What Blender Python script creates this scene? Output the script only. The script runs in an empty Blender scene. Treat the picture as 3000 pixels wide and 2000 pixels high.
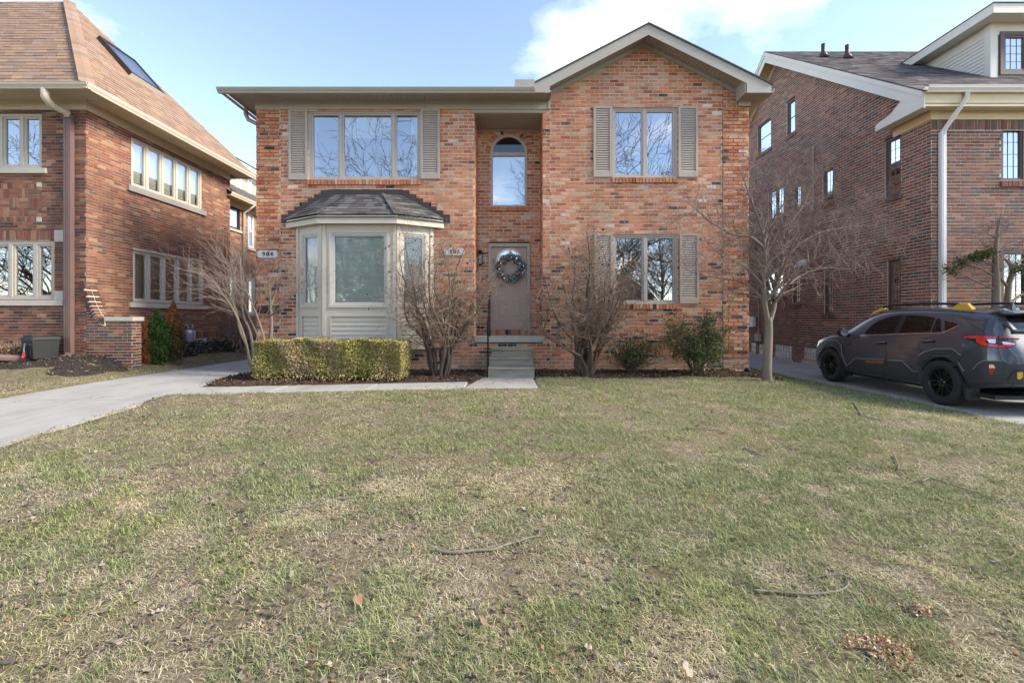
import bpy, bmesh, math, random
import numpy as np
from mathutils import Vector, Matrix

R = math.radians
scene = bpy.context.scene
COL = scene.collection
random.seed(7)

# ------------------------------------------------------------------ camera
F, HZ, CX, CAMZ = 1300.0, 935.0, 1500.0, 1.2      # photograph: focal length in px, horizon row, centre column, eye height
cam_d = bpy.data.cameras.new('camera')
cam = bpy.data.objects.new('camera', cam_d); COL.objects.link(cam)
cam.location = (0, 0, CAMZ); cam.rotation_euler = (R(90), 0, 0)
cam_d.sensor_width = 36; cam_d.lens = 36 * F / 3000
cam_d.shift_y = -(1000 - HZ) / 3000
cam_d.clip_start = 0.05; cam_d.clip_end = 3000
scene.camera = cam

# ------------------------------------------------------------------ sky, sun, exposure
SUN_EL, SUN_AZ = 33.0, 100.0          # degrees; azimuth measured from the view axis (+Y) towards +X
world = bpy.data.worlds.new('World'); scene.world = world; world.use_nodes = True
wt = world.node_tree; wt.nodes.clear()
def wn(t, **kw):
    n = wt.nodes.new(t)
    for k, v in kw.items(): setattr(n, k, v)
    return n
w_out = wn('ShaderNodeOutputWorld'); w_bg = wn('ShaderNodeBackground')
sky = wn('ShaderNodeTexSky', sky_type='NISHITA', sun_disc=False)
sky.sun_elevation = R(SUN_EL); sky.sun_rotation = R(SUN_AZ)
sky.air_density = 1.0; sky.dust_density = 0.1; sky.ozone_density = 2.0; sky.altitude = 1500
w_tc = wn('ShaderNodeTexCoord'); w_sep = wn('ShaderNodeSeparateXYZ')
wt.links.new(w_tc.outputs['Generated'], w_sep.inputs[0])
def wmath(op, a, b=None, clamp=False):
    n = wn('ShaderNodeMath', operation=op, use_clamp=clamp)
    for i, v in enumerate((a, b)):
        if v is None: continue
        if isinstance(v, (int, float)): n.inputs[i].default_value = v
        else: wt.links.new(v, n.inputs[i])
    return n.outputs[0]
zz = wmath('MAXIMUM', w_sep.outputs[2], 0.03)
zz = wmath('ADD', zz, 0.12)
cu = wmath('DIVIDE', w_sep.outputs[0], zz); cv = wmath('DIVIDE', w_sep.outputs[1], zz)
w_cmb = wn('ShaderNodeCombineXYZ')
wt.links.new(cu, w_cmb.inputs[0]); wt.links.new(cv, w_cmb.inputs[1])
w_map = wn('ShaderNodeMapping'); wt.links.new(w_cmb.outputs[0], w_map.inputs[0])
w_map.inputs['Location'].default_value = (0.25, 3.75, 0.0)
n1 = wn('ShaderNodeTexNoise'); n1.inputs['Scale'].default_value = 1.15; n1.inputs['Detail'].default_value = 9; n1.inputs['Roughness'].default_value = 0.56
n2 = wn('ShaderNodeTexNoise'); n2.inputs['Scale'].default_value = 0.5; n2.inputs['Detail'].default_value = 2
for n in (n1, n2): wt.links.new(w_map.outputs[0], n.inputs['Vector'])
cl = wmath('ADD', wmath('MULTIPLY', n1.outputs[0], 0.72), wmath('MULTIPLY', n2.outputs[0], 0.42))
w_r = wn('ShaderNodeValToRGB'); wt.links.new(cl, w_r.inputs[0])
w_r.color_ramp.elements[0].position = 0.59; w_r.color_ramp.elements[0].color = (0, 0, 0, 1)
w_r.color_ramp.elements[1].position = 0.735; w_r.color_ramp.elements[1].color = (1, 1, 1, 1)
e = w_r.color_ramp.elements.new(0.645); e.color = (0.16, 0.16, 0.16, 1)
w_tint = wn('ShaderNodeMix', data_type='RGBA', blend_type='MULTIPLY'); w_tint.inputs[0].default_value = 1.0
wt.links.new(sky.outputs[0], w_tint.inputs[6]); w_tint.inputs[7].default_value = (1.20, 1.02, 0.90, 1)
w_mix = wn('ShaderNodeMix', data_type='RGBA')
wt.links.new(w_r.outputs[0], w_mix.inputs[0]); wt.links.new(w_tint.outputs[2], w_mix.inputs[6])
w_mix.inputs[7].default_value = (8.6, 8.2, 7.8, 1)
wt.links.new(w_mix.outputs[2], w_bg.inputs[0]); w_bg.inputs[1].default_value = 0.13
wt.links.new(w_bg.outputs[0], w_out.inputs[0])

sd = bpy.data.lights.new('sun', 'SUN'); sd.energy = 2.3; sd.angle = R(20.0); sd.color = (1.0, 0.9, 0.76)
sun = bpy.data.objects.new('sun', sd); COL.objects.link(sun); sun.location = (20, 20, 30)
to_sun = Vector((math.sin(R(SUN_AZ)) * math.cos(R(SUN_EL)), math.cos(R(SUN_AZ)) * math.cos(R(SUN_EL)), math.sin(R(SUN_EL))))
sun.rotation_euler = to_sun.to_track_quat('Z', 'Y').to_euler()

vs = scene.view_settings
vs.view_transform = 'Standard'; vs.look = 'None'; vs.gamma = 1.0; vs.use_curve_mapping = False
vs.exposure = 1.92
scene.render.engine = 'CYCLES'
scene.cycles.max_bounces = 5; scene.cycles.diffuse_bounces = 3; scene.cycles.transparent_max_bounces = 10
scene.cycles.use_denoising = True

# ------------------------------------------------------------------ helpers
def PXX(px, Y): return (px - CX) * Y / F                  # a pixel column at depth Y -> X
def PZZ(py, Y): return CAMZ + (HZ - py) * Y / F           # a pixel row at depth Y -> Z
def sstep(t):
    t = min(1.0, max(0.0, t)); return t * t * (3 - 2 * t)

WM = {}
def put(o, parent=None):
    COL.objects.link(o)
    if parent is not None:
        o.parent = parent
        o.matrix_parent_inverse = WM.get(parent.name, Matrix.Identity(4)).inverted()
    return o
def tag(o, label=None, cat=None, group=None, kind=None):
    if label: o['label'] = label
    if cat: o['category'] = cat
    if group: o['group'] = group
    if kind: o['kind'] = kind
    return o
def thing(name, loc, label, cat, group=None):
    o = bpy.data.objects.new(name, None); o.location = loc; o.empty_display_size = 0.2
    COL.objects.link(o); WM[o.name] = Matrix.Translation(loc)
    return tag(o, label, cat, group)

class MB:
    """Collects shapes; fr = (origin, U, N) makes the shape's x,y,z mean along U, outward along N, up."""
    def __init__(s, fr=None): s.v = []; s.f = []; s.c = []; s.fr = fr
    def tr(s, p):
        if s.fr is None: return tuple(p)
        O, U, N = s.fr
        return (O[0] + U[0]*p[0] + N[0]*p[1], O[1] + U[1]*p[0] + N[1]*p[1], O[2] + U[2]*p[0] + N[2]*p[1] + p[2])
    def add(s, vs_, fs, c=None):
        b = len(s.v); s.v += [s.tr(p) for p in vs_]; s.f += [tuple(b + i for i in f) for f in fs]
        s.c += [c] * len(fs); return s
    def box(s, x0, x1, y0, y1, z0, z1, c=None):
        return s.add([(x0,y0,z0),(x1,y0,z0),(x1,y1,z0),(x0,y1,z0),(x0,y0,z1),(x1,y0,z1),(x1,y1,z1),(x0,y1,z1)],
              [(0,3,2,1),(4,5,6,7),(0,1,5,4),(1,2,6,5),(2,3,7,6),(3,0,4,7)], c)
    def hexa(s, p, c=None): return s.add(p, [(0,3,2,1),(4,5,6,7),(0,1,5,4),(1,2,6,5),(2,3,7,6),(3,0,4,7)], c)
    def quad(s, a, b, c_, d, c=None): return s.add([a,b,c_,d], [(0,1,2,3)], c)
    def prism(s, poly, axis, a0, a1, c=None):
        """poly: 2D points; axis 'x' -> (y,z) poly, 'y' -> (x,z) poly, 'z' -> (x,y) poly"""
        def P(q, a): return {'x': (a, q[0], q[1]), 'y': (q[0], a, q[1]), 'z': (q[0], q[1], a)}[axis]
        n = len(poly); vs_ = [P(q, a0) for q in poly] + [P(q, a1) for q in poly]
        fs = [tuple(range(n)), tuple(range(2*n-1, n-1, -1))] + [(i, (i+1) % n, n+(i+1) % n, n+i) for i in range(n)]
        return s.add(vs_, fs, c)
    def tube(s, pts, rad, n=6, caps=True, c=None, sq=None):
        pts = [Vector(p) for p in pts]; m = len(pts)
        if not hasattr(rad, '__len__'): rad = [rad] * m
        vs_ = []; fs = []
        up = None
        for i, p in enumerate(pts):
            t = (pts[min(i+1, m-1)] - pts[max(i-1, 0)])
            t = t.normalized() if t.length > 1e-9 else Vector((0,0,1))
            if up is None: up = t.orthogonal().normalized() if sq is None else Vector(sq)
            a = (up - t * up.dot(t))
            a = a.normalized() if a.length > 1e-6 else t.orthogonal().normalized()
            b = t.cross(a); up = a
            for k in range(n):
                an = 2*math.pi*(k + (0.5 if sq is not None else 0))/n
                vs_.append(p + (a*math.cos(an) + b*math.sin(an))*rad[i])
            if i:
                o = (i-1)*n
                fs += [(o+k, o+(k+1) % n, o+n+(k+1) % n, o+n+k) for k in range(n)]
        if caps: fs += [tuple(range(n-1, -1, -1)), tuple(range((m-1)*n, m*n))]
        return s.add(vs_, fs, c)
    def lathe(s, prof, n, center, axis='z', c=None, caps=True):
        """prof: [(r, h)]"""
        vs_ = []; fs = []
        for i, (r, h) in enumerate(prof):
            for k in range(n):
                an = 2*math.pi*k/n; q = (r*math.cos(an), r*math.sin(an), h)
                if axis == 'x': q = (q[2], q[0], q[1])
                if axis == 'y': q = (q[0], q[2], q[1])
                vs_.append((center[0]+q[0], center[1]+q[1], center[2]+q[2]))
            if i:
                o = (i-1)*n; fs += [(o+k, o+(k+1) % n, o+n+(k+1) % n, o+n+k) for k in range(n)]
        if caps: fs += [tuple(range(n-1, -1, -1)), tuple(range((len(prof)-1)*n, len(prof)*n))]
        return s.add(vs_, fs, c)
    def build(s, name, mat, parent=None, smooth=False, kind=None, fix=False):
        me = bpy.data.meshes.new(name); me.from_pydata(s.v, [], s.f)
        if any(c is not None for c in s.c):
            at = me.attributes.new('bcol', 'FLOAT_COLOR', 'FACE')
            arr = np.ones((len(s.f), 4), np.float32)
            for i, c in enumerate(s.c):
                if c is not None: arr[i, :3] = c
            at.data.foreach_set('color', arr.ravel())
        if fix:
            bm = bmesh.new(); bm.from_mesh(me); bmesh.ops.recalc_face_normals(bm, faces=bm.faces); bm.to_mesh(me); bm.free()
        if smooth: me.shade_smooth()
        if mat: me.materials.append(mat)
        o = bpy.data.objects.new(name, me); put(o, parent)
        if kind: o['kind'] = kind
        return o

def mesh_np(name, verts, faces_n, mat, parent=None, col=None, kind=None, smooth=False):
    """verts (n,3) array; faces_n (m,k) array of equal-sided faces; col (m,3) per-face colours"""
    me = bpy.data.meshes.new(name)
    V = np.asarray(verts, np.float32); Fc = np.asarray(faces_n, np.int32); m, k = Fc.shape
    me.vertices.add(len(V)); me.vertices.foreach_set('co', V.ravel())
    me.loops.add(m*k); me.loops.foreach_set('vertex_index', Fc.ravel())
    me.polygons.add(m); me.polygons.foreach_set('loop_start', np.arange(0, m*k, k, dtype=np.int32))
    if col is not None:
        at = me.attributes.new('bcol', 'FLOAT_COLOR', 'FACE')
        a = np.ones((m, 4), np.float32); a[:, :3] = col; at.data.foreach_set('color', a.ravel())
    me.update(calc_edges=True)
    if smooth: me.shade_smooth()
    me.materials.append(mat)
    o = bpy.data.objects.new(name, me); put(o, parent)
    if kind: o['kind'] = kind
    return o

# ------------------------------------------------------------------ materials
MATS = {}
def newmat(name):
    m = bpy.data.materials.new(name); m.use_nodes = True
    t = m.node_tree; b = t.nodes['Principled BSDF']
    return m, t, b
def nd(t, ty, **kw):
    n = t.nodes.new(ty)
    for k, v in kw.items():
        if k in n.inputs: n.inputs[k].default_value = v
        else: setattr(n, k, v)
    return n
def world_pos(t, scale=(1, 1, 1)):
    g = nd(t, 'ShaderNodeNewGeometry'); mp = nd(t, 'ShaderNodeMapping'); mp.inputs['Scale'].default_value = scale
    t.links.new(g.outputs['Position'], mp.inputs[0]); return mp.outputs[0]
def mixc(t, fac, a, b, mode='MIX'):
    n = nd(t, 'ShaderNodeMix', data_type='RGBA', blend_type=mode)
    for i, v in ((0, fac), (6, a), (7, b)):
        if hasattr(v, 'is_output'): t.links.new(v, n.inputs[i])
        elif i == 0: n.inputs[0].default_value = v
        else: n.inputs[i].default_value = tuple(v[:3]) + (1,)
    return n.outputs[2]
def ramp(t, src, stops):
    n = nd(t, 'ShaderNodeValToRGB'); t.links.new(src, n.inputs[0]); cr = n.color_ramp
    while len(cr.elements) < len(stops): cr.elements.new(0.5)
    for e_, (p, c) in zip(cr.elements, stops):
        e_.position = p; e_.color = (c, c, c, 1) if not hasattr(c, '__len__') else tuple(c[:3]) + (1,)
    return n.outputs[0]
def noise(t, vec, scale, detail=3, rough=0.55):
    n = nd(t, 'ShaderNodeTexNoise'); n.inputs['Scale'].default_value = scale; n.inputs['Detail'].default_value = detail
    n.inputs['Roughness'].default_value = rough; t.links.new(vec, n.inputs['Vector']); return n.outputs[0]
def bumpn(t, b, src, strength, dist=0.01):
    n = nd(t, 'ShaderNodeBump'); n.inputs['Strength'].default_value = strength; n.inputs['Distance'].default_value = dist
    t.links.new(src, n.inputs['Height']); t.links.new(n.outputs[0], b.inputs['Normal'])
def mat(name, col, rough=0.6, var=0.12, scale=3.0, bump=0.15, bscale=40, bdist=0.004, metal=0.0, spec=0.4, coat=0.0, dirt=0.25, dcol=None, stretch=(1,1,1)):
    """painted or natural surface: base colour with soft mottling, grime and fine relief"""
    if name in MATS: return MATS[name]
    m, t, b = newmat(name); p = world_pos(t, stretch)
    lo = tuple(c*(1-var) for c in col); hi = tuple(min(1, c*(1+var)) for c in col)
    c = mixc(t, noise(t, p, scale, 4), lo, hi)
    if dirt:
        d = ramp(t, noise(t, p, scale*0.55+0.3, 6, 0.7), [(0.45, 0.0), (0.75, 1.0)])
        mm = nd(t, 'ShaderNodeMath', operation='MULTIPLY'); t.links.new(d, mm.inputs[0]); mm.inputs[1].default_value = dirt
        c = mixc(t, mm.outputs[0], c, dcol or tuple(x*0.55 for x in col))
    t.links.new(c, b.inputs['Base Color'])
    b.inputs['Roughness'].default_value = rough; b.inputs['Metallic'].default_value = metal
    b.inputs['Specular IOR Level'].default_value = spec; b.inputs['Coat Weight'].default_value = coat
    if bump: bumpn(t, b, noise(t, p, bscale, 3), bump, bdist)
    MATS[name] = m; return m
def attr_mat(name, rough=0.85, var=0.25, scale=30, bump=0.4, bscale=90, bdist=0.004, spec=0.25, speck=None, trans=0.0, big=0.0):
    """per-piece colour (attribute bcol) with grain on top"""
    m, t, b = newmat(name); p = world_pos(t)
    a = nd(t, 'ShaderNodeAttribute', attribute_name='bcol')
    n_ = noise(t, p, scale, 4, 0.65)
    g = mixc(t, n_, (1-var,)*3, (1+var,)*3)
    c = mixc(t, 1.0, a.outputs['Color'], g, 'MULTIPLY')
    if big:      # damp and weather patches, streaked downwards
        bn = ramp(t, noise(t, world_pos(t, (1, 1, 0.4)), 1.1, 6, 0.68), [(0.32, 1-big), (0.5, 1.0), (0.7, 1+big*0.8)])
        c = mixc(t, 1.0, c, bn, 'MULTIPLY')
    if speck:
        s_ = ramp(t, noise(t, p, speck[1], 5, 0.75), [(speck[2], 0.0), (speck[2]+0.1, 1.0)])
        mm = nd(t, 'ShaderNodeMath', operation='MULTIPLY'); t.links.new(s_, mm.inputs[0]); mm.inputs[1].default_value = speck[3]
        c = mixc(t, mm.outputs[0], c, speck[0])
    t.links.new(c, b.inputs['Base Color']); b.inputs['Roughness'].default_value = rough; b.inputs['Specular IOR Level'].default_value = spec
    if bump: bumpn(t, b, noise(t, p, bscale, 3), bump, bdist)
    if trans:
        tl = nd(t, 'ShaderNodeBsdfTranslucent'); t.links.new(c, tl.inputs[0]); ms = nd(t, 'ShaderNodeMixShader'); ms.inputs[0].default_value = trans
        t.links.new(b.outputs[0], ms.inputs[1]); t.links.new(tl.outputs[0], ms.inputs[2]); t.links.new(ms.outputs[0], t.nodes['Material Output'].inputs[0])
    MATS[name] = m; return m
def glass_mat(name, tint=(0.8, 0.85, 0.85), base=0.30, rough=0.0, bump=0.02):
    m, t, b = newmat(name); t.nodes.remove(b)
    g = nd(t, 'ShaderNodeBsdfGlossy'); g.inputs['Roughness'].default_value = rough; g.inputs['Color'].default_value = (0.95, 0.97, 1, 1)
    tr = nd(t, 'ShaderNodeBsdfTransparent'); tr.inputs['Color'].default_value = tint + (1,)
    fr = nd(t, 'ShaderNodeFresnel'); fr.inputs['IOR'].default_value = 1.5
    mr = nd(t, 'ShaderNodeMapRange'); mr.inputs['From Min'].default_value = 0.04; mr.inputs['To Min'].default_value = base; mr.inputs['To Max'].default_value = 1.0
    t.links.new(fr.outputs[0], mr.inputs['Value'])
    p = world_pos(t); bp = nd(t, 'ShaderNodeBump'); bp.inputs['Strength'].default_value = bump; bp.inputs['Distance'].default_value = 0.05
    t.links.new(noise(t, p, 1.6, 2), bp.inputs['Height']); t.links.new(bp.outputs[0], g.inputs['Normal'])
    ms = nd(t, 'ShaderNodeMixShader'); t.links.new(mr.outputs[0], ms.inputs[0]); t.links.new(tr.outputs[0], ms.inputs[1]); t.links.new(g.outputs[0], ms.inputs[2])
    t.links.new(ms.outputs[0], t.nodes['Material Output'].inputs[0]); MATS[name] = m; return m

m_brick = attr_mat('brick_reclaimed', 0.9, 0.28, 26, 0.5, 70, 0.006, 0.2, speck=((0.60, 0.50, 0.41), 10, 0.56, 0.45), big=0.28)
m_brick2 = attr_mat('brick_wirecut', 0.88, 0.22, 30, 0.4, 120, 0.003, 0.22, big=0.2)
m_shing = attr_mat('asphalt_shingle', 0.95, 0.3, 160, 0.5, 260, 0.003, 0.15)
m_leaf = attr_mat('leaf', 0.7, 0.25, 50, 0.0, 1, 0, 0.25, trans=0.25)
m_dleaf = attr_mat('dry_leaf', 0.85, 0.3, 60, 0.3, 90, 0.002, 0.15)
m_mortar = mat('mortar_grey', (0.58, 0.49, 0.39), 0.95, 0.18, 6, 0.5, 90, 0.004, spec=0.1, dirt=0.4)
m_mortar_l = mat('mortar_tan', (0.46, 0.35, 0.245), 0.95, 0.18, 6, 0.4, 90, 0.004, spec=0.1, dirt=0.4)
m_mortar_r = mat('mortar_cream', (0.70, 0.58, 0.45), 0.95, 0.14, 6, 0.4, 90, 0.004, spec=0.1, dirt=0.3)
m_trim = mat('taupe_trim', (0.37, 0.335, 0.28), 0.5, 0.06, 1.5, 0.05, 60, dirt=0.18)
m_soffit = mat('taupe_soffit', (0.33, 0.29, 0.245), 0.6, 0.06, 2, 0.05, 60, dirt=0.15)
m_shut = mat('taupe_shutter', (0.39, 0.325, 0.27), 0.5, 0.07, 2.5, 0.05, 80, dirt=0.2)
m_door = mat('taupe_door', (0.42, 0.325, 0.265), 0.45, 0.05, 1.5, 0.03, 80, dirt=0.12)
m_bay = mat('grey_bay_paint', (0.52, 0.47, 0.385), 0.5, 0.06, 1.5, 0.05, 60, dirt=0.18)
m_wframe = mat('taupe_window_frame', (0.43, 0.38, 0.335), 0.45, 0.06, 2, 0.03, 60, dirt=0.12)
m_wframe2 = mat('grey_window_frame', (0.50, 0.49, 0.46), 0.45, 0.06, 2, 0.03, 60, dirt=0.12)
m_flash = mat('brown_flashing', (0.055, 0.04, 0.038), 0.5, 0.2, 5, 0.1, 30, metal=0.3, dirt=0.3)
m_conc = mat('old_concrete', (0.30, 0.29, 0.26), 0.9, 0.14, 1.6, 0.35, 120, 0.003, spec=0.2, dirt=0.5, dcol=(0.16, 0.15, 0.13))
m_stone = mat('limestone', (0.52, 0.47, 0.39), 0.85, 0.1, 3, 0.25, 90, 0.003, spec=0.2, dirt=0.35)
m_black = mat('black_iron', (0.012, 0.012, 0.014), 0.45, 0.2, 8, 0.2, 60, metal=0.4, dirt=0.0)
m_blackp = mat('black_plastic', (0.014, 0.015, 0.017), 0.65, 0.15, 8, 0.1, 90, dirt=0.2, dcol=(0.03, 0.03, 0.03))
m_metal = mat('satin_nickel', (0.62, 0.60, 0.56), 0.25, 0.05, 5, 0.0, metal=1.0, dirt=0)
m_white = mat('white_vinyl', (0.72, 0.71, 0.68), 0.5, 0.05, 3, 0.03, 60, dirt=0.15)
m_cream = mat('cream_aluminium', (0.55, 0.47, 0.355), 0.45, 0.06, 2, 0.04, 50, dirt=0.2)
m_creamw = mat('offwhite_aluminium', (0.66, 0.62, 0.53), 0.45, 0.05, 2, 0.04, 50, dirt=0.2)
m_yell = mat('butter_soffit', (0.62, 0.50, 0.30), 0.55, 0.06, 2, 0.04, 50, dirt=0.15)
m_dspout = mat('brown_downspout', (0.15, 0.095, 0.085), 0.4, 0.1, 4, 0.08, 20, dirt=0.3)
m_glass = glass_mat('window_glass', base=0.42)
m_glass_s = glass_mat('side_window_glass', base=0.28)
m_glass_d = glass_mat('bay_window_glass', (0.93, 0.97, 0.95), base=0.09)
m_blind = mat('blind_slat', (0.86, 0.90, 0.82), 0.5, 0.04, 2, 0, dirt=0.0)
m_curt = mat('curtain', (0.5, 0.46, 0.40), 0.9, 0.1, 3, 0, dirt=0.0)
m_shade = mat('roller_shade', (0.72, 0.70, 0.64), 0.9, 0.04, 3, 0, dirt=0.0)
m_room = mat('room_plaster', (0.30, 0.28, 0.25), 0.95, 0.05, 1, 0, dirt=0.0)
m_dark = mat('dark_interior', (0.03, 0.03, 0.03), 0.95, 0.05, 1, 0, dirt=0.0)

# ------------------------------------------------------------------ many-piece surfaces (bricks, shingles)
def emit(pieces, name, parent, material, n_ind=300, score=None, rest_name=None):
    """pieces: [(verts, faces, colour, centre)]; the n_ind best-scored become parts of their own, the others one joined part"""
    idx = list(range(len(pieces)))
    if score and n_ind:
        sc = [score(pieces[i][3]) for i in idx]
        pick = set(sorted([i for i in idx if sc[i] > -1e8], key=lambda i: -sc[i])[:n_ind])
    else: pick = set()
    rest = MB()
    for i, (vs_, fs, c, ce) in enumerate(pieces):
        if i in pick:
            o = Vector(ce); mb = MB(); mb.add([tuple(Vector(v) - o) for v in vs_], fs, c)
            ob = mb.build(name, material, parent); ob.location = o
        else: rest.add(vs_, fs, c)
    if rest.f: return rest.build(rest_name or name + '_field', material, parent, kind='stuff')

def pix(p):
    if p[1] < 0.2: return (-9999, -9999)
    return (CX + F*p[0]/p[1], HZ - F*(p[2]-CAMZ)/p[1])

def brickwork(fr, ulo, uhi, z0, z1, L, H, j, pal, rng, openings=(), clip=None, proud=0.006, jit=0.0025, shift=0.0, full=None, grow=0.0):
    """running bond in the frame fr; openings: f(zmid)->(a,b) or rects (u0,u1,z0,z1); pal(u,z,rng)->colour. Returns pieces and mortar strips."""
    out = []; mort = MB(fr); tr = MB(fr).tr
    nc = int(math.ceil((z1 - z0)/H - 1e-6))
    for k in range(nc):
        a = z0 + k*H; b = min(a + H, z1); zm = (a+b)/2
        lo, hi = (ulo, uhi) if clip is None else clip(zm, ulo, uhi)
        if hi - lo < 0.03: continue
        cuts = []
        for op in openings:
            if callable(op): q = op(zm)
            else: q = (op[0], op[1]) if op[2] < zm < op[3] else None
            if q: cuts.append(q)
        segs = [(lo, hi)]
        for (c0, c1) in cuts:
            ns = []
            for (s0, s1) in segs:
                if c1 <= s0 or c0 >= s1: ns.append((s0, s1)); continue
                if c0 > s0: ns.append((s0, c0))
                if c1 < s1: ns.append((c1, s1))
            segs = ns
        for (s0, s1) in segs:
            if s1 - s0 < 0.01: continue
            mort.quad((s0, 0, a), (s1, 0, a), (s1, 0, b), (s0, 0, b))
            off = (0.5*L if k % 2 else 0.0) + shift + rng.uniform(-0.01, 0.01)
            u = math.floor((s0 - off)/L)*L + off
            wob = rng.uniform(-0.001, 0.001)
            while u < s1 - 0.01:
                p0 = max(u + j/2, s0 + (j/2 if u < s0 else 0)); p1 = min(u + L - j/2, s1 - (j/2 if u + L > s1 else 0))
                if u <= s0: p0 = max(u + j/2, s0)
                if u + L >= s1: p1 = min(u + L - j/2, s1)
                uu = u; u += L
                if p1 - p0 < 0.02: continue
                q0 = a + j/2 + wob; q1 = b - j/2 + wob
                d = proud + rng.uniform(-0.3, 0.5)*jit*2
                J = lambda: rng.uniform(-jit, jit)
                vs_ = [(p0, 0, q0), (p1, 0, q0), (p1, 0, q1), (p0, 0, q1),
                       (p0+J(), d+J(), q0+J()), (p1+J(), d+J(), q0+J()), (p1+J(), d+J(), q1+J()), (p0+J(), d+J(), q1+J())]
                c = pal((p0+p1)/2, zm, rng)
                out.append(([tr(v) for v in vs_], [(4,5,6,7), (0,1,5,4), (1,2,6,5), (2,3,7,6), (3,0,4,7)], c, tr(((p0+p1)/2, d, zm)) if p1-p0 > 0.8*(L-j) else (0, -999, 0)))
    return out, mort

def upright_row(fr, u0, u1, z0, z1, w, j, pal, rng, proud, base=0.0):
    """soldier or rowlock course"""
    out = []; tr = MB(fr).tr; n = max(1, round((u1-u0)/w)); w = (u1-u0)/n
    for i in range(n):
        a = u0 + i*w + j/2; b = a + w - j; d = proud + rng.uniform(-0.004, 0.004); J = lambda: rng.uniform(-0.003, 0.003)
        vs_ = [(a, base, z0), (b, base, z0), (b, base, z1), (a, base, z1), (a+J(), d, z0+J()), (b+J(), d, z0+J()), (b+J(), d, z1+J()), (a+J(), d, z1+J())]
        out.append(([tr(v) for v in vs_], [(4,5,6,7), (0,1,5,4), (1,2,6,5), (2,3,7,6), (3,0,4,7)], pal((a+b)/2, z0, rng), (0, -999, 0)))
    return out

def palette(cols, jitter=0.12):
    ws = [c[0] for c in cols]
    def f(u, z, rng):
        c = rng.choices(cols, ws)[0][1]; k = 1 + rng.uniform(-jitter, jitter); h = rng.uniform(-0.06, 0.06)
        return (c[0]*k*(1+h*0.4), c[1]*k*(1-h*0.3), c[2]*k*(1-h))
    return f
def brick_score(p):
    if p[1] < 0: return -1e9
    x, y = pix(p)
    if not (5 < x < 2995 and 5 < y < 1150): return -1e9
    return -p[1] - 0.0004*math.hypot(x-1900, y-420)


def window(parent, fr, u0, u1, z0, z1, splits, fm, gm, rec=0.06, fw=0.05, sw=0.035, grids=None, name='window', inset=0.0):
    """frame with casement sashes between splits (fractions); returns the frame object"""
    mb = MB(fr)
    mb.box(u0, u1, -rec-0.05, -rec+0.03, z1-fw, z1); mb.box(u0, u1, -rec-0.05, -rec+0.03, z0, z0+fw)
    mb.box(u0, u0+fw, -rec-0.05, -rec+0.03, z0+fw, z1-fw); mb.box(u1-fw, u1, -rec-0.05, -rec+0.03, z0+fw, z1-fw)
    cuts = [u0+fw] + [u0 + (u1-u0)*s_ for s_ in splits] + [u1-fw]
    for c in cuts[1:-1]: mb.box(c-fw*0.55, c+fw*0.55, -rec-0.05, -rec+0.032, z0+fw, z1-fw)
    w = mb.build(name, fm, parent)
    for i in range(len(cuts)-1):
        a = cuts[i] + (fw*0.55 if i else 0) + 0.002; b = cuts[i+1] - (fw*0.55 if i < len(cuts)-2 else 0) - 0.002
        q0 = z0+fw+0.002; q1 = z1-fw-0.002
        sb = MB(fr)
        sb.box(a, b, -rec-0.035, -rec+0.012, q1-sw, q1); sb.box(a, b, -rec-0.035, -rec+0.012, q0, q0+sw)
        sb.box(a, a+sw, -rec-0.035, -rec+0.012, q0+sw, q1-sw); sb.box(b-sw, b, -rec-0.035, -rec+0.012, q0+sw, q1-sw)
        if grids:
            nx, nz, gw = grids
            for k in range(1, nx): c = a+sw+(b-a-2*sw)*k/nx; sb.box(c-gw/2, c+gw/2, -rec-0.028, -rec-0.012, q0+sw, q1-sw)
            for k in range(1, nz): c = q0+sw+(q1-q0-2*sw)*k/nz; sb.box(a+sw, b-sw, -rec-0.027, -rec-0.013, c-gw/2, c+gw/2)
        sb.build('sash', fm, w)
        pb = MB(fr); pb.quad((a+sw, -rec-0.020, q0+sw), (b-sw, -rec-0.020, q0+sw), (b-sw, -rec-0.020, q1-sw), (a+sw, -rec-0.020, q1-sw))
        pb.build('pane', gm, w)
    return w
def reveal(mb, u0, u1, z0, z1, d):
    """inner returns of a wall opening"""
    mb.quad((u0, 0, z0), (u0, -d, z0), (u0, -d, z1), (u0, 0, z1)); mb.quad((u1, -d, z0), (u1, 0, z0), (u1, 0, z1), (u1, -d, z1))
    mb.quad((u0, -d, z1), (u1, -d, z1), (u1, 0, z1), (u0, 0, z1)); mb.quad((u0, 0, z0), (u1, 0, z0), (u1, -d, z0), (u0, -d, z0))
def curtain(parent, fr, u0, u1, z0, z1, n, waves, m, amp=0.02, name='curtain'):
    mb = MB(fr); k = max(8, waves*6)
    vs_ = []; 
    for i in range(k+1):
        u = u0 + (u1-u0)*i/k; y = n + amp*math.sin(i/k*waves*2*math.pi)
        vs_ += [(u, y, z0), (u, y, z1)]
    mb.add(vs_, [(2*i, 2*i+2, 2*i+3, 2*i+1) for i in range(k)])
    return mb.build(name, m, parent, smooth=True)

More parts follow.
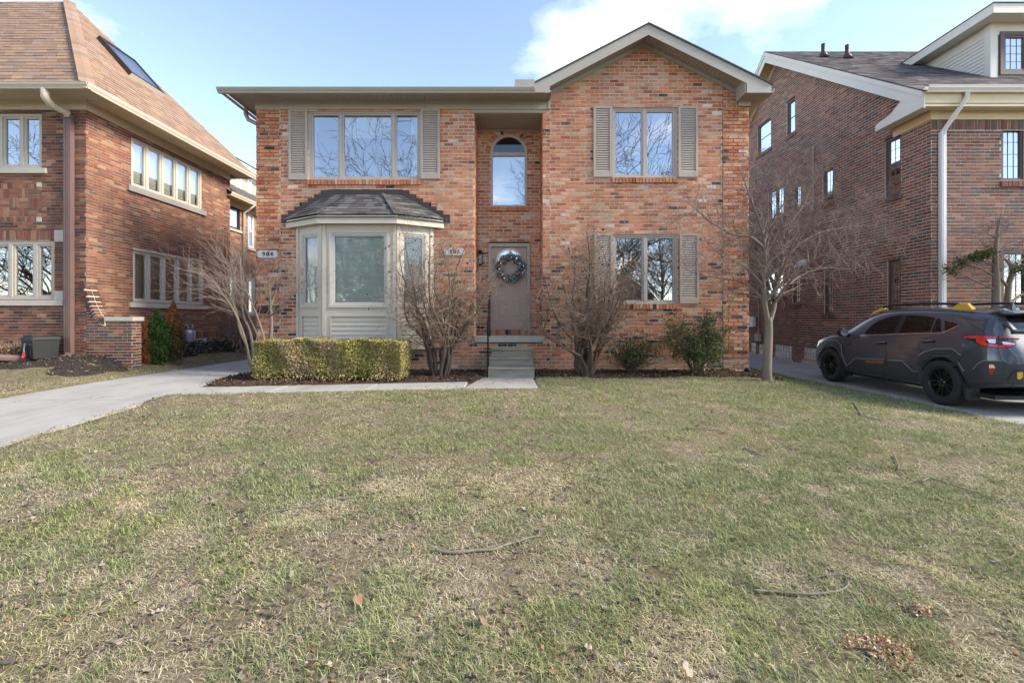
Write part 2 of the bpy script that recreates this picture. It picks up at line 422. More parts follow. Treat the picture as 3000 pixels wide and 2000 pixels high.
def text_mesh(parent, name, txt, size, m_, spacing=1.0, extrude=0.003, shear=0.0, offset=0.003):
    cu_ = bpy.data.curves.new(name, 'FONT'); cu_.body = txt; cu_.size = size; cu_.align_x = 'CENTER'; cu_.align_y = 'CENTER'
    cu_.extrude = extrude; cu_.space_character = spacing; cu_.offset = offset; cu_.shear = shear
    tmp = bpy.data.objects.new('tmp_text', cu_); COL.objects.link(tmp); bpy.context.view_layer.update()
    me = bpy.data.meshes.new_from_object(tmp.evaluated_get(bpy.context.evaluated_depsgraph_get()))
    bpy.data.objects.remove(tmp); bpy.data.curves.remove(cu_); me.materials.clear(); me.materials.append(m_); me.name = name
    return put(bpy.data.objects.new(name, me), parent)
# ================================================================== the ground
def lawn_z(Y): return -0.30*sstep((9.0-Y)/9.0)
def drive_r_edge(): return 6.62
def drive_l_right(Y):
    return float(np.interp(Y, [-6, 4.75, 8.6, 9.3], [-5.3, -5.5, -5.7, -5.82]))
DRL = -8.15
def walk_z(X): return 0.002 - 0.022*sstep((-X-1.0)/4.0)
def G(X, Y):
    z = lawn_z(Y)
    if X < DRL: z += 0.36*sstep((DRL-X)/1.25)*sstep((Y-8.2)/1.5)
    if X > 4.8 and z > -0.16: z += (-0.16-z)*sstep((X-4.8)/1.7)
    z += 0.012*math.sin(X*1.7+0.6)*math.sin(Y*1.3+1.1)*(1 if Y < 8.5 else 0.3)
    return z
def in_drive_l(X, Y): return DRL < X < drive_l_right(Y) and Y < 26
def in_drive_r(X, Y): return 6.62 < X < 9.2 and Y < 26
WALK = [(-5.62, 7.28), (-5.62, 8.0), (-0.86, 8.52), (-0.86, 7.78)]      # narrow walk
def walk_front(X): return 7.28 + (X+5.62)*(0.50/4.76)
def walk_back(X): return 8.0 + (X+5.62)*(0.52/4.76)
def in_walk(X, Y):
    if -5.75 < X <= -0.78 and walk_front(X) < Y < walk_back(X): return True
    return -0.78 < X < 0.47 and 7.80 < Y < 9.3
def in_bed(X, Y):
    if -5.85 < X < -0.60 and walk_back(X) <= Y < 10.3 and X > -5.55 - 0.25*(Y-8.0): return True
    return 0.35 < X < 5.55 and Y > 9.12 + 0.10*math.sin(X*2.1) + 0.07*math.sin(X*5.3+1) and Y < 10.3
def in_soil_l(X, Y):      # soil and ivy bed round the left house
    if X > -8.42 or Y > 16: return False
    if X < -9.3: return Y > 9.05 + 0.2*math.sin(X*1.3) 
    return Y > 8.75 and X < -8.55 - 0.10*math.sin(Y*1.7) if Y < 10 else X < -8.78 + 0.06*math.sin(Y*2.3)
def GB(X, Y):
    """ground sheet: sinks a little under the paving"""
    z = G(X, Y)
    if in_drive_l(X, Y): return lawn_z(Y) - 0.12
    if in_drive_r(X, Y): return min(-0.26, z-0.1)
    if in_walk(X, Y): return z-0.06
    return z
def ray_ground(px, py):
    Y = 5.0
    for _ in range(40):
        z = G((px-CX)*Y/F, Y); Y = 0.5*Y + 0.5*max(0.5, min(40, (CAMZ-z)*F/max(1.0, (py-HZ))))
    X = (px-CX)*Y/F
    return Vector((X, Y, G(X, Y)))

m, t, b = newmat('lawn_soil'); p = world_pos(t)
c = mixc(t, ramp(t, noise(t, p, 1.1, 5, 0.65), [(0.38, 0.0), (0.62, 1.0)]), (0.155, 0.12, 0.08), (0.10, 0.105, 0.045))
c = mixc(t, ramp(t, noise(t, p, 38, 5, 0.75), [(0.42, 0.0), (0.72, 0.9)]), c, (0.32, 0.26, 0.17))
c = mixc(t, ramp(t, noise(t, p, 9, 4, 0.7), [(0.52, 0.0), (0.68, 0.65)]), c, (0.06, 0.045, 0.032))
t.links.new(c, b.inputs['Base Color']); b.inputs['Roughness'].default_value = 1.0; b.inputs['Specular IOR Level'].default_value = 0.1
bumpn(t, b, noise(t, p, 45, 5, 0.7), 0.8, 0.02); m_lawn = m
m, t, b = newmat('bark_mulch'); p = world_pos(t)
c = mixc(t, ramp(t, noise(t, p, 55, 5, 0.7), [(0.35, 0.0), (0.7, 1.0)]), (0.035, 0.022, 0.015), (0.13, 0.085, 0.06))
t.links.new(c, b.inputs['Base Color']); b.inputs['Roughness'].default_value = 1.0; b.inputs['Specular IOR Level'].default_value = 0.1
bumpn(t, b, noise(t, p, 60, 5, 0.7), 1.0, 0.03); m_mulch = m
m, t, b = newmat('drive_concrete'); p = world_pos(t); ps = world_pos(t, (1.6, 0.35, 1))
c = mixc(t, noise(t, p, 1.3, 6, 0.65), (0.30, 0.285, 0.26), (0.42, 0.41, 0.385))
c = mixc(t, ramp(t, noise(t, ps, 1.5, 6, 0.7), [(0.5, 0.0), (0.72, 0.55)]), c, (0.20, 0.19, 0.175))
c = mixc(t, ramp(t, noise(t, p, 110, 3, 0.6), [(0.3, 0.0), (0.8, 0.35)]), c, (0.22, 0.21, 0.19))
c = mixc(t, ramp(t, noise(t, p, 0.45, 5, 0.75), [(0.5, 0.0), (0.66, 0.5)]), c, (0.24, 0.215, 0.18))
vo = nd(t, 'ShaderNodeTexVoronoi', feature='DISTANCE_TO_EDGE'); vo.inputs['Scale'].default_value = 0.33; pw = nd(t, 'ShaderNodeVectorMath', operation='ADD'); nz = nd(t, 'ShaderNodeTexNoise'); nz.inputs['Scale'].default_value = 2.5; nz.inputs['Detail'].default_value = 6
t.links.new(p, nz.inputs['Vector']); t.links.new(p, pw.inputs[0]); t.links.new(nz.outputs['Color'], pw.inputs[1]); t.links.new(pw.outputs[0], vo.inputs['Vector'])
c = mixc(t, ramp(t, vo.outputs['Distance'], [(0.0, 0.75), (0.006, 0.0)]), c, (0.09, 0.08, 0.07))
t.links.new(c, b.inputs['Base Color']); b.inputs['Roughness'].default_value = 0.9; b.inputs['Specular IOR Level'].default_value = 0.2
bumpn(t, b, noise(t, p, 140, 4, 0.6), 0.35, 0.004); m_drive = m
m, t, b = newmat('asphalt'); p = world_pos(t)
c = mixc(t, noise(t, p, 3, 5, 0.7), (0.045, 0.045, 0.045), (0.075, 0.072, 0.07)); t.links.new(c, b.inputs['Base Color']); b.inputs['Roughness'].default_value = 0.9
bumpn(t, b, noise(t, p, 150, 3), 0.5, 0.005); m_asph = m

xs = np.concatenate([[-600, -250, -100, -50, -30, -22], np.arange(-17, 17.01, 0.2), [22, 30, 50, 100, 250, 600]])
ys = np.concatenate([[-600, -250, -100, -50, -25, -14, -9, -6, -4], np.arange(-2, 17.01, 0.2), np.arange(18, 27, 1.0), [32, 45, 80, 200, 600]])
V = np.array([(x, y, GB(x, y)) for y in ys for x in xs]); nx = len(xs)
Fq = np.array([(j*nx+i, j*nx+i+1, (j+1)*nx+i+1, (j+1)*nx+i) for j in range(len(ys)-1) for i in range(nx-1)])
ground = mesh_np('ground', V, Fq, m_lawn, smooth=True); tag(ground, 'patchy winter lawn and soil running out to the horizon', 'ground', kind='structure')

def slab(mb, pts, ztop, th=0.10, ch=0.012):
    """slab from plan quad (ccw) with slightly eased edges; ztop a function"""
    cx_ = sum(p[0] for p in pts)/4; cy_ = sum(p[1] for p in pts)/4
    ins = [(p[0]+(cx_-p[0])*ch/max(0.2, abs(cx_-p[0])), p[1]+(cy_-p[1])*ch/max(0.2, abs(cy_-p[1]))) for p in pts]
    vs_ = [(p[0], p[1], ztop(*p)-th) for p in pts] + [(p[0], p[1], ztop(*p)-ch) for p in pts] + [(p[0], p[1], ztop(*p)) for p in ins]
    mb.add(vs_, [(0,1,5,4), (1,2,6,5), (2,3,7,6), (3,0,4,7), (4,5,9,8), (5,6,10,9), (6,7,11,10), (7,4,8,11), (8,9,10,11)])
# left driveway: concrete slabs with tooled joints
def drive_slabs(name, label, rows, left, right, zt):
    base = MB()
    for a, b_ in zip(rows[:-1], rows[1:]):
        base.quad((left(a)+0.02, a, zt(0, a)-0.05), (right(a)-0.02, a, zt(0, a)-0.05), (right(b_)-0.02, b_, zt(0, b_)-0.05), (left(b_)+0.02, b_, zt(0, b_)-0.05))
    d = base.build(name, m_conc); tag(d, label, 'driveway', kind='structure')
    for a, b_ in zip(rows[:-1], rows[1:]):
        n = 6; mb = MB()
        ya = np.linspace(a+0.006, b_-0.006, n+1)
        top = []; 
        vs_ = []; fs = []
        for k, y in enumerate(ya): vs_ += [(left(y), y, zt(0, y)-0.1), (left(y)+0.01, y, zt(0, y)), (right(y)-0.01, y, zt(0, y)), (right(y), y, zt(0, y)-0.1)]
        for k in range(n):
            o = 4*k; fs += [(o, o+4, o+5, o+1)[::-1], (o+1, o+2, o+6, o+5), (o+2, o+3, o+7, o+6)]
        fs += [(0, 1, 2, 3)[::-1], (4*n, 4*n+1, 4*n+2, 4*n+3)]
        mb.add(vs_, fs); mb.build('concrete_slab', m_drive, d)
drive_slabs('driveway', 'pale concrete driveway beside the left house', [-6, -3, 0.0, 2.2, 4.6, 7.0, 8.95, 12.0, 15.0, 18, 22, 26], lambda y: DRL, drive_l_right, lambda x, y: lawn_z(y) - 0.03)
drive_slabs('driveway', 'shaded concrete driveway under the dark car', [-6, -3, 0, 2.5, 5.4, 8.4, 11.4, 14.4, 18, 22, 26], lambda y: 6.62, lambda y: 9.18, lambda x, y: -0.17 if y > 4 else -0.17-0.12*sstep((4-y)/5))
# front walk
w_ = bpy.data.objects.new('front_walk', None); w_.location = (-3, 8, 0); COL.objects.link(w_); WM[w_.name] = Matrix.Translation((-3, 8, 0)); tag(w_, 'narrow concrete walk from driveway to front steps', 'path', kind='structure')
wx = [-5.68, -4.1, -2.5, -0.85]
for a, b_ in zip(wx[:-1], wx[1:]):
    mb = MB(); slab(mb, [(a+0.006, walk_front(a)), (b_-0.006, walk_front(b_)), (b_-0.006, walk_back(b_)), (a+0.006, walk_back(a))], lambda x, y: walk_z(x)); mb.build('concrete_slab', m_drive, w_)
mb = MB(); slab(mb, [(-0.83, 7.80), (0.46, 7.83), (0.43, 9.2), (-0.62, 9.2)], lambda x, y: 0.0); mb.build('concrete_slab', m_drive, w_)
# mulch beds as low mounds with a ragged edge
def bed(name, label, test, x0, x1, y0, y1, h, step=0.08, m_=None, seed=1, rough=0.025):
    rng = np.random.default_rng(seed); nx_ = int((x1-x0)/step)+1; ny_ = int((y1-y0)/step)+1
    idx = -np.ones((ny_, nx_), int); vs_ = []; fs = []
    ins = np.zeros((ny_, nx_), bool)
    for j_ in range(ny_):
        for i_ in range(nx_): ins[j_, i_] = test(x0+i_*step, y0+j_*step)
    for j_ in range(ny_):
        for i_ in range(nx_):
            nb = ins[max(0, j_-1):j_+2, max(0, i_-1):i_+2]
            if not nb.any(): continue
            x = x0+i_*step; y = y0+j_*step
            k = nb.mean(); z = G(x, y) + (h*min(1, k*1.1) if k > 0.5 else -0.03) + rng.normal()*rough*k
            idx[j_, i_] = len(vs_); vs_.append((x, y, z))
    for j_ in range(ny_-1):
        for i_ in range(nx_-1):
            q = (idx[j_, i_], idx[j_, i_+1], idx[j_+1, i_+1], idx[j_+1, i_])
            if min(q) >= 0: fs.append(q)
    o = mesh_np(name, np.array(vs_), np.array(fs), m_ or m_mulch, smooth=True); tag(o, label, 'mulch', kind='structure'); return o
bed('mulch_bed', 'dark bark mulch under the clipped hedge and bay', lambda x, y: in_bed(x, y) and x < 0, -6.2, -0.4, 7.7, 10.3, 0.03, seed=3)
bed('mulch_bed', 'dark mulch strip along the wall right of the steps', lambda x, y: in_bed(x, y) and x > 0, 0.2, 5.8, 8.7, 10.3, 0.03, seed=4)
bed('soil_bed', 'bare dark soil round the left house', in_soil_l, -14, -8.2, 8.4, 16.2, 0.02, step=0.1, seed=5, rough=0.012, m_=mat('dark_soil', (0.05, 0.041, 0.034), 1.0, 0.35, 14, 0.9, 55, 0.02, spec=0.1, dirt=0.5))
# street behind the camera
mb = MB(); mb.quad((-300, -17, -0.36), (300, -17, -0.36), (300, -8, -0.36), (-300, -8, -0.36)); st = mb.build('street', m_asph); tag(st, 'asphalt street behind the lawn', 'road', kind='structure')
for yy in (-17.2, -8.0):
    mb = MB(); mb.box(-300, 300, yy, yy+0.2, -0.5, -0.24); k_ = mb.build('kerb', m_conc); tag(k_, 'concrete kerb along the street', 'kerb', kind='structure')
mb = MB(); mb.box(-300, 300, -4.6, -3.2, -0.45, -0.29); k_ = mb.build('pavement', m_drive); tag(k_, 'concrete public pavement across the lawn', 'pavement', kind='structure')
# ================================================================== the main brick house
YF, YB = 10.2, 11.1
fx = lambda px: PXX(px, YF)
fz = lambda py: PZZ(py, YF)
bx_ = lambda px: PXX(px, YB)
bz_ = lambda py: PZZ(py, YB)
house = thing('brick_house', (0, YF, 0), 'two-storey orange brick duplex with front gable, grey bay and recessed entry', 'house')
rng = random.Random(11)
base_pal = [(26, (0.49, 0.19, 0.092)), (22, (0.42, 0.155, 0.083)), (19, (0.51, 0.265, 0.165)), (8, (0.48, 0.30, 0.18)), (9, (0.31, 0.10, 0.06)), (9, (0.43, 0.19, 0.10))]
pf0 = palette(base_pal)
def main_pal(u, z, r):
    q = r.random(); pd = 0.016 if z > 2.6 else (0.11 if z > 0.45 else 0.09)
    if q < pd: k = r.uniform(0.7, 1.5); return (0.07*k, 0.052*k, 0.05*k)
    if q < pd + (0.014 if z > 2.3 else 0.006): k = r.uniform(0.8, 1.1); return (0.58*k, 0.47*k, 0.39*k)
    c = pf0(u, z, r)
    if z < 0.32:
        w = 0.75 if u > 2.5 or u < -1.2 else 0.45
        w *= r.uniform(0.5, 1); g = (0.33, 0.26, 0.20); return tuple(a*(1-w)+b*w for a, b in zip(c, g))
    return c
FR = ((0, YF, 0), (1, 0, 0), (0, -1, 0))
FRB = ((0, YB, 0), (1, 0, 0), (0, -1, 0))
XL, XR = fx(752), fx(2193)
RX0, RX1 = fx(1389.5), fx(1590)
L_, H_, J_ = 0.224, 0.0808, 0.019
APX, APZ = 3.02, fz(140)
def gable_clip(z, lo, hi):
    ztop = APZ + 0.06
    h1 = (ztop - z)/0.50; 
    return max(lo, APX - h1), min(hi, APX + h1)
SLAB_Z = PZZ(984.6, YF)
W1 = (fx(904), fx(1232), fz(527), fz(324)); W2 = (fx(1794), fx(1984), fz(521), fz(314)); W3 = (fx(1796), fx(1985), fz(890), fz(686))
BAYO = (fx(876), fx(1263), 0.55, 3.9)
REC = (RX0, RX1, SLAB_Z-0.14, 9)
EAVE_Z = fz(318)
wall = bpy.data.objects.new('wall', None); wall.location = (0, YF, 0); put(wall, house); WM[wall.name] = Matrix.Translation((0, YF, 0))
wall.matrix_parent_inverse = Matrix.Translation((0, YF, 0)).inverted()
pieces = []; mort = MB()
def addwall(res):
    pieces.extend(res[0]); mort.v_ = None
    b0 = len(mort.v); mort.v += res[1].v; mort.f += [tuple(i+b0 for i in f) for f in res[1].f]; mort.c += res[1].c
QL, QR = fx(822), fx(2117)
def left_z(z, lo, hi): return (lo, hi) if z < EAVE_Z + 0.05 else (lo, lo)
addwall(brickwork(FR, QL+0.008, fx(1611), 0.0, EAVE_Z+0.06, L_, H_, J_, main_pal, rng, [W1, BAYO, REC]))
addwall(brickwork(FR, fx(1611), QR-0.008, 0.0, APZ+0.05, L_, H_, J_, main_pal, rng, [W2, W3], clip=gable_clip))
# corner piers: blocks of seven courses standing proud with a recessed course between them
def pier(u0, u1, ztop, clip=None):
    z = 0.0; k = 0
    while z < ztop - 0.03:
        n = 7 if k else 3
        h = min(n*H_, ztop - z)
        r_, m_ = brickwork(FR, u0, u1, z, z+h, L_, H_, J_, main_pal, rng, proud=0.026, clip=clip, shift=0.03+0.112*(k % 2))
        addwall((r_, m_)); z += h
        if z < ztop - 0.1:
            r_, m_ = brickwork(FR, u0+(0.012 if u0 < 0 else 0), u1-(0.012 if u0 > 0 else 0), z, z+H_, L_, H_, J_, main_pal, rng, proud=0.004, clip=clip); addwall((r_, m_)); z += H_
        k += 1
pier(XL, QL, EAVE_Z+0.05); pier(QR, XR, APZ, clip=gable_clip)
mort.add([(QL-0.012, YF-0.002, 0), (QL+0.012, YF-0.002, 0), (QL+0.012, YF-0.002, EAVE_Z), (QL-0.012, YF-0.002, EAVE_Z)], [(0, 1, 2, 3)])
# recess side walls and back wall
CEIL = PZZ(331, YF)
addwall(brickwork(((RX0, YF, 0), (0, 1, 0), (1, 0, 0)), 0.0, YB-YF, SLAB_Z, CEIL+0.1, L_, H_, J_, main_pal, rng))
addwall(brickwork(((RX1, YF, 0), (0, 1, 0), (-1, 0, 0)), 0.0, YB-YF, SLAB_Z, CEIL+0.1, L_, H_, J_, main_pal, rng))
AWx0, AWx1 = bx_(1437), bx_(1544); AWc = (AWx0+AWx1)/2; AWr = (AWx1-AWx0)/2; AWsp = bz_(447); AWb = bz_(607)
def arch_op(z):
    if AWb < z < AWsp: return (AWx0-0.005, AWx1+0.005)
    if AWsp <= z < AWsp + AWr + 0.13:
        h = math.sqrt(max(0, (AWr+0.13)**2 - (z-AWsp)**2)); return (AWc-h, AWc+h)
DOOR = (bx_(1431), bx_(1553), bz_(965.5), bz_(713))
addwall(brickwork(FRB, RX0, RX1, SLAB_Z-0.02, CEIL+0.15, L_, H_, J_, main_pal, rng, [arch_op, DOOR]))
# voussoirs round the arch
tr = MB(FRB).tr; nv = 19
for i in range(nv):
    a0 = math.pi*(i+0.07)/nv; a1 = math.pi*(i+0.93)/nv; r0, r1 = AWr+0.004, AWr+0.125
    q = [(AWc-r*math.cos(a), d, AWsp+r*math.sin(a)) for d in (0.0, 0.012) for (r, a) in ((r0, a0), (r1, a0), (r1, a1), (r0, a1))]
    pieces.append(([tr(v) for v in q], [(4,5,6,7), (0,1,5,4), (1,2,6,5), (2,3,7,6), (3,0,4,7)], main_pal(0, 5, rng), (0, -999, 0)))
mb_m = MB(FRB)
for i in range(nv):
    a0 = math.pi*i/nv; a1 = math.pi*(i+1)/nv
    mb_m.add([(AWc-r*math.cos(a), -0.001, AWsp+r*math.sin(a)) for (r, a) in ((AWr, a0), (AWr+0.17, a0), (AWr+0.17, a1), (AWr, a1))], [(0, 1, 2, 3)])
b0 = len(mort.v); mort.v += mb_m.v; mort.f += [tuple(i+b0 for i in f) for f in mb_m.f]; mort.c += mb_m.c
# rowlock sills, soldier heads
def rowlock(fr, u0, u1, ztop, h, proud): pieces.extend(upright_row(fr, u0, u1, ztop-h, ztop, 0.078, 0.012, main_pal, rng, proud))
rowlock(FR, W1[0]-0.02, W1[1]+0.01, W1[2]-0.004, 0.115, 0.045)
rowlock(FR, W2[0]-0.01, W2[1]+0.03, W2[2]-0.004, 0.115, 0.045)
rowlock(FR, W3[0]-0.01, W3[1]+0.03, W3[2]-0.004, 0.115, 0.045)
rowlock(FRB, bx_(1426), bx_(1549), AWb-0.003, 0.10, 0.05)
rowlock(FRB, bx_(1433), bx_(1556), DOOR[2]-0.003, 0.125, 0.05)
mo = mort
rv = MB(FR)
for W in (W1, W2, W3): reveal(rv, *W, 0.14)
reveal(rv, BAYO[0], BAYO[1], BAYO[2], BAYO[3], 0.12)
b0 = len(mo.v); mo.v += rv.v; mo.f += [tuple(i+b0 for i in f) for f in rv.f]; mo.c += rv.c
# plain side and back walls
YK = 21.5
mo.quad((XL, YF, 0), (XL, YK, 0), (XL, YK, EAVE_Z+0.1), (XL, YF, EAVE_Z+0.1)); mo.quad((XR, YF, 0), (XR, YK, 0), (XR, YK, EAVE_Z+0.1), (XR, YF, EAVE_Z+0.1)); mo.quad((XL, YK, 0), (XR, YK, 0), (XR, YK, EAVE_Z+0.1), (XL, YK, EAVE_Z+0.1))
mo.build('mortar_backing', m_mortar, wall)
emit(pieces, 'brick', wall, m_brick, 300, brick_score, 'brick_field')
# side walls clad with brick courses (seen only from beside)
for fr_ in (((XL, YF, 0), (0, 1, 0), (-1, 0, 0)), ((XR, YF, 0), (0, 1, 0), (1, 0, 0))):
    r_, _m = brickwork(fr_, 0, YK-YF, 0, EAVE_Z, L_, H_, J_, main_pal, rng); emit(r_, 'brick', wall, m_brick, 0, None, 'brick_field')

# ---- windows
def shade_panel(parent, fr, u0, u1, z0, z1, n, m_, name='roller_shade'):
    mb = MB(fr); mb.box(u0, u1, n-0.006, n, z0, z1); return mb.build(name, m_, parent)
def split_px(px, x0, x1): return (px-x0)/(x1-x0)
w = window(house, FR, *W1, [split_px(997, 904, 1232), split_px(1152, 904, 1232)], m_wframe, m_glass)
shade_panel(w, FR, fx(1003), fx(1147), fz(398), fz(330), -0.13, m_shade)
curtain(w, FR, fx(1200), fx(1226), fz(524), fz(330), -0.15, 3, m_shade)
curtain(w, FR, fx(910), fx(925), fz(524), fz(330), -0.15, 2, m_curt)
w = window(house, FR, *W2, [0.5], m_wframe, m_glass)
shade_panel(w, FR, W2[0]+0.05, W2[1]-0.05, W2[2]+0.05, W2[2]+0.42, -0.14, m_curt, 'cafe_curtain')
w = window(house, FR, *W3, [0.5], m_wframe, m_glass)
mb = MB(FR)
for k in range(36):
    z = W3[2]+0.06+k*0.03; mb.quad((W3[0]+0.06, -0.12, z), (W3[1]-0.06, -0.12, z), (W3[1]-0.06, -0.142, z+0.016), (W3[0]+0.06, -0.142, z+0.016))
mb.build('blind', m_curt, w, kind='stuff')
# arched stair window
mb = MB(FRB)
def arch_ring(mb, c, zs, r0, r1, y0, y1, n=24):
    for i in range(n):
        a0 = math.pi*i/n; a1 = math.pi*(i+1)/n
        P = [(c-r*math.cos(a), y, zs+r*math.sin(a)) for y in (y0, y1) for (r, a) in ((r0, a0), (r1, a0), (r1, a1), (r0, a1))]
        mb.hexa(P)
arch_ring(mb, AWc, AWsp, AWr-0.065, AWr, -0.06, 0.015)
mb.box(AWx0, AWx1, -0.06, 0.016, AWsp-0.085, AWsp); mb.box(AWx0, AWx0+0.06, -0.06, 0.015, AWb, AWsp-0.085); mb.box(AWx1-0.06, AWx1, -0.06, 0.015, AWb, AWsp-0.085); mb.box(AWx0+0.06, AWx1-0.06, -0.06, 0.015, AWb, AWb+0.05)
w = mb.build('window', m_wframe, house); w['label'] = 'tall arched stair window above the front door'
pb = MB(FRB); pb.quad((AWx0+0.06, -0.03, AWb+0.05), (AWx1-0.06, -0.03, AWb+0.05), (AWx1-0.06, -0.03, AWsp-0.085), (AWx0+0.06, -0.03, AWsp-0.085)); pb.build('pane', m_glass, w)
pb = MB(FRB); pb.add([(AWc-(AWr-0.065)*math.cos(math.pi*i/24), -0.03, AWsp+(AWr-0.065)*math.sin(math.pi*i/24)) for i in range(25)], [tuple(range(25))]); pb.build('pane', m_glass_d, w)
shade_panel(w, FRB, AWx0+0.06, AWx1-0.06, AWb+0.05, AWsp-0.09, -0.10, m_curt)

# ---- louvred shutters
def shutter(x0, x1, y0, y1):
    a, b_, z0, z1 = fx(x0), fx(x1), fz(y1), fz(y0); st_ = 0.052
    mb = MB(FR); n0, n1 = 0.008, 0.045
    mb.box(a, a+st_, n0, n1, z0, z1); mb.box(b_-st_, b_, n0, n1, z0, z1); mb.box(a+st_, b_-st_, n0, n1-0.002, z1-0.055, z1); mb.box(a+st_, b_-st_, n0, n1-0.002, z0, z0+0.13); mb.box(a+st_, b_-st_, n0, n0+0.004, z0+0.13, z1-0.055)
    s_ = mb.build('shutter', m_shut, house); n = 27; h = (z1-0.055-z0-0.13)/n
    me = None
    for k in range(n):
        z = z0+0.13+k*h
        if me is None:
            q = MB(); q.hexa([(0, -n0-0.030, 0.002), (b_-a-2*st_, -n0-0.030, 0.002), (b_-a-2*st_, -n0-0.022, -0.002), (0, -n0-0.022, -0.002),
                              (0, -n0-0.012, h*0.88), (b_-a-2*st_, -n0-0.012, h*0.88), (b_-a-2*st_, -n0-0.006, h*0.80), (0, -n0-0.006, h*0.80)])
            o = q.build('slat', m_shut, s_, fix=True); me = o.data
        else: o = bpy.data.objects.new('slat', me); put(o, s_)
        o.location = (a+st_, YF, z)
shutter(848, 902.5, 323, 528); shutter(1233, 1289, 320.5, 525.5); shutter(1738, 1792, 313, 520); shutter(1986, 2043, 313, 520); shutter(1741, 1794, 685, 889); shutter(1990, 2046, 685, 889)

# ---- entry: door, steps, slab
mb = MB(FRB); d0, d1, dz0, dz1 = DOOR; jb = 0.085
mb.box(d0, d0+jb, -0.04, 0.035, dz0, dz1); mb.box(d1-jb, d1, -0.04, 0.035, dz0, dz1); mb.box(d0+jb, d1-jb, -0.04, 0.034, dz1-0.085, dz1); mb.box(d0+0.01, d1-0.01, -0.04, 0.05, dz0, dz0+0.03)
door = mb.build('door', m_trim, house); door['label'] = 'taupe six-panel front door with half-round glass'
e0, e1, g0, g1 = d0+jb+0.003, d1-jb-0.003, dz0+0.034, dz1-0.088
mb = MB(FRB); gy = -0.03; cxd = (e0+e1)/2; wd = e1-e0; agz = g1-0.36; agr = 0.31
# leaf: face with recessed mouldings built from boxes, half-round light left open
mb.box(e0, e1, gy-0.03, gy, g0, agz)
def arch_face(mb, x0, x1, z0, z1, c, r, y, n=28):
    pts_o = []; pts_i = []
    for i in range(n+1):
        a = math.pi*i/n; pts_i.append((c-r*math.cos(a), z0+r*math.sin(a)))
        k = max(abs(math.cos(a))/((x1-x0)/2), math.sin(a)/(z1-z0)); pts_o.append((c-math.cos(a)/k, z0+math.sin(a)/k))
    for i in range(n): mb.quad((pts_o[i][0], y, pts_o[i][1]), (pts_i[i][0], y, pts_i[i][1]), (pts_i[i+1][0], y, pts_i[i+1][1]), (pts_o[i+1][0], y, pts_o[i+1][1]))
    mb.quad((x0, y, z1), (x0, y, z1-1e-4), (pts_o[0][0], y, z1-1e-4), (pts_o[0][0], y, z1))
arch_face(mb, e0, e1, agz, g1, cxd, agr, gy)
leaf = mb.build('door_leaf', m_door, door)
def panel(x0, x1, z0, z1):
    mb = MB(FRB); fw_ = 0.022
    for (a, b_, c_, d_) in ((x0, x1, z1-fw_, z1), (x0, x1, z0, z0+fw_), (x0, x0+fw_, z0+fw_, z1-fw_), (x1-fw_, x1, z0+fw_, z1-fw_)): mb.box(a, b_, gy, gy+0.008, c_, d_)
    mb.hexa([(x0+fw_+0.012, gy, z0+fw_+0.012), (x1-fw_-0.012, gy, z0+fw_+0.012), (x1-fw_-0.012, gy, z1-fw_-0.012), (x0+fw_+0.012, gy, z1-fw_-0.012),
             (x0+fw_+0.04, gy+0.007, z0+fw_+0.04), (x1-fw_-0.04, gy+0.007, z0+fw_+0.04), (x1-fw_-0.04, gy+0.007, z1-fw_-0.04), (x0+fw_+0.04, gy+0.007, z1-fw_-0.04)])
    mb.build('panel', m_door, door)
for s_ in (-1, 1):
    a = cxd + s_*0.07; b_ = cxd + s_*0.30
    panel(min(a, b_), max(a, b_), g0+0.26, g0+0.80); panel(min(a, b_), max(a, b_), g0+0.98, agz-0.08)
mb = MB(FRB); arch_ring(mb, cxd, agz, agr-0.025, agr+0.02, gy, gy+0.012); mb.box(cxd-agr-0.02, cxd+agr+0.02, gy, gy+0.012, agz-0.03, agz); mb.build('glass_trim', m_white, door)
pb = MB(FRB); pb.add([(cxd-agr*math.cos(math.pi*i/20), gy-0.01, agz+agr*math.sin(math.pi*i/20)) for i in range(21)], [tuple(range(21))]); pb.build('pane', m_glass, door)
mb = MB(FRB); mb.box(cxd-agr-0.05, cxd+agr+0.05, gy-0.09, gy-0.08, agz-0.05, agz+agr+0.05); mb.build('sheer', m_shade, door)
kx = e0+0.055
mb = MB(FRB); mb.lathe([(0.001, 0.0), (0.03, 0.0), (0.032, 0.008), (0.02, 0.018), (0.001, 0.018)], 14, (kx, gy, bz_(838)), 'y'); mb.build('deadbolt', m_metal, door, smooth=True)
mb = MB(FRB); mb.lathe([(0.001, 0.0), (0.034, 0.0), (0.034, 0.01), (0.014, 0.018), (0.012, 0.05), (0.001, 0.052)], 14, (kx, gy, bz_(853)), 'y'); mb.tube([(kx, gy+0.045, bz_(853)), (kx+0.05, gy+0.052, bz_(853)-0.002), (kx+0.11, gy+0.046, bz_(853)-0.006)], [0.011, 0.010, 0.008], 8); mb.build('handle', m_metal, door, smooth=True)
mb = MB(FRB); mb.box(e0+0.035, e0+0.05, gy, gy+0.012, g1-0.42, g1-0.30); mb.build('door_knocker_plate', m_flash, door)

sl = MB(); sx0, sx1 = fx(1390.5), fx(1597)
sl.box(sx0, RX0+0.001, YF-0.045, YF-0.012, SLAB_Z-0.135, SLAB_Z); sl.box(RX0+0.002, RX1-0.002, YF-0.045, YB+0.02, SLAB_Z-0.135, SLAB_Z); sl.box(RX1-0.001, sx1, YF-0.045, YF-0.012, SLAB_Z-0.135, SLAB_Z)
sl.build('threshold_slab', mat('slab_stone', (0.36, 0.37, 0.35), 0.8, 0.1, 3, 0.3, 90, dirt=0.35), house)
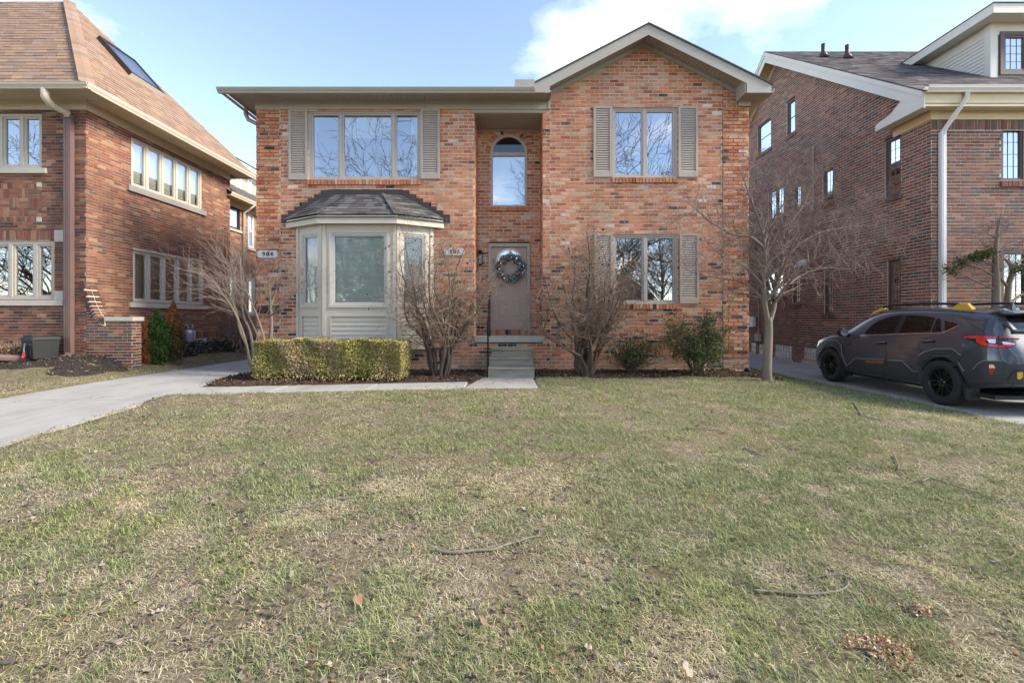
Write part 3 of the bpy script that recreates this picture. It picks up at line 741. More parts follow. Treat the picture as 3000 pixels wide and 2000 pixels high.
# recess ceiling boards and back beam
rc = MB(); rc.box(RX0, RX1, YF+0.0, YB, CEIL+0.012, CEIL+0.03); rco = rc.build('recess_ceiling', m_soffit, house)
n = 14; wdt = (RX1-RX0)/n
for i in range(n):
    q = MB(); q.box(RX0+i*wdt+0.004, RX0+(i+1)*wdt-0.004, YF+0.10, YB-0.03, CEIL, CEIL+0.012); q.build('soffit_board', m_soffit, rco)
q = MB(); q.box(RX0+0.005, RX1-0.005, YB-0.028, YB-0.002, bz_(386), CEIL-0.001); q.build('back_beam', m_trim, house)

# concrete steps
steps = thing('concrete_steps', (0.0, 9.6, 0), 'weathered grey concrete steps up to the front door', 'steps')
s0, s1 = PXX(1436, 9.5), PXX(1560, 9.5)
for (zt, yf, dx) in ((0.560, 9.86, 0.0), (0.389, 9.50, 0.012), (0.214, 9.15, 0.024)):
    q = MB(); zb = {0.560: 0.39, 0.389: 0.215, 0.214: -0.05}[zt]
    a, b_ = s0-dx, s1+dx; no = 0.03
    prof = [(yf, zb), (yf, zt-0.055), (yf-no, zt-0.045), (yf-no-0.004, zt-0.012), (yf-no+0.008, zt), (YF-0.032, zt), (YF-0.032, zb)]
    q.prism(prof, 'x', a, b_); q.build('step', mat('step_concrete', (0.27, 0.25, 0.20), 0.92, 0.2, 4, 0.5, 100, 0.004, spec=0.15, dirt=0.75, dcol=(0.11, 0.105, 0.085), stretch=(0.5, 1, 1.6)), steps, fix=True)
# hand rail
rail = thing('hand_rail', (PXX(1428, 9.3), 9.3, 0), 'slim black iron hand rail at the steps', 'railing')
rx = PXX(1430, 9.2)
q = MB(); q.tube([(rx, 9.17, 0.0), (rx, 9.17, 0.93)], 0.018, 4, sq=(1, 1, 0)); q.build('post', m_black, rail)
q = MB(); q.tube([(rx-0.01, 10.16, 1.78), (rx-0.01, 10.16, SLAB_Z)], 0.018, 4, sq=(1, 1, 0)); q.build('post', m_black, rail)
q = MB(); q.tube([(rx-0.005, 10.2, 1.83), (rx-0.003, 9.9, 1.66), (rx, 9.17, 0.96), (rx, 9.10, 0.90)], [0.024]*4, 6); q.build('rail', m_black, rail)

# ---- eaves on the left part
FYe = 9.76
frb = MB(); frb.box(XL-0.02, fx(1611)-0.003, YF-0.035, YF-0.008, fz(322), fz(296)); frb.build('frieze_board', m_trim, house)
q = MB(); q.box(fx(1389)-0.01, RX1+0.02, YF-0.008, YF+0.10, CEIL-0.0, fz(296)); q.build('entry_header', m_trim, house)
SZ = PZZ(297, YF); EX0 = -6.30
so = MB(); so.box(EX0+0.02, fx(1611), FYe+0.02, YF-0.036, SZ+0.014, SZ+0.03); sof = so.build('soffit', m_soffit, house)
nb = 68; wb = (fx(1611)-EX0-0.02)/nb; me = None
for i in range(nb):
    if me is None:
        q = MB(); q.box(0.004, wb-0.004, 0, YF-0.037-FYe-0.02, 0, 0.014); o = q.build('soffit_board', m_soffit, sof); me = o.data
    else: o = bpy.data.objects.new('soffit_board', me); put(o, sof)
    o.location = (EX0+0.02+i*wb, FYe+0.02, SZ)
q = MB(); q.box(EX0, 0.51, FYe-0.0, FYe+0.022, SZ-0.03, PZZ(256, FYe)); q.box(EX0, EX0+0.022, FYe+0.022, YK, SZ-0.03, PZZ(256, FYe)); q.build('fascia', m_trim, house)
q = MB(); q.box(EX0+0.022, XL, YF-0.03, YK, SZ, SZ+0.02); q.build('side_soffit', m_soffit, house)
def gutter(mbx, axis_pts, prof):
    pass
gt = PZZ(256, FYe-0.1); gb = PZZ(272, FYe-0.08)
gp = [(FYe-0.002, gb+0.01), (FYe-0.075, gb), (FYe-0.085, gb+0.03), (FYe-0.115, gb+0.07), (FYe-0.12, gt-0.012), (FYe-0.128, gt-0.010), (FYe-0.128, gt), (FYe-0.108, gt), (FYe-0.106, gb+0.07), (FYe-0.07, gb+0.02), (FYe-0.002, gb+0.02)]
q = MB(); q.prism(gp, 'x', EX0-0.13, 0.50); q.build('gutter', m_trim, house, fix=True)
q = MB(); q.prism([(EX0-(FYe-a)*1.0-0.0, z) for a, z in gp], 'y', FYe-0.0, YK); q.build('gutter', m_trim, house, fix=True)
# splash guard in the valley corner
q = MB(); q.box(PXX(1508, 9.66), PXX(1566, 9.66), 9.645, 9.66, gt-0.02, PZZ(234, 9.66)); q.box(PXX(1563, 9.66), PXX(1566, 9.66), 9.66, 9.85, gt-0.02, PZZ(234, 9.66)-0.004); q.build('splash_guard', m_trim, house)
# side downspout elbow
q = MB(); q.tube([(EX0-0.06, 10.6, SZ+0.02), (EX0-0.06, 10.6, SZ-0.12), (EX0+0.0, 10.6, SZ-0.24), (XL-0.09, 10.6, SZ-0.42), (XL-0.06, 10.6, SZ-0.6), (XL-0.06, 10.6, 0.1)], 0.05, 8); q.build('downspout', m_trim, house, smooth=True)

# ---- front gable roof
GY = 9.75; PKZ = PZZ(71, GY); GL, GR = 0.495, 5.68; sL = 0.520; sR = 0.492; PK = 3.0
def rake_z(x): return PKZ - (sL*(PK-x) if x < PK else sR*(x-PK))
fh = 0.235
q = MB(); q.add([(GL, GY, rake_z(GL)), (PK, GY, PKZ), (PK, GY, PKZ-fh), (GL+0.335, GY, rake_z(GL+0.335)-fh), (GL+0.335, GY, SZ-0.03), (GL, GY, SZ-0.03)] , [(5, 4, 3, 2, 1, 0)])
q.add([(GL, GY+0.02, rake_z(GL)), (PK, GY+0.02, PKZ), (PK, GY+0.02, PKZ-fh), (GL+0.335, GY+0.02, rake_z(GL+0.335)-fh), (GL+0.335, GY+0.02, SZ-0.03), (GL, GY+0.02, SZ-0.03)], [(0, 1, 2, 3, 4, 5)])
q.quad((PK, GY, PKZ-fh), (GL+0.335, GY, rake_z(GL+0.335)-fh), (GL+0.335, GY+0.02, rake_z(GL+0.335)-fh), (PK, GY+0.02, PKZ-fh)); q.quad((GL+0.335, GY, SZ-0.03), (GL+0.335, GY, rake_z(GL+0.335)-fh), (GL+0.335, YF-0.03, rake_z(GL+0.335)-fh), (GL+0.335, YF-0.03, SZ-0.03))
q.build('rake_board', m_trim, house)
RB = PZZ(272, GY)
q = MB(); pr = [(PK, PKZ), (GR, rake_z(GR)), (GR, RB), (PXX(2188, GY), RB), (PXX(2188, GY), rake_z(PXX(2188, GY))-fh), (PK, PKZ-fh)]
q.prism(pr, 'y', GY, GY+0.02); q.build('rake_board', m_trim, house, fix=True)
# boxed return at the right eave
q = MB(); q.box(PXX(2188, GY), GR, GY+0.021, YF-0.03, RB, RB+0.015); q.box(XR+0.001, GR, YF-0.03, YK, RB, RB+0.014); q.build('eave_return', m_soffit, house)
q = MB(); q.box(PXX(2187, GY)-0.02, PXX(2187, GY)-0.002, GY+0.021, YF-0.03, RB, rake_z(PXX(2188, GY))-fh+0.16); q.build('return_cheek', m_trim, house)
q = MB(); q.box(GR, GR+0.02, GY, YK, RB, rake_z(GR)-0.01); q.build('fascia', m_trim, house)
q = MB(); q.prism([(GR+0.02, RB+0.03), (GR+0.10, RB+0.03), (GR+0.13, RB+0.13), (GR+0.115, RB+0.13), (GR+0.09, RB+0.045), (GR+0.02, RB+0.045)], 'y', GY+0.05, YK); q.build('gutter', m_trim, house, fix=True)
# frieze trims against the brick of the gable
def sloped_board(x0, x1, ztop_f, h, y0, y1, name, m_, parent=house):
    q = MB(); q.prism([(x0, ztop_f(x0)), (x1, ztop_f(x1)), (x1, ztop_f(x1)-h), (x0, ztop_f(x0)-h)], 'y', y0, y1); return q.build(name, m_, parent, fix=True)
tz = lambda x: APZ + 0.10 - (0.512 if x < APX else 0.497)*abs(x-APX)
sloped_board(fx(1611), APX, tz, 0.10, YF-0.034, YF-0.008, 'gable_frieze', m_trim); sloped_board(APX, fx(2165), tz, 0.10, YF-0.034, YF-0.008, 'gable_frieze', m_trim)
q = MB(); q.box(fx(2161), XR+0.02, YF-0.06, YF-0.03, fz(314), fz(272)+0.02); q.build('frieze_end', m_trim, house)
q = MB(); q.box(fx(1603)+0.01, fx(1613), YF-0.05, YF-0.005, fz(322), fz(268)); q.build('frieze_end', m_trim, house)
# gable soffit boards, running front to back up both slopes
sg = lambda x: APZ + 0.105 - (0.512 if x < APX else 0.497)*abs(x-APX)
for (a, b_, n) in ((GL+0.34, APX, 24), (APX, PXX(2186, GY), 27)):
    so = MB(); so.quad((a, GY+0.021, sg(a)+0.02), (b_, GY+0.021, sg(b_)+0.02), (b_, YF, sg(b_)+0.02), (a, YF, sg(a)+0.02)); sof = so.build('gable_soffit', m_soffit, house)
    w_b = (b_-a)/n
    for i in range(n):
        x0 = a+i*w_b+0.004; x1 = a+(i+1)*w_b-0.004
        q = MB(); q.hexa([(x0, GY+0.022, sg(x0)), (x1, GY+0.022, sg(x1)), (x1, YF-0.03, sg(x1)), (x0, YF-0.03, sg(x0)), (x0, GY+0.022, sg(x0)+0.014), (x1, GY+0.022, sg(x1)+0.014), (x1, YF-0.03, sg(x1)+0.014), (x0, YF-0.03, sg(x0)+0.014)]); q.build('soffit_board', m_soffit, sof)
# roofs: shingled deck edges and slopes
m_roofg = mat('grey_roof', (0.10, 0.095, 0.09), 0.95, 0.3, 12, 0.5, 120, 0.004, spec=0.1, dirt=0.3)
q = MB()
e_ = 0.03
for (x0, x1) in ((GL-0.03, PK), (PK, GR+0.04)):
    za, zb = rake_z(x0), rake_z(x1)
    q.hexa([(x0, GY-0.03, za), (x1, GY-0.03, zb), (x1, 16, zb), (x0, 16, za), (x0, GY-0.03, za+e_), (x1, GY-0.03, zb+e_), (x1, 16, zb+e_), (x0, 16, za+e_)])
rz0 = PZZ(256, FYe)+0.0; rg = 8.2
sy = (rg-rz0)/(16-FYe+0.02); zi = rz0+sy*(YF+0.8-FYe+0.02)
q.add([(EX0-0.02, FYe-0.02, rz0), (0.46, FYe-0.02, rz0), (0.46, YF+0.8, zi), (GR-1.0, YF+0.8, zi), (GR-5.4, 16, rg), (EX0+5.4, 16, rg), (GR+0.03, YF+0.9, rz0), (GR+0.03, YK+0.4, rz0), (EX0-0.02, YK+0.4, rz0)], [(0, 1, 2, 3, 4, 5), (6, 7, 4), (7, 8, 5, 4), (8, 0, 5)])
q.build('roof', m_roofg, house, fix=False)

# ---- grey bay window
A, B, C_, D = Vector((fx(869), YF, 0)), Vector((-4.20, 9.82, 0)), Vector((-2.55, 9.82, 0)), Vector((fx(1270), YF, 0))
bayz0, bayz1 = 0.52, 3.32
bay = bpy.data.objects.new('bay_window', None); bay.location = (-3.4, YF, 0); put(bay, house); bay.matrix_parent_inverse = Matrix.Translation((0, YF, 0)).inverted(); WM[bay.name] = Matrix.Translation((-3.4, YF, 0))
bay['label'] = 'grey angled bay window with small shingled roof'
def facet(P, Q, wl, wr, front):
    U = (Q-P); Lf = U.length; U = U.normalized(); N = Vector((U.y, -U.x, 0)); fr = (P, U, N)
    z0, z1 = 1.51, 3.11; a, b_ = wl, Lf-wr
    mb = MB(fr)
    mb.box(0, Lf, -0.05, 0.0, z1, bayz1); mb.box(0, a, -0.05, 0.0, bayz0, z1); mb.box(b_, Lf, -0.05, 0.0, bayz0, z1); mb.box(a, b_, -0.05, 0.0, 1.275, z0); mb.box(a, b_, -0.05, -0.035, 0.75, 1.275); mb.box(a, b_, -0.05, 0.0, bayz0, 0.75)
    # raised corner boards and window casing
    cw = 0.05
    for x0, x1 in ((0.0, 0.085), (Lf-0.085, Lf)): mb.box(x0+0.004, x1-0.004, 0.0, 0.018, bayz0, bayz1-0.001)
    mb.box(a-cw, b_+cw, 0.0, 0.022, z1, z1+cw); mb.box(a-cw, b_+cw, 0.0, 0.030, z0-cw, z0); mb.box(a-cw, a, 0.0, 0.022, z0, z1); mb.box(b_, b_+cw, 0.0, 0.022, z0, z1)
    mb.box(a-0.02, b_+0.02, 0.0, 0.016, 1.262, 1.288); mb.box(a-0.02, a, 0.0, 0.016, 0.75, 1.262); mb.box(b_, b_+0.02, 0.0, 0.016, 0.75, 1.262)
    o = mb.build('bay_panel', m_bay, bay)
    n = 5; h = (1.262-0.75)/n
    for k in range(n):
        q = MB(fr); zb = 0.75+k*h
        q.hexa([(a+0.002, -0.034, zb), (b_-0.002, -0.034, zb), (b_-0.002, -0.002, zb), (a+0.002, -0.002, zb), (a+0.002, -0.034, zb+h), (b_-0.002, -0.034, zb+h), (b_-0.002, -0.022, zb+h), (a+0.002, -0.022, zb+h)]); q.build('siding_board', m_bay, o, fix=True)
    w = window(bay, fr, a, b_, z0, z1, [], m_wframe2, m_glass_d, rec=0.025, fw=0.035, sw=0.03)
    q = MB(fr)
    for k in range(56):
        z = z0+0.06+k*0.0265
        q.quad((a+0.05, -0.085, z), (b_-0.05, -0.085, z), (b_-0.05, -0.098, z+0.021), (a+0.05, -0.098, z+0.021))
    q.build('blind', m_blind, w, kind='stuff')
    for fr_x in ((0.2, 0.5, 0.8) if front else (0.5,)):
        q = MB(fr); x = a+(b_-a)*fr_x; q.box(x-0.003, x+0.003, -0.084, -0.081, z0+0.05, z1-0.05); q.build('blind_cord', m_white, w)
facet(A, B, 0.20, 0.10, False); facet(B, C_, 0.20, 0.22, True); facet(C_, D, 0.10, 0.20, False)
q = MB(); q.add([(p.x, p.y, bayz0) for p in (A, B, C_, D)] + [(p.x, p.y, bayz1) for p in (A, B, C_, D)], [(3, 2, 1, 0), (4, 5, 6, 7)]); q.build('bay_floor', m_bay, bay)
E1, E2, E3, E4 = Vector((fx(838), YF-0.01, 0)), Vector((-4.245, 9.66, 0)), Vector((-2.505, 9.66, 0)), Vector((fx(1301), YF-0.01, 0))
fz0, fz1 = 3.288, 3.466
q = MB()
for P, Q in ((E1, E2), (E2, E3), (E3, E4)):
    U = (Q-P).normalized(); N = Vector((U.y, -U.x, 0)); ln = (Q-P).length
    q.fr = (P, U, N); q.box(0, ln, -0.03, 0.0, fz0, fz1)
q.fr = None
q.add([(p.x, p.y, fz0+0.03) for p in (E1, E2, E3, E4)], [(3, 2, 1, 0)])
q.build('bay_fascia', m_bay, bay)
# little hipped roof with real shingles
TZ = 4.056
T2w, T2, T3, T3w = Vector((-4.24, YF-0.012, TZ)), Vector((-3.86, YF-0.012, TZ)), Vector((-2.89, YF-0.012, TZ)), Vector((-2.51, YF-0.012, TZ))
up = lambda p: Vector((p.x, p.y, fz1+0.012))
ov = lambda p: up(p) + (p-Vector((-3.375, YF, 0))).normalized()*0.05
dn = Vector((0, 0, -0.07)); q = MB(); q.quad(ov(E1)+dn, ov(E2)+dn, T2+dn, T2w+dn); q.quad(ov(E2)+dn, ov(E3)+dn, T3+dn, T2+dn); q.quad(ov(E3)+dn, ov(E4)+dn, T3w+dn, T3+dn); q.build('bay_roof_deck', mat('dark_deck', (0.07, 0.066, 0.064), 0.95), bay)
sp_pal = palette([(5, (0.085, 0.08, 0.078)), (4, (0.12, 0.115, 0.11)), (3, (0.06, 0.057, 0.056)), (2, (0.15, 0.145, 0.135))])
def shingles(e0, e1, t1, t0, rows, tab, pal, rng, th=0.014):
    """tabs on the quad eave e0-e1, top t0-t1; clipped to it row by row"""
    out = []; n = (e1-e0).cross(t0-e0).normalized()
    if n.z < 0: n = -n
    for k in range(rows):
        a0 = e0.lerp(t0, k/rows); a1 = e1.lerp(t1, k/rows); b0_ = e0.lerp(t0, min(1, (k+1.12)/rows)); b1_ = e1.lerp(t1, min(1, (k+1.12)/rows))
        ln = (a1-a0).length; s = -rng.random()*tab
        while s < ln:
            w_ = tab*rng.uniform(0.75, 1.25); f0 = max(0, s/ln); f1 = min(1, (s+w_-0.006)/ln); s += w_
            if f1-f0 < 0.01: continue
            h = th*rng.uniform(0.7, 1.3)
            # keep side edges parallel to the slope direction where possible
            A_ = a0.lerp(a1, f0); B_ = a0.lerp(a1, f1); T_ = b0_.lerp(b1_, f0); S_ = b0_.lerp(b1_, f1)
            vs_ = [A_+n*0.002, B_+n*0.002, S_+n*0.003, T_+n*0.003, A_+n*h, B_+n*h, S_+n*0.005, T_+n*0.005]
            out.append(([tuple(v) for v in vs_], [(4,5,6,7), (0,1,5,4), (1,2,6,5), (3,0,4,7)], pal(0, 0, rng), tuple((A_+S_)/2)))
    return out
sr = random.Random(5); pcs = shingles(ov(E1), ov(E2), T2, T2w, 8, 0.2, sp_pal, sr) + shingles(ov(E2), ov(E3), T3, T2, 8, 0.2, sp_pal, sr) + shingles(ov(E3), ov(E4), T3w, T3, 8, 0.2, sp_pal, sr)
def hip_caps(p, q_, n, w_, pal, r):
    out = []; d = (q_-p); 
    for i in range(n):
        a = p + d*(i/n); b_ = p + d*((i+1.25)/n); s_ = Vector((d.y, -d.x, 0)).normalized()*w_; u_ = Vector((0, 0, 0.018))
        out.append(([tuple(a-s_+u_*0.2), tuple(a+u_*1.6), tuple(a+s_+u_*0.2), tuple(b_-s_+u_*0.1), tuple(b_+u_), tuple(b_+s_+u_*0.1)], [(0, 1, 4, 3), (1, 2, 5, 4), (0, 1, 2)], pal(0, 0, r), tuple((a+b_)/2)))
    return out
pcs += hip_caps(ov(E2), T2, 6, 0.10, sp_pal, sr) + hip_caps(ov(E3), T3, 6, 0.10, sp_pal, sr)
emit(pcs, 'shingle', bay, m_shing, 300, lambda p: 0.0)
# stepped flashing on the wall
q = MB(); q.box(fx(960), fx(1180), YF-0.020, YF-0.011, TZ-0.02, PZZ(556, YF)); q.build('flashing', m_flash, bay)
for s_, xa, xb, za, zb in ((1, fx(826), fx(960), 3.43, TZ+0.02), (-1, fx(1318), fx(1180), 3.43, TZ+0.02)):
    for k in range(7):
        x0 = xa+(xb-xa)*k/7; x1 = xa+(xb-xa)*(k+1)/7; z0 = za+(zb-za)*k/7-0.02; z1 = z0+0.19
        q = MB(); q.box(min(x0, x1), max(x0, x1)+0.004, YF-0.020-0.0015*k, YF-0.011, z0, z1); q.build('flashing', m_flash, bay)
# rooms behind the glass
q = MB(); q.box(XL+0.3, XR-0.3, YF+3.2, YF+3.25, 0.3, 6.0); q.box(XL+0.3, XR-0.3, YF+1.2, YF+3.2, 3.25, 3.3); q.box(XL+0.3, XR-0.3, YF+0.3, YF+3.2, 0.72, 0.78) ; q.build('interior_partition', m_room, house)

# ---- small fittings on the facade
def plaque(px, txt, label):
    x0, x1 = fx(px[0]), fx(px[1]); z0, z1 = fz(px[3]), fz(px[2]); n = 0.05; k = 0.03
    t_ = thing('address_plaque', ((x0+x1)/2, YF-0.02, z0), label, 'plaque')
    pts = [(x0+k, z0), (x1-k, z0), (x1-k*0.6, z0+k*0.7), (x1, z0+k), (x1, z1-k), (x1-k*0.6, z1-k*0.7), (x1-k, z1), (x0+k, z1), (x0+k*0.6, z1-k*0.7), (x0, z1-k), (x0, z0+k), (x0+k*0.6, z0+k*0.7)]
    q = MB(); q.prism(pts, 'y', YF-0.045, YF-0.024); q.build('plate', mat('plaque_stone', (0.55, 0.55, 0.52), 0.7, 0.12, 12, 0.2, 60, dirt=0.3), t_, fix=True)
    o = text_mesh(t_, 'digits', txt, (z1-z0)*0.80, m_black, 1.35, 0.004); o.location = ((x0+x1)/2+0.01, YF-0.049, (z0+z1)/2); o.rotation_euler = (R(90), 0, 0)
plaque((757, 816, 735, 756), '904', 'pale address plaque reading 904 left of the bay')
plaque((1302, 1361, 728, 748), '906', 'pale address plaque half hidden behind the bare shrub')
def mailbox(x0, x1, y0, y1, label):
    a, b_, z0, z1 = fx(x0), fx(x1), fz(y1), fz(y0); t_ = thing('mailbox', ((a+b_)/2, YF-0.1, z0), label, 'mailbox')
    q = MB(); q.prism([(YF-0.014, z0), (YF-0.11, z0+0.02), (YF-0.13, z0+0.06), (YF-0.13, z1-0.07), (YF-0.014, z1-0.015)], 'x', a, b_); q.build('box', m_blackp, t_, fix=True)
    q = MB(); q.prism([(YF-0.012, z1), (YF-0.145, z1-0.075), (YF-0.15, z1-0.10), (YF-0.135, z1-0.10), (YF-0.133, z1-0.085), (YF-0.012, z1-0.012)], 'x', a-0.012, b_+0.012); q.build('lid', m_blackp, t_, fix=True)
mailbox(763, 819, 894, 918, 'black wall mailbox below the plaque reading 904')
mailbox(1316, 1350, 868, 925, 'black wall mailbox behind the bare shrub by the entry')
# lantern on the recess back wall
lx, lz = bx_(1407), bz_(757)
t_ = thing('wall_lantern', (lx, YB-0.05, lz-0.2), 'black wall lantern left of the front door', 'lantern')
q = MB(FRB); q.box(lx-0.045, lx+0.045, 0.012, 0.03, lz-0.02, lz+0.2); q.tube([(lx, 0.03, lz+0.12), (lx, 0.09, lz+0.19), (lx, 0.12, lz+0.15)], 0.01, 6); q.build('bracket', m_black, t_)
q = MB(FRB); q.lathe([(0.02, 0.16), (0.085, 0.10), (0.09, 0.09), (0.075, 0.085)], 6, (lx, 0.12, lz)); q.lathe([(0.04, -0.19), (0.06, -0.16), (0.05, -0.15)], 6, (lx, 0.12, lz))
for k in range(6):
    a = math.pi*k/3; q.tube([(lx+0.052*math.cos(a), 0.12+0.052*math.sin(a), lz-0.16), (lx+0.075*math.cos(a), 0.12+0.075*math.sin(a), lz+0.09)], 0.006, 4)
q.build('cage', m_black, t_)
q = MB(FRB); q.lathe([(0.046, -0.15), (0.066, 0.085)], 6, (lx, 0.12, lz), caps=False); q.build('glass', m_glass_s, t_)
# small white ground fixture, splash block at the corner
t_ = thing('garden_light', (fx(2063), 9.75, 0), 'small white stake light by the evergreen shrub', 'garden light')
x = PXX(2063, 9.75); q = MB(); q.tube([(x, 9.75, 0.0), (x, 9.75, 0.17)], 0.012, 6); q.build('stake', m_white, t_)
q = MB(); q.lathe([(0.03, 0.14), (0.042, 0.16), (0.042, 0.23), (0.02, 0.255)], 10, (x, 9.75, 0)); q.build('lamp_head', m_white, t_, smooth=True)
t_ = thing('flood_light', (fx(2187), 10.0, 0), 'small dark ground spotlight at the right brick corner', 'spotlight')
x = PXX(2187, 9.9); q = MB(); q.tube([(x-0.25, 9.93, 0.055), (x, 9.93, 0.045)], 0.012, 5); q.build('conduit', m_stone, t_)
q = MB(); q.lathe([(0.03, -0.08), (0.055, -0.05), (0.06, 0.04), (0.05, 0.05)], 10, (x+0.02, 9.9, 0.06), 'y'); q.build('housing', m_blackp, t_, smooth=True)
# ================================================================== left neighbour house
YL, XS = 10.0, -9.6
lx = lambda px: PXX(px, YL); lz = lambda py: PZZ(py, YL)
lh = thing('brick_house', (-12, YL, 0.2), 'brown brick house on the left with steep tan shingle roof', 'house')
rng = random.Random(21)
lpal = palette([(24, (0.24, 0.105, 0.068)), (22, (0.205, 0.09, 0.062)), (16, (0.28, 0.14, 0.088)), (14, (0.165, 0.09, 0.066)), (8, (0.32, 0.195, 0.12)), (8, (0.195, 0.07, 0.052)), (8, (0.125, 0.085, 0.07))], 0.15)
dpal = palette([(5, (0.15, 0.065, 0.045)), (5, (0.11, 0.062, 0.048)), (4, (0.19, 0.085, 0.055)), (2, (0.07, 0.055, 0.055))], 0.15)
def front_pal(u, z, r): return dpal(u, z, r) if r.random() < (0.6 if u > -10.4 else 0.4) else lpal(u, z, r)
FL = ((0, YL, 0), (1, 0, 0), (0, -1, 0)); FS = ((XS, 0, 0), (0, 1, 0), (1, 0, 0))
LB, LT = 0.05, 6.12
lw = bpy.data.objects.new('wall', None); lw.location = (-12, YL, 0); put(lw, lh); lw.matrix_parent_inverse = WM[lh.name].inverted(); WM[lw.name] = Matrix.Translation((-12, YL, 0))
LWu = (lx(-62), lx(123), lz(494), lz(333)); LWl = (lx(-46), lx(163), lz(878), lz(706))
PAN = (lx(-120), lx(123), lz(650), lz(535))
SU = (11.18, 13.73, 4.56, 5.80); SL = (11.23, 13.79, 1.63, 2.98); SB = (13.43, 14.18, 0.22, 0.63)
pcs = []; mo = MB()
def addw(res):
    pcs.extend(res[0]); b0 = len(mo.v); mo.v.extend(res[1].v); mo.f.extend(tuple(i+b0 for i in f) for f in res[1].f); mo.c.extend(res[1].c)
LL, LH, LJ = 0.214, 0.0667, 0.011
addw(brickwork(FL, -16, XS, LB, LT, LL, LH, LJ, front_pal, rng, [LWu, LWl, PAN, (lx(-60), lx(160), lz(706)-0.001, lz(675)), (lx(140), lx(189), lz(878), lz(674))], jit=0.0015))
addw(brickwork(FS, YL, 15.1, LB, LT, LL, LH, LJ, lpal, rng, [SU, SL, SB, (13.25, 14.45, 0.635, 0.85)], jit=0.0015))
pcs += upright_row(FL, lx(-60), lx(160), lz(703), lz(676), 0.0667, 0.011, lpal, rng, 0.006)
pcs += upright_row(FS, 13.25, 14.45, 0.64, 0.84, 0.0667, 0.011, lpal, rng, 0.006)
# short stacked bricks between the stone blocks
for k in range(20):
    z = lz(852) + k*(lz(708)-lz(852))/20; pcs.append(([MB(FL).tr(v) for v in [(lx(161), 0, z+0.004), (lx(188), 0, z+0.004), (lx(188), 0, z+0.05), (lx(161), 0, z+0.05), (lx(161), 0.008, z+0.004), (lx(188), 0.008, z+0.004), (lx(188), 0.008, z+0.05), (lx(161), 0.008, z+0.05)]], [(4,5,6,7), (0,1,5,4), (1,2,6,5), (2,3,7,6), (3,0,4,7)], front_pal(-10.1, 2, rng), (0, -999, 0)))
# basket-weave panel with soldier bands
cs = 0.2105; z0p = lz(635); nrow = 3
for iu in range(9):
    for iz in range(nrow):
        u0 = lx(110)-(iu+1)*cs; zz0 = z0p+iz*cs; vert = (iu+iz) % 2
        for k in range(3):
            a, b_, c_, d_ = (u0+k*cs/3+0.005, u0+(k+1)*cs/3-0.005, zz0+0.005, zz0+cs-0.005) if vert else (u0+0.005, u0+cs-0.005, zz0+k*cs/3+0.005, zz0+(k+1)*cs/3-0.005)
            dd = 0.006+rng.uniform(-0.002, 0.002)
            pcs.append(([MB(FL).tr(v) for v in [(a, 0, c_), (b_, 0, c_), (b_, 0, d_), (a, 0, d_), (a, dd, c_), (b_, dd, c_), (b_, dd, d_), (a, dd, d_)]], [(4,5,6,7), (0,1,5,4), (1,2,6,5), (2,3,7,6), (3,0,4,7)], lpal(0, 0, rng), (0, -999, 0)))
pcs += upright_row(FL, lx(-110), lx(108), lz(649), lz(636), 0.0667, 0.011, lpal, rng, 0.006)
pcs += upright_row(FL, lx(-110), lx(108), z0p+nrow*cs+0.002, lz(536), 0.0667, 0.011, lpal, rng, 0.006)
for k in range(8):
    z = lz(634)+k*0.083; pcs += upright_row(FL, lx(111), lx(122), z, z+0.075, 0.09, 0.004, lpal, rng, 0.006)
mo.fr = FL
for (a, b_, c_, d_) in (PAN, (lx(-60), lx(160), lz(706), lz(675)), (lx(150), lx(189), lz(878), lz(674))): mo.quad((a, -0.001, c_), (b_, -0.001, c_), (b_, -0.001, d_), (a, -0.001, d_))
for W in (LWu, LWl): reveal(mo, *W, 0.14)
mo.fr = FS
for W in (SU, SL, SB): reveal(mo, *W, 0.14)
mo.quad((13.25, -0.001, 0.63), (14.45, -0.001, 0.63), (14.45, -0.001, 0.85), (13.25, -0.001, 0.85))
mo.fr = None
mo.quad((XS, 15.1, 0), (-16, 15.1, 0), (-16, 15.1, LT), (XS, 15.1, LT)); mo.quad((-16, 15.1, 0), (-16, YL, 0), (-16, YL, LT), (-16, 15.1, LT))
mo.build('mortar_backing', m_mortar_l, lw)
emit(pcs, 'brick', lw, m_brick2, 300, lambda p: brick_score(p) if p[1] > 0 else -1e9)
def stone(fr, a, b_, z0, z1, d, name='stone_block', par=lh, m_=m_stone):
    q = MB(fr); q.box(a, b_, -0.1, d, z0, z1); return q.build(name, m_, par)
stone(FL, lx(-80), lx(139), lz(509), lz(494), 0.05, 'stone_sill'); stone(FL, lx(-60), lx(190), lz(895), lz(879), 0.05, 'stone_sill')
stone(FL, lx(160.5), lx(189), lz(708), lz(674), 0.012); stone(FL, lx(160.5), lx(189), lz(878), lz(852), 0.012); stone(FL, lx(108.5), lx(123), lz(548), lz(535), 0.014); stone(FL, lx(108.5), lx(123), lz(650), lz(637), 0.014)
stone(FS, SU[0]-0.12, SU[1]+0.14, SU[2]-0.14, SU[2]-0.002, 0.06, 'stone_sill', m_=m_conc); stone(FS, SL[0]-0.12, SL[1]+0.16, SL[2]-0.13, SL[2]-0.002, 0.06, 'stone_sill')
m_lframe = mat('greige_window_frame', (0.47, 0.42, 0.35), 0.5, 0.06, 2, 0.03, 60, dirt=0.15)
w = window(lh, FL, *LWu, [1/3, 2/3], m_lframe, m_glass, fw=0.06, sw=0.04, rec=0.05); curtain(w, FL, lx(90), lx(121), LWu[2], LWu[3], -0.2, 3, m_shade)
w = window(lh, FL, *LWl, [(28+46)/209, (101+46)/209], m_lframe, m_glass_s, fw=0.07, sw=0.04, rec=0.05)
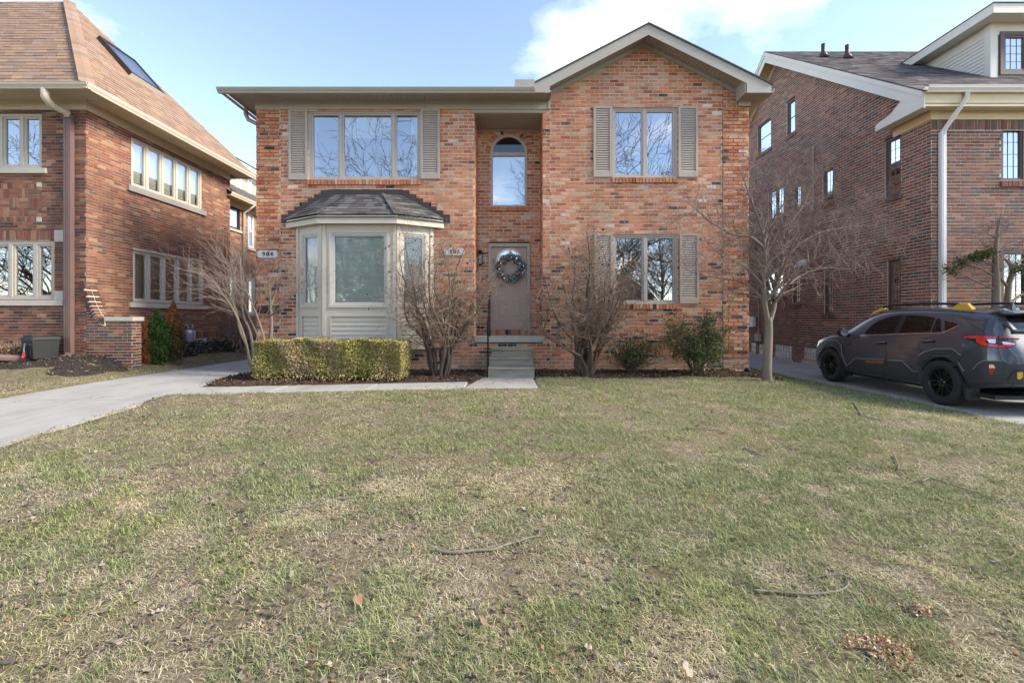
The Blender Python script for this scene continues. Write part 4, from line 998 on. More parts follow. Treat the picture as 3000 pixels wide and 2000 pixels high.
curtain(w, FL, lx(112), lx(162), LWl[2], LWl[3], -0.2, 5, m_curt); curtain(w, FL, lx(70), lx(92), LWl[2], LWl[3], -0.2, 3, m_curt)
w = window(lh, FS, *SU, [0.2, 0.4, 0.6, 0.8], m_lframe, m_glass, fw=0.06, sw=0.04, rec=0.04)
q = MB(FS); q.box(SU[0]+0.05, SU[1]-0.05, -0.16, -0.15, SU[2]+0.16, SU[3]-0.04); q.build('roller_shade', m_shade, w)
w = window(lh, FS, *SL, [0.2, 0.4, 0.6, 0.8], m_lframe, m_glass_s, fw=0.06, sw=0.04, rec=0.04); curtain(w, FS, SL[0]+0.05, SL[1]-0.1, SL[2], SL[3], -0.22, 22, m_curt)
q = MB(FS); q.box(SL[0]-0.03, SL[1]+0.03, 0.0, 0.06, SL[3]-0.02, SL[3]+0.02); q.build('drip_cap', m_lframe, lh)
w = window(lh, FS, SB[0]+0.14, SB[0]+0.52, SB[2]+0.12, SB[3]-0.02, [], m_white, m_glass_s, rec=0.05, fw=0.03, sw=0.015, name='basement_window')
q = MB(FS); q.box(SB[0]+0.001, SB[0]+0.14, -0.12, -0.05, SB[2], SB[3]); q.box(SB[0]+0.52, SB[1]-0.001, -0.12, -0.05, SB[2], SB[3]); q.box(SB[0]+0.14, SB[0]+0.52, -0.12, -0.05, SB[2], SB[2]+0.12); q.build('glass_block_panel', mat('glass_block', (0.25, 0.29, 0.31), 0.25, 0.3, 14, 0.6, 25, dirt=0.1), lh)
q = MB(); q.box(-15.8, XS-0.3, YL+2.5, YL+2.55, 0.3, 6.0); q.box(-15.8, XS-0.3, YL+0.3, YL+2.5, 3.35, 3.4); q.build('interior_partition', m_room, lh)
# eaves, soffit boards, gutters
EXl, EYl, EYb = -9.0, 9.4, 15.5; SZl = LT
q = MB(); q.box(-16, XS+0.03, YL-0.03, YL-0.007, lz(323), SZl); q.box(XS+0.007, XS+0.03, YL-0.007, 15.1, lz(323), SZl); q.build('frieze_board', m_cream, lh)
so = MB(); so.box(-16, XS, EYl, YL-0.03, SZl+0.014, SZl+0.03); so.box(XS+0.03, EXl, EYl, EYb, SZl+0.0141, SZl+0.031); so.box(XS, XS+0.03, EYl, YL, SZl+0.0141, SZl+0.031); sof = so.build('soffit', m_cream, lh)
nb = 0
for i in range(46):
    x1 = EXl-0.03-i*0.15
    if x1 < -15.5: break
    q = MB(); q.box(x1-0.144, x1, EYl+0.02, YL-0.031, SZl, SZl+0.014); q.build('soffit_board', m_cream, sof)
for i in range(28):
    y0 = YL+0.02+i*0.195; q = MB(); q.box(XS+0.031, EXl-0.02, y0, y0+0.188, SZl, SZl+0.014); q.build('soffit_board', m_yell if i > 0 else m_cream, sof)
gpr = [(0.0, -0.02), (0.075, -0.03), (0.085, 0.0), (0.115, 0.05), (0.118, 0.09), (0.125, 0.09), (0.125, 0.10), (0.105, 0.10), (0.104, 0.05), (0.07, 0.0), (0.0, 0.0)]
GZ = 6.075
q = MB(); q.prism([(EYl-a, GZ+z) for a, z in gpr], 'x', -16, EXl+0.1); q.build('gutter', m_cream, lh, fix=True)
q = MB(); q.prism([(EXl+a, GZ+z) for a, z in gpr], 'y', EYl-0.1, EYb+0.05); q.build('gutter', m_cream, lh, fix=True)
q = MB(); q.box(-16, EXl, EYl, EYl+0.02, SZl-0.03, GZ+0.1); q.box(EXl-0.02, EXl, EYl+0.02, EYb, SZl-0.03, GZ+0.1); q.box(-16, EXl-0.02, EYb-0.02, EYb, SZl-0.03, GZ+0.1); q.build('fascia', m_cream, lh)
# roof
AP = Vector((-12.42, 12.45, 10.1)); c0 = Vector((EXl+0.04, EYl-0.04, GZ+0.11)); c1 = Vector((EXl+0.04, EYb+0.04, GZ+0.11)); f0 = Vector((-17, EYl-0.04, GZ+0.11)); f1 = Vector((-17, AP.y, 10.1)); k0 = Vector((-17, EYb+0.04, GZ+0.11))
q = MB(); q.quad(f0, c0, AP, f1); q.add([c0, c1, AP], [(0, 1, 2)]); q.quad(c1, k0, f1, AP); rf = q.build('roof', m_roofg, lh)
tpal = palette([(6, (0.25, 0.165, 0.115)), (5, (0.275, 0.18, 0.125)), (4, (0.215, 0.145, 0.105)), (3, (0.255, 0.18, 0.14)), (1, (0.31, 0.20, 0.12))], 0.09)
sr = random.Random(8)
pcs = shingles(Vector((-14.2, f0.y, f0.z)), c0, AP, Vector((-14.2, AP.y, 10.1)), 30, 0.26, tpal, sr)
pcs += shingles(c0, c1, AP.copy(), AP.copy(), 34, 0.26, tpal, sr)
def sh_score(p):
    x, y = pix(p); return -1e9 if not (-20 < x < 800 and -10 < y < 700) else -p[1]
pcs += hip_caps(c0, AP, 26, 0.13, tpal, sr)
emit(pcs, 'shingle', rf, m_shing, 300, sh_score)
# skylight on the side slope
nS = (c1-c0).cross(AP-c0).normalized(); nS = nS if nS.z > 0 else -nS
def hit(px, py):
    d = Vector(((px-CX)/F, 1, (HZ-py)/F)); o = Vector((0, 0, CAMZ)); return o + d*((c0-o).dot(nS)/d.dot(nS))
p0, p1, p2 = hit(377, 222), hit(420, 243), hit(303, 128)
ud = Vector((0, 1, 0)); vd = nS.cross(ud).normalized(); vd = vd if vd.z > 0 else -vd
wu = 1.15; hv = (p2-p0).dot(vd)
sk = []
def skp(a, b_, h): return tuple(p0 + ud*a + vd*b_ + nS*h)
q = MB(); 
for (a0, a1, b0, b1) in ((0, wu, 0, 0.07), (0, wu, hv-0.07, hv), (0, 0.07, 0.07, hv-0.07), (wu-0.07, wu, 0.07, hv-0.07)):
    q.hexa([skp(a0, b0, 0), skp(a1, b0, 0), skp(a1, b1, 0), skp(a0, b1, 0), skp(a0, b0, 0.13), skp(a1, b0, 0.13), skp(a1, b1, 0.13), skp(a0, b1, 0.13)])
skl = q.build('skylight', m_flash, lh, fix=True)
q = MB(); q.quad(skp(0.07, 0.07, 0.11), skp(wu-0.07, 0.07, 0.11), skp(wu-0.07, hv-0.07, 0.11), skp(0.07, hv-0.07, 0.11)); q.build('pane', m_glass, skl)
q = MB(); q.hexa([skp(0, -0.012, 0), skp(wu, -0.012, 0), skp(wu, -0.002, 0), skp(0, -0.002, 0), skp(0, -0.012, 0.11), skp(wu, -0.012, 0.11), skp(wu, -0.002, 0.11), skp(0, -0.002, 0.11)]); q.build('skylight_sill', m_creamw, skl)
# downspout
xd = PXX(201, 9.93)
q = MB(); q.tube([(PXX(135, 9.4), 9.38, 6.08), (PXX(135, 9.4), 9.38, 5.90), (PXX(150, 9.5), 9.5, 5.78), (PXX(196, 9.9), 9.88, lz(335)), (xd, 9.92, lz(348))], 0.075, 8); q.build('downspout_elbow', m_cream, lh, smooth=True)
q = MB(); q.box(xd-0.08, xd+0.08, 9.885, 9.985, 0.42, lz(342)); 
for k in range(3): q.box(xd-0.05+k*0.04, xd-0.035+k*0.04, 9.879, 9.886, 0.45, lz(345))
q.build('downspout', m_dspout, lh)
gp_ = ray_ground(0, 1090)
q = MB(); q.tube([(xd, 9.93, 0.44), (xd, 9.90, 0.36), (xd-0.08, 9.78, 0.30), (-10.6, 9.2, G(-10.6, 9.2)+0.13), (-11.3, 8.7, G(-11.3, 8.7)+0.09)], [0.085, 0.09, 0.085, 0.08, 0.08], 8); q.build('downspout_extension', m_dspout, lh)

# ---- low wing wall with swept brick coping
ww = thing('wing_wall', (-9.1, 10.1, 0.1), 'low brick wing wall with swept coping and stone cap', 'wall')
wx0, wx1 = XS+0.001, -8.57; wy0, wy1 = YL+0.002, YL+0.26
FW = ((0, wy0, 0), (1, 0, 0), (0, -1, 0)); FWr = ((wx1, wy0, 0), (0, 1, 0), (1, 0, 0))
wpal = palette([(5, (0.16, 0.07, 0.05)), (4, (0.12, 0.075, 0.06)), (4, (0.22, 0.09, 0.055)), (3, (0.09, 0.07, 0.065)), (2, (0.28, 0.14, 0.08))], 0.15)
def sweep(x):
    s_ = min(1, max(0, (x+9.66)/0.50)); return 1.17 + 0.92*(1-s_)**2.1
pc2 = []; m2 = MB()
def clipw(z, lo, hi):
    if z < 1.17: return lo, hi
    xx = -9.66 + 0.5*(1-((z-1.17)/0.92)**(1/2.1)) if z < 2.09 else lo; return lo, min(hi, xx-0.02)
for fr_, a, b_, cl_ in ((FW, wx0, wx1, clipw), (FWr, 0.0, wy1-wy0, None)):
    r_, mm = brickwork(fr_, a, b_, -0.05, 1.16 if cl_ is None else 2.0, LL, LH, 0.012, wpal, rng, clip=cl_, jit=0.0015)
    pc2 += r_; b0 = len(m2.v); m2.v += mm.v; m2.f += [tuple(i+b0 for i in f) for f in mm.f]; m2.c += mm.c
m2.quad((wx0, wy1, -0.05), (wx1, wy1, -0.05), (wx1, wy1, 1.16), (wx0, wy1, 1.16)); m2.quad((wx0, wy0, 1.16), (wx1, wy0, 1.16), (wx1, wy1, 1.16), (wx0, wy1, 1.16))
m2.build('mortar_backing', m_mortar_r, ww); emit(pc2, 'brick', ww, m_brick2, 300, lambda p: 0.0 if p[1] > 0 else -1e9)
n = 13
for i in range(n):
    s0_, s1_ = i/n, (i+0.76)/n
    P = []
    for s_ in (s0_, s1_):
        x = -9.655 + 0.50*s_**0.8; z = sweep(x); d = 0.01; dz = (sweep(x+d)-sweep(x-d))/(2*d); tn = Vector((1, 0, dz)).normalized(); nn = Vector((-tn.z, 0, tn.x)); P.append((Vector((x, 0, z)), nn))
    for (ya, yb) in ((wy0-0.03, wy0+0.105), (wy0+0.13, wy1+0.02)):
        q = MB(); c = tuple(0.75*v for v in wpal(0, 0, rng))
        q.hexa([tuple(p+Vector((0, y, 0))+nn*h) for h in (-0.09, 0.02) for (p, nn), y in ((P[0], ya), (P[1], ya), (P[1], yb), (P[0], yb))], c); q.build('coping_brick', m_brick2, ww, fix=True)
xs2 = [-9.655+0.5*(i/16)**0.8 for i in range(17)]; q = MB()
for a, b_ in zip(xs2[:-1], xs2[1:]): q.hexa([(a, wy0-0.024, sweep(a)-0.12), (b_, wy0-0.024, sweep(b_)-0.12), (b_, wy1, sweep(b_)-0.12), (a, wy1, sweep(a)-0.12), (a, wy0-0.024, sweep(a)+0.014), (b_, wy0-0.024, sweep(b_)+0.014), (b_, wy1, sweep(b_)+0.014), (a, wy1, sweep(a)+0.014)])
q.build('coping_mortar', m_mortar_r, ww)
q = MB(); q.box(-9.17, wx1+0.04, wy0-0.03, wy1+0.03, 1.162, 1.255); q.build('stone_cap', m_stone, ww)

# ---- gas meter
gm = thing('gas_meter', (-9.45, 12.9, 0.5), 'grey gas meter on the side wall of the left house', 'gas meter')
m_gm = mat('meter_grey', (0.24, 0.27, 0.30), 0.45, 0.08, 6, 0.1, 60, dirt=0.2)
q = MB(); q.lathe([(0.02, 0.53), (0.12, 0.54), (0.13, 0.58), (0.13, 0.84), (0.11, 0.88), (0.02, 0.88)], 14, (-9.36, 12.9, 0)); q.build('meter_body', m_gm, gm, smooth=True)
q = MB(); q.lathe([(0.001, 0.0), (0.075, 0.0), (0.075, 0.05), (0.06, 0.06), (0.001, 0.06)], 14, (-9.32, 12.78, 0.82), 'y'); q.build('dial', m_white, gm, smooth=True)
for dy in (-0.08, 0.1):
    q = MB(); q.tube([(-9.36, 12.9+dy, 0.86), (-9.36, 12.9+dy, 0.98), (-9.38, 12.9+dy*1.2, 1.04), (-9.45, 12.9+dy*1.5, 1.05), (-9.56, 12.9+dy*1.6, 1.0)], 0.025, 7); q.build('pipe', m_gm, gm, smooth=True)

# ---- black hose box with red nozzle
hb = thing('hose_box', (-10.15, 9.55, 0.33), 'black plastic hose reel box beside the brown downspout', 'hose box')
zb = G(-10.1, 9.5)+0.02
cs_ = Matrix.Rotation(R(-24), 3, 'Z')
def hp(x, y, z): v = cs_ @ Vector((x, y, 0)); return (-10.16+v.x, 9.56+v.y, zb+z)
def hbox(x0, x1, y0, y1, z0, z1): return [hp(*p) for p in ((x0,y0,z0),(x1,y0,z0),(x1,y1,z0),(x0,y1,z0),(x0,y0,z1),(x1,y0,z1),(x1,y1,z1),(x0,y1,z1))]
q = MB(); q.hexa([hp(*p) for p in ((-0.25,-0.19,0),(0.25,-0.19,0),(0.25,0.19,0),(-0.25,0.19,0),(-0.27,-0.21,0.40),(0.27,-0.21,0.40),(0.27,0.21,0.40),(-0.27,0.21,0.40))]); q.build('box', m_blackp, hb, fix=True)
q = MB(); q.hexa([hp(*p) for p in ((-0.29,-0.23,0.402),(0.29,-0.23,0.402),(0.29,0.23,0.402),(-0.29,0.23,0.402),(-0.26,-0.20,0.46),(0.26,-0.20,0.46),(0.26,0.20,0.46),(-0.26,0.20,0.46))]); q.build('lid', m_blackp, hb, fix=True)
q = MB(); q.hexa(hbox(-0.2, 0.2, -0.216, -0.209, 0.33, 0.37)); q.build('slot', m_dark, hb)
for k in range(5): q = MB(); q.hexa(hbox(-0.20+k*0.09, -0.17+k*0.09, -0.214, -0.205, 0.06, 0.29)); q.build('rib', m_blackp, hb)
q = MB(); q.tube([hp(-0.02, -0.23, 0.33), hp(0.0, -0.25, 0.2), hp(0.01, -0.25, 0.12)], 0.012, 6); q.build('hose', mat('hose_grey', (0.35, 0.35, 0.33), 0.5, dirt=0), hb)
q = MB(); q.tube([hp(0.01, -0.25, 0.14), hp(0.015, -0.26, 0.06), hp(0.05, -0.30, 0.02)], [0.02, 0.03, 0.022], 8); q.build('nozzle', mat('red_plastic', (0.45, 0.02, 0.02), 0.4, dirt=0), hb)

# ---- rear wing seen between the houses
rw = thing('rear_wing', (-11, 15.4, 0.2), 'tan brick rear wing between the two houses, with white windows', 'house')
XW = -9.92; FRW = ((XW, 0, 0), (0, 1, 0), (1, 0, 0)); rpal = palette([(5, (0.36, 0.20, 0.12)), (5, (0.30, 0.15, 0.09)), (3, (0.42, 0.27, 0.17)), (2, (0.22, 0.11, 0.075))], 0.12)
ops = [(15.45, 16.19, 4.42, 5.22), (16.67, 17.08, 3.9, 5.2), (15.5, 15.95, 1.85, 2.75), (16.7, 17.12, 1.4, 2.72)]
r_, mm = brickwork(FRW, 15.12, 21, 0.0, 5.42, LL, LH, LJ, rpal, rng, ops, jit=0.0015)
for W in ops: reveal(mm, *W, 0.12)
mm.fr = None; mm.quad((XW, 21, 0), (-15, 21, 0), (-15, 21, 5.4), (XW, 21, 5.4))
mm.build('mortar_backing', m_mortar_l, rw); emit(r_, 'brick', rw, m_brick2, 300, lambda p: brick_score(p) if p[1] > 0 else -1e9)
for i, W in enumerate(ops):
    w = window(rw, FRW, *W, [], m_white if i else m_flash, m_glass_s, rec=0.04, fw=0.05, sw=0.03, grids=None if i == 0 else (1, 2, 0.03)); stone(FRW, W[0]-0.06, W[1]+0.06, W[2]-0.09, W[2]-0.002, 0.05, 'stone_sill', rw)
q = MB(); q.box(XW+0.01, XW+0.06, 15.12, 21, 5.2, 5.42); q.box(XW, XW+0.42, 15.12, 21, 5.42, 5.44); q.build('soffit', m_yell, rw)
q = MB(); q.prism([(XW+0.40+a, 5.40+z) for a, z in gpr], 'y', 14.9, 21); q.build('gutter', m_cream, rw, fix=True)
q = MB(); q.box(XW-0.9, XW-0.85, 16.6, 20, 5.4, 7.2); q.build('dormer_wall', m_creamw, rw)
FD = ((XW-0.85, 0, 0), (0, 1, 0), (1, 0, 0)); FD2 = ((0, 16.6, 0), (1, 0, 0), (0, -1, 0))
for k in range(8): q = MB(FD2); q.box(-13, XW-0.85, 0.0, 0.02-0.001*k, 5.45+k*0.2, 5.64+k*0.2); q.build('siding_board', m_creamw, rw)
for (a, b_) in ((16.75, 17.35), (17.5, 18.1), (18.2, 18.9)): window(rw, FD, a, b_, 5.85, 6.95, [], m_white, m_glass_s, rec=-0.02, fw=0.06, sw=0.03)
q = MB(); q.add([(XW+0.46, 14.9, 5.5), (XW+0.46, 21.2, 5.5), (-13.5, 21.2, 8.2), (-13.5, 14.9, 8.2)], [(0, 1, 2, 3)]); q.build('roof', m_roofg, rw)
q = MB(); q.hexa([(XW-0.45, 16.2, 7.05), (XW-0.45, 20.2, 7.05), (-13.4, 20.2, 7.05), (-13.4, 16.2, 7.05), (XW-0.45, 16.2, 7.25), (XW-0.45, 20.2, 7.25), (-13.4, 20.2, 8.6), (-13.4, 16.2, 8.6)]); q.build('dormer_eave', m_creamw, rw, fix=True)
q = MB(); q.quad((XW-0.40, 16.15, 7.26), (XW-0.40, 20.25, 7.26), (-13.4, 20.25, 8.64), (-13.4, 16.15, 8.64)); q.build('dormer_roof', mat('slate_roof', (0.05, 0.05, 0.06), 0.9, 0.3, 10, 0.4, 90, dirt=0.2), rw)
q = MB(); yd = 16.3; q.tube([(XW+0.45, yd, 5.4), (XW+0.3, yd, 5.25), (XW+0.08, yd, 5.1), (XW+0.07, yd, 0.2)], 0.045, 7); q.build('downspout', m_creamw, rw, smooth=True)
# ================================================================== right neighbour house
YR, XRW = 9.74, 9.2
rh = thing('brick_house', (12, YR, -0.2), 'dark red brick house on the right with dormer and white rakes', 'house')
rng = random.Random(31)
rpal2 = palette([(24, (0.215, 0.10, 0.076)), (20, (0.25, 0.122, 0.09)), (15, (0.17, 0.104, 0.087)), (12, (0.125, 0.10, 0.093)), (9, (0.30, 0.16, 0.115)), (5, (0.165, 0.068, 0.056))], 0.15)
F1 = ((0, YR, 0), (1, 0, 0), (0, -1, 0)); F2 = ((XRW, 0, 0), (0, 1, 0), (-1, 0, 0))
qx = lambda px: PXX(px, YR); qz = lambda py: PZZ(py, YR)
RL, RH, RJ = 0.214, 0.0727, 0.0145
def sw_(x0, x1, y0, y1):      # side-wall pixel rect -> (Y0, Y1, z0, z1)
    a = XRW*F/(x1-CX); b_ = XRW*F/(x0-CX); ym = (a+b_)/2; return (a, b_, PZZ(y1, ym), PZZ(y0, ym))
SW = [sw_(2219, 2259, 356, 446), sw_(2305, 2330, 293, 394), sw_(2592, 2640, 402, 575), sw_(2410, 2441, 494, 594), sw_(2326, 2347, 540, 630), sw_(2251, 2296, 551, 645),
      sw_(2600, 2640, 757, 912), sw_(2415, 2442, 789, 920), sw_(2322, 2345, 799, 890), sw_(2241, 2297, 793, 870)]
BW = [sw_(2201, 2215, 1003, 1032), sw_(2224, 2248, 1008, 1038), sw_(2272, 2320, 1010, 1048), sw_(2356, 2392, 1018, 1056)]
U1 = (qx(2932), qx(3090), qz(532), qz(367)); U2 = (qx(2934), qx(3110), qz(897), qz(733))
RKX = 8.8; PKY, PKZr, EVY, EVZ = 15.4, 10.46, 9.45, 6.05
slope = (PKZr-EVZ)/(PKY-EVY); YEND = 21.2
def roof_z(y): return PKZr - slope*abs(y-PKY)
rwall = bpy.data.objects.new('wall', None); rwall.location = (12, YR, 0); put(rwall, rh); rwall.matrix_parent_inverse = WM[rh.name].inverted(); WM[rwall.name] = Matrix.Translation((12, YR, 0))
def clip_r(z, lo, hi):
    d = (PKZr-0.22-z)/slope; return max(lo, PKY-d), min(hi, PKY+d)
pcs = []; mo = MB()
FZ0, FZ1 = qz(352), qz(325)
for fr_, a, b_, zt, ops, cl_ in ((F1, XRW, 20, FZ1, [U1, U2, (XRW, 20, FZ0-0.22, FZ0+0.05)], None), (F2, YR, YEND, PKZr, SW+BW, clip_r)):
    r_, mm = brickwork(fr_, a, b_, -0.19, zt, RL, RH, RJ, rpal2, rng, ops, clip=cl_, jit=0.0015)
    pcs += r_; b0 = len(mo.v); mo.v += mm.v; mo.f += [tuple(i+b0 for i in f) for f in mm.f]; mo.c += mm.c
pcs += upright_row(F1, XRW, 14, FZ0-0.215, FZ0-0.003, 0.0727, 0.012, rpal2, rng, 0.006)
mo.fr = F1; mo.quad((XRW, -0.001, FZ0-0.23), (20, -0.001, FZ0-0.23), (20, -0.001, FZ0+0.06), (XRW, -0.001, FZ0+0.06))
for W in (U1, U2): reveal(mo, *W, 0.12)
mo.fr = F2
for W in SW+BW: reveal(mo, *W, 0.13)
mo.fr = None
for W in SW: pcs += upright_row(F2, W[0]-0.05, W[1]+0.05, W[2]-0.12, W[2]-0.004, 0.0727, 0.012, rpal2, rng, 0.05)
for W in (U1, U2): pcs += upright_row(F1, W[0]-0.03, W[1]+0.05, W[2]-0.12, W[2]-0.004, 0.0727, 0.012, rpal2, rng, 0.05)
mo.quad((XRW, YEND, -0.2), (20, YEND, -0.2), (20, YEND, EVZ), (XRW, YEND, EVZ)); mo.quad((20, YR, -0.2), (20, YEND, -0.2), (20, YEND, EVZ), (20, YR, EVZ)); mo.add([(20, YR, EVZ), (20, YEND, EVZ), (20, PKY, PKZr-0.1)], [(0, 1, 2)])
mo.build('mortar_backing', m_mortar_r, rwall)
emit(pcs, 'brick', rwall, m_brick2, 300, lambda p: -1e9 if p[1] < 0 or not (2196 < pix(p)[0] < 2998 and 100 < pix(p)[1] < 940) else -math.hypot(p[1], p[0])-(0 if pix(p)[1] < 900 else 5))
m_brown = mat('brown_window_frame', (0.11, 0.075, 0.065), 0.45, 0.08, 3, 0.03, 60, dirt=0.1)
for i, W in enumerate(SW):
    w = window(rh, F2, *W, [0.5] if i in (5, 9) else [], m_brown, m_glass, rec=0.05, fw=0.045, sw=0.03, grids=(2, 6, 0.008) if i in (2, 6) else ((1, 2, 0.03) if i in (0, 1) else (2, 3, 0.008)))
    curtain(w, F2, W[0]+0.05, W[1]-0.05, W[2] if i % 3 else (W[2]+W[3])/2, W[3], -0.2, 5, m_shade)
for W in (U1, U2):
    w = window(rh, F1, *W, [0.45], m_brown, m_glass_s if W is U2 else m_glass, rec=0.04, fw=0.05, sw=0.035, grids=(3, 6, 0.012) if W is U2 else (3, 4, 0.008))
    curtain(w, F1, W[0]+0.05, W[0]+0.75, W[2], W[3], -0.2, 6, m_shade if W is U1 else m_dark)
m_gb = mat('glass_block_white', (0.55, 0.52, 0.46), 0.3, 0.25, 12, 0.8, 22, 0.02, dirt=0.25)
for i, W in enumerate(BW):
    q = MB(F2); q.box(W[0], W[1], -0.1, -0.02, W[2], W[3]); bw = q.build('basement_window', m_stone, rh)
    n1_ = max(2, round((W[1]-W[0])/0.16)); n2_ = 2
    for a in range(n1_):
        for b_ in range(n2_):
            q = MB(F2); u0 = W[0]+(W[1]-W[0])*a/n1_+0.008; u1 = W[0]+(W[1]-W[0])*(a+1)/n1_-0.008; v0 = W[2]+(W[3]-W[2])*b_/n2_+0.008; v1 = W[2]+(W[3]-W[2])*(b_+1)/n2_-0.008
            q.hexa([(u0, -0.02, v0), (u1, -0.02, v0), (u1, -0.02, v1), (u0, -0.02, v1), (u0+0.015, -0.003, v0+0.015), (u1-0.015, -0.003, v0+0.015), (u1-0.015, -0.003, v1-0.015), (u0+0.015, -0.003, v1-0.015)]); q.build('glass_block', m_gb, bw)
    q = MB(F2); q.box(W[0]-0.06, W[1]+0.06, -0.02, 0.045, W[2]-0.13, W[2]-0.002); q.build('stone_sill', m_stone, rh)
q = MB(); q.box(XRW+0.3, 19.7, YR+2.6, YR+2.65, 0, 7.6); q.box(XRW+1.2, XRW+1.25, YR+0.3, YEND-0.3, 0, 5.9); q.build('interior_partition', m_room, rh)
# eaves
SZr = FZ1
q = MB(); q.box(XRW-0.03, 20, YR-0.03, YR-0.007, FZ0, SZr); q.box(XRW-0.03, XRW-0.007, YR-0.007, YR+0.95, FZ0, SZr); q.build('frieze_board', m_yell, rh)
so = MB(); so.box(RKX, 20, EVY-0.0, YR-0.03, SZr+0.014, SZr+0.03); so.box(RKX, XRW-0.03, YR-0.03, YR+0.95, SZr+0.0141, SZr+0.031); sof = so.build('soffit', m_creamw, rh)
for i in range(40):
    x0 = RKX+0.02+i*0.13
    if x0 > 13.5: break
    q = MB(); q.box(x0, x0+0.124, EVY+0.015, YR-0.031, SZr, SZr+0.014); q.build('soffit_board', m_creamw, sof)
GZr = EVZ-0.02
q = MB(); q.box(RKX, 20, EVY, EVY+0.02, SZr-0.04, GZr+0.12); q.build('fascia', m_yell, rh)
q = MB(); q.prism([(EVY-a, GZr+z) for a, z in gpr], 'x', RKX-0.02, 20); q.build('gutter', m_creamw, rh, fix=True)
# cornice return on the side
q = MB(); q.hexa([(RKX-0.028, EVY+0.003, SZr-0.045), (RKX-0.003, EVY+0.003, SZr-0.045), (RKX-0.003, YR+0.97, SZr-0.045), (RKX-0.028, YR+0.97, SZr-0.045), (RKX-0.028, EVY+0.003, GZr+0.085), (RKX-0.003, EVY+0.003, GZr+0.085), (RKX-0.003, YR+0.97, SZr+0.10), (RKX-0.028, YR+0.97, SZr+0.10)])
q.box(RKX, XRW-0.001, YR+0.95, YR+0.97, SZr-0.04, SZr+0.09); q.quad((RKX-0.02, EVY+0.022, GZr+0.09), (XRW, EVY+0.022, GZr+0.09), (XRW, YR+0.97, SZr+0.10), (RKX-0.02, YR+0.97, SZr+0.10)); q.build('cornice_return', m_creamw, rh)
q = MB(); q.prism([(EVY+0.03, GZr+0.05), (YR+0.75, SZr+0.08), (YR+0.30, roof_z(YR+0.30)-0.34), (EVY+0.03, roof_z(EVY)-0.30)], 'x', RKX+0.004, RKX+0.016); q.build('return_infill', m_creamw, rh, fix=True)
# rakes
def rake(y0, y1, h, x0, x1, name, m_, dz=0.0):
    q = MB(); q.prism([(y0, roof_z(y0)+dz), (y1, roof_z(y1)+dz), (y1, roof_z(y1)+dz-h), (y0, roof_z(y0)+dz-h)], 'x', x0, x1); return q.build(name, m_, rh, fix=True)
rake(EVY+0.0, PKY, 0.36, RKX-0.02, RKX, 'rake_board', m_creamw); rake(PKY, YEND, 0.36, RKX-0.02, RKX, 'rake_board', m_creamw)
rake(EVY+0.02, PKY, 0.12, RKX-0.045, RKX-0.02, 'rake_moulding', m_creamw); rake(PKY, YEND, 0.12, RKX-0.045, RKX-0.02, 'rake_moulding', m_creamw)
rake(YR+0.5, PKY, 0.20, XRW-0.035, XRW-0.01, 'wall_frieze', m_yell, -0.16); rake(PKY, YEND, 0.30, XRW-0.035, XRW-0.01, 'wall_frieze', m_yell, -0.16)
for (a, b_, n) in ((EVY+0.03, PKY, 31), (PKY, YEND, 30)):
    for i in range(n):
        y0 = a+(b_-a)*i/n; y1 = a+(b_-a)*(i+1)/n-0.008; q = MB(); zz_ = -0.17
        q.hexa([(RKX, y0, roof_z(y0)+zz_), (XRW-0.036, y0, roof_z(y0)+zz_), (XRW-0.036, y1, roof_z(y1)+zz_), (RKX, y1, roof_z(y1)+zz_), (RKX, y0, roof_z(y0)+zz_+0.015), (XRW-0.036, y0, roof_z(y0)+zz_+0.015), (XRW-0.036, y1, roof_z(y1)+zz_+0.015), (RKX, y1, roof_z(y1)+zz_+0.015)]); q.build('rake_soffit_board', m_yell, sof)
# roof with shingle courses
e0 = Vector((RKX-0.05, EVY-0.05, roof_z(EVY-0.05)+0.02)); e1 = Vector((20.2, EVY-0.05, roof_z(EVY-0.05)+0.02)); t0 = Vector((RKX-0.05, PKY, PKZr+0.02)); t1 = Vector((20.2, PKY, PKZr+0.02)); k0 = Vector((RKX-0.05, YEND+0.3, roof_z(YEND+0.3)+0.02)); k1 = Vector((20.2, YEND+0.3, roof_z(YEND+0.3)+0.02))
q = MB(); q.quad(e0, e1, t1, t0); q.quad(t0, t1, k1, k0); q.hexa([(RKX-0.05, EVY-0.05, e0.z-0.02), (RKX+0.1, EVY-0.05, e0.z-0.02), (RKX+0.1, PKY, PKZr), (RKX-0.05, PKY, PKZr), tuple(e0+Vector((0, 0, -0.002))), (RKX+0.1, EVY-0.05, e0.z-0.002), (RKX+0.1, PKY, PKZr+0.018), tuple(t0+Vector((0, 0, -0.002)))]); rf = q.build('roof', m_roofg, rh)
gpal = palette([(5, (0.10, 0.088, 0.09)), (5, (0.13, 0.112, 0.11)), (3, (0.08, 0.072, 0.076)), (2, (0.18, 0.155, 0.15))], 0.15)
def fr_pal(u, z, r): return gpal(u, z, r)
sr = random.Random(9); pcs = shingles(e0, Vector((15.5, e1.y, e1.z)), Vector((15.5, PKY, t1.z)), t0, 46, 0.28, fr_pal, sr)
emit(pcs, 'shingle', rf, m_shing, 300, lambda p: -1e9 if not (2240 < pix(p)[0] < 2998 and pix(p)[1] > 20) else -p[1])
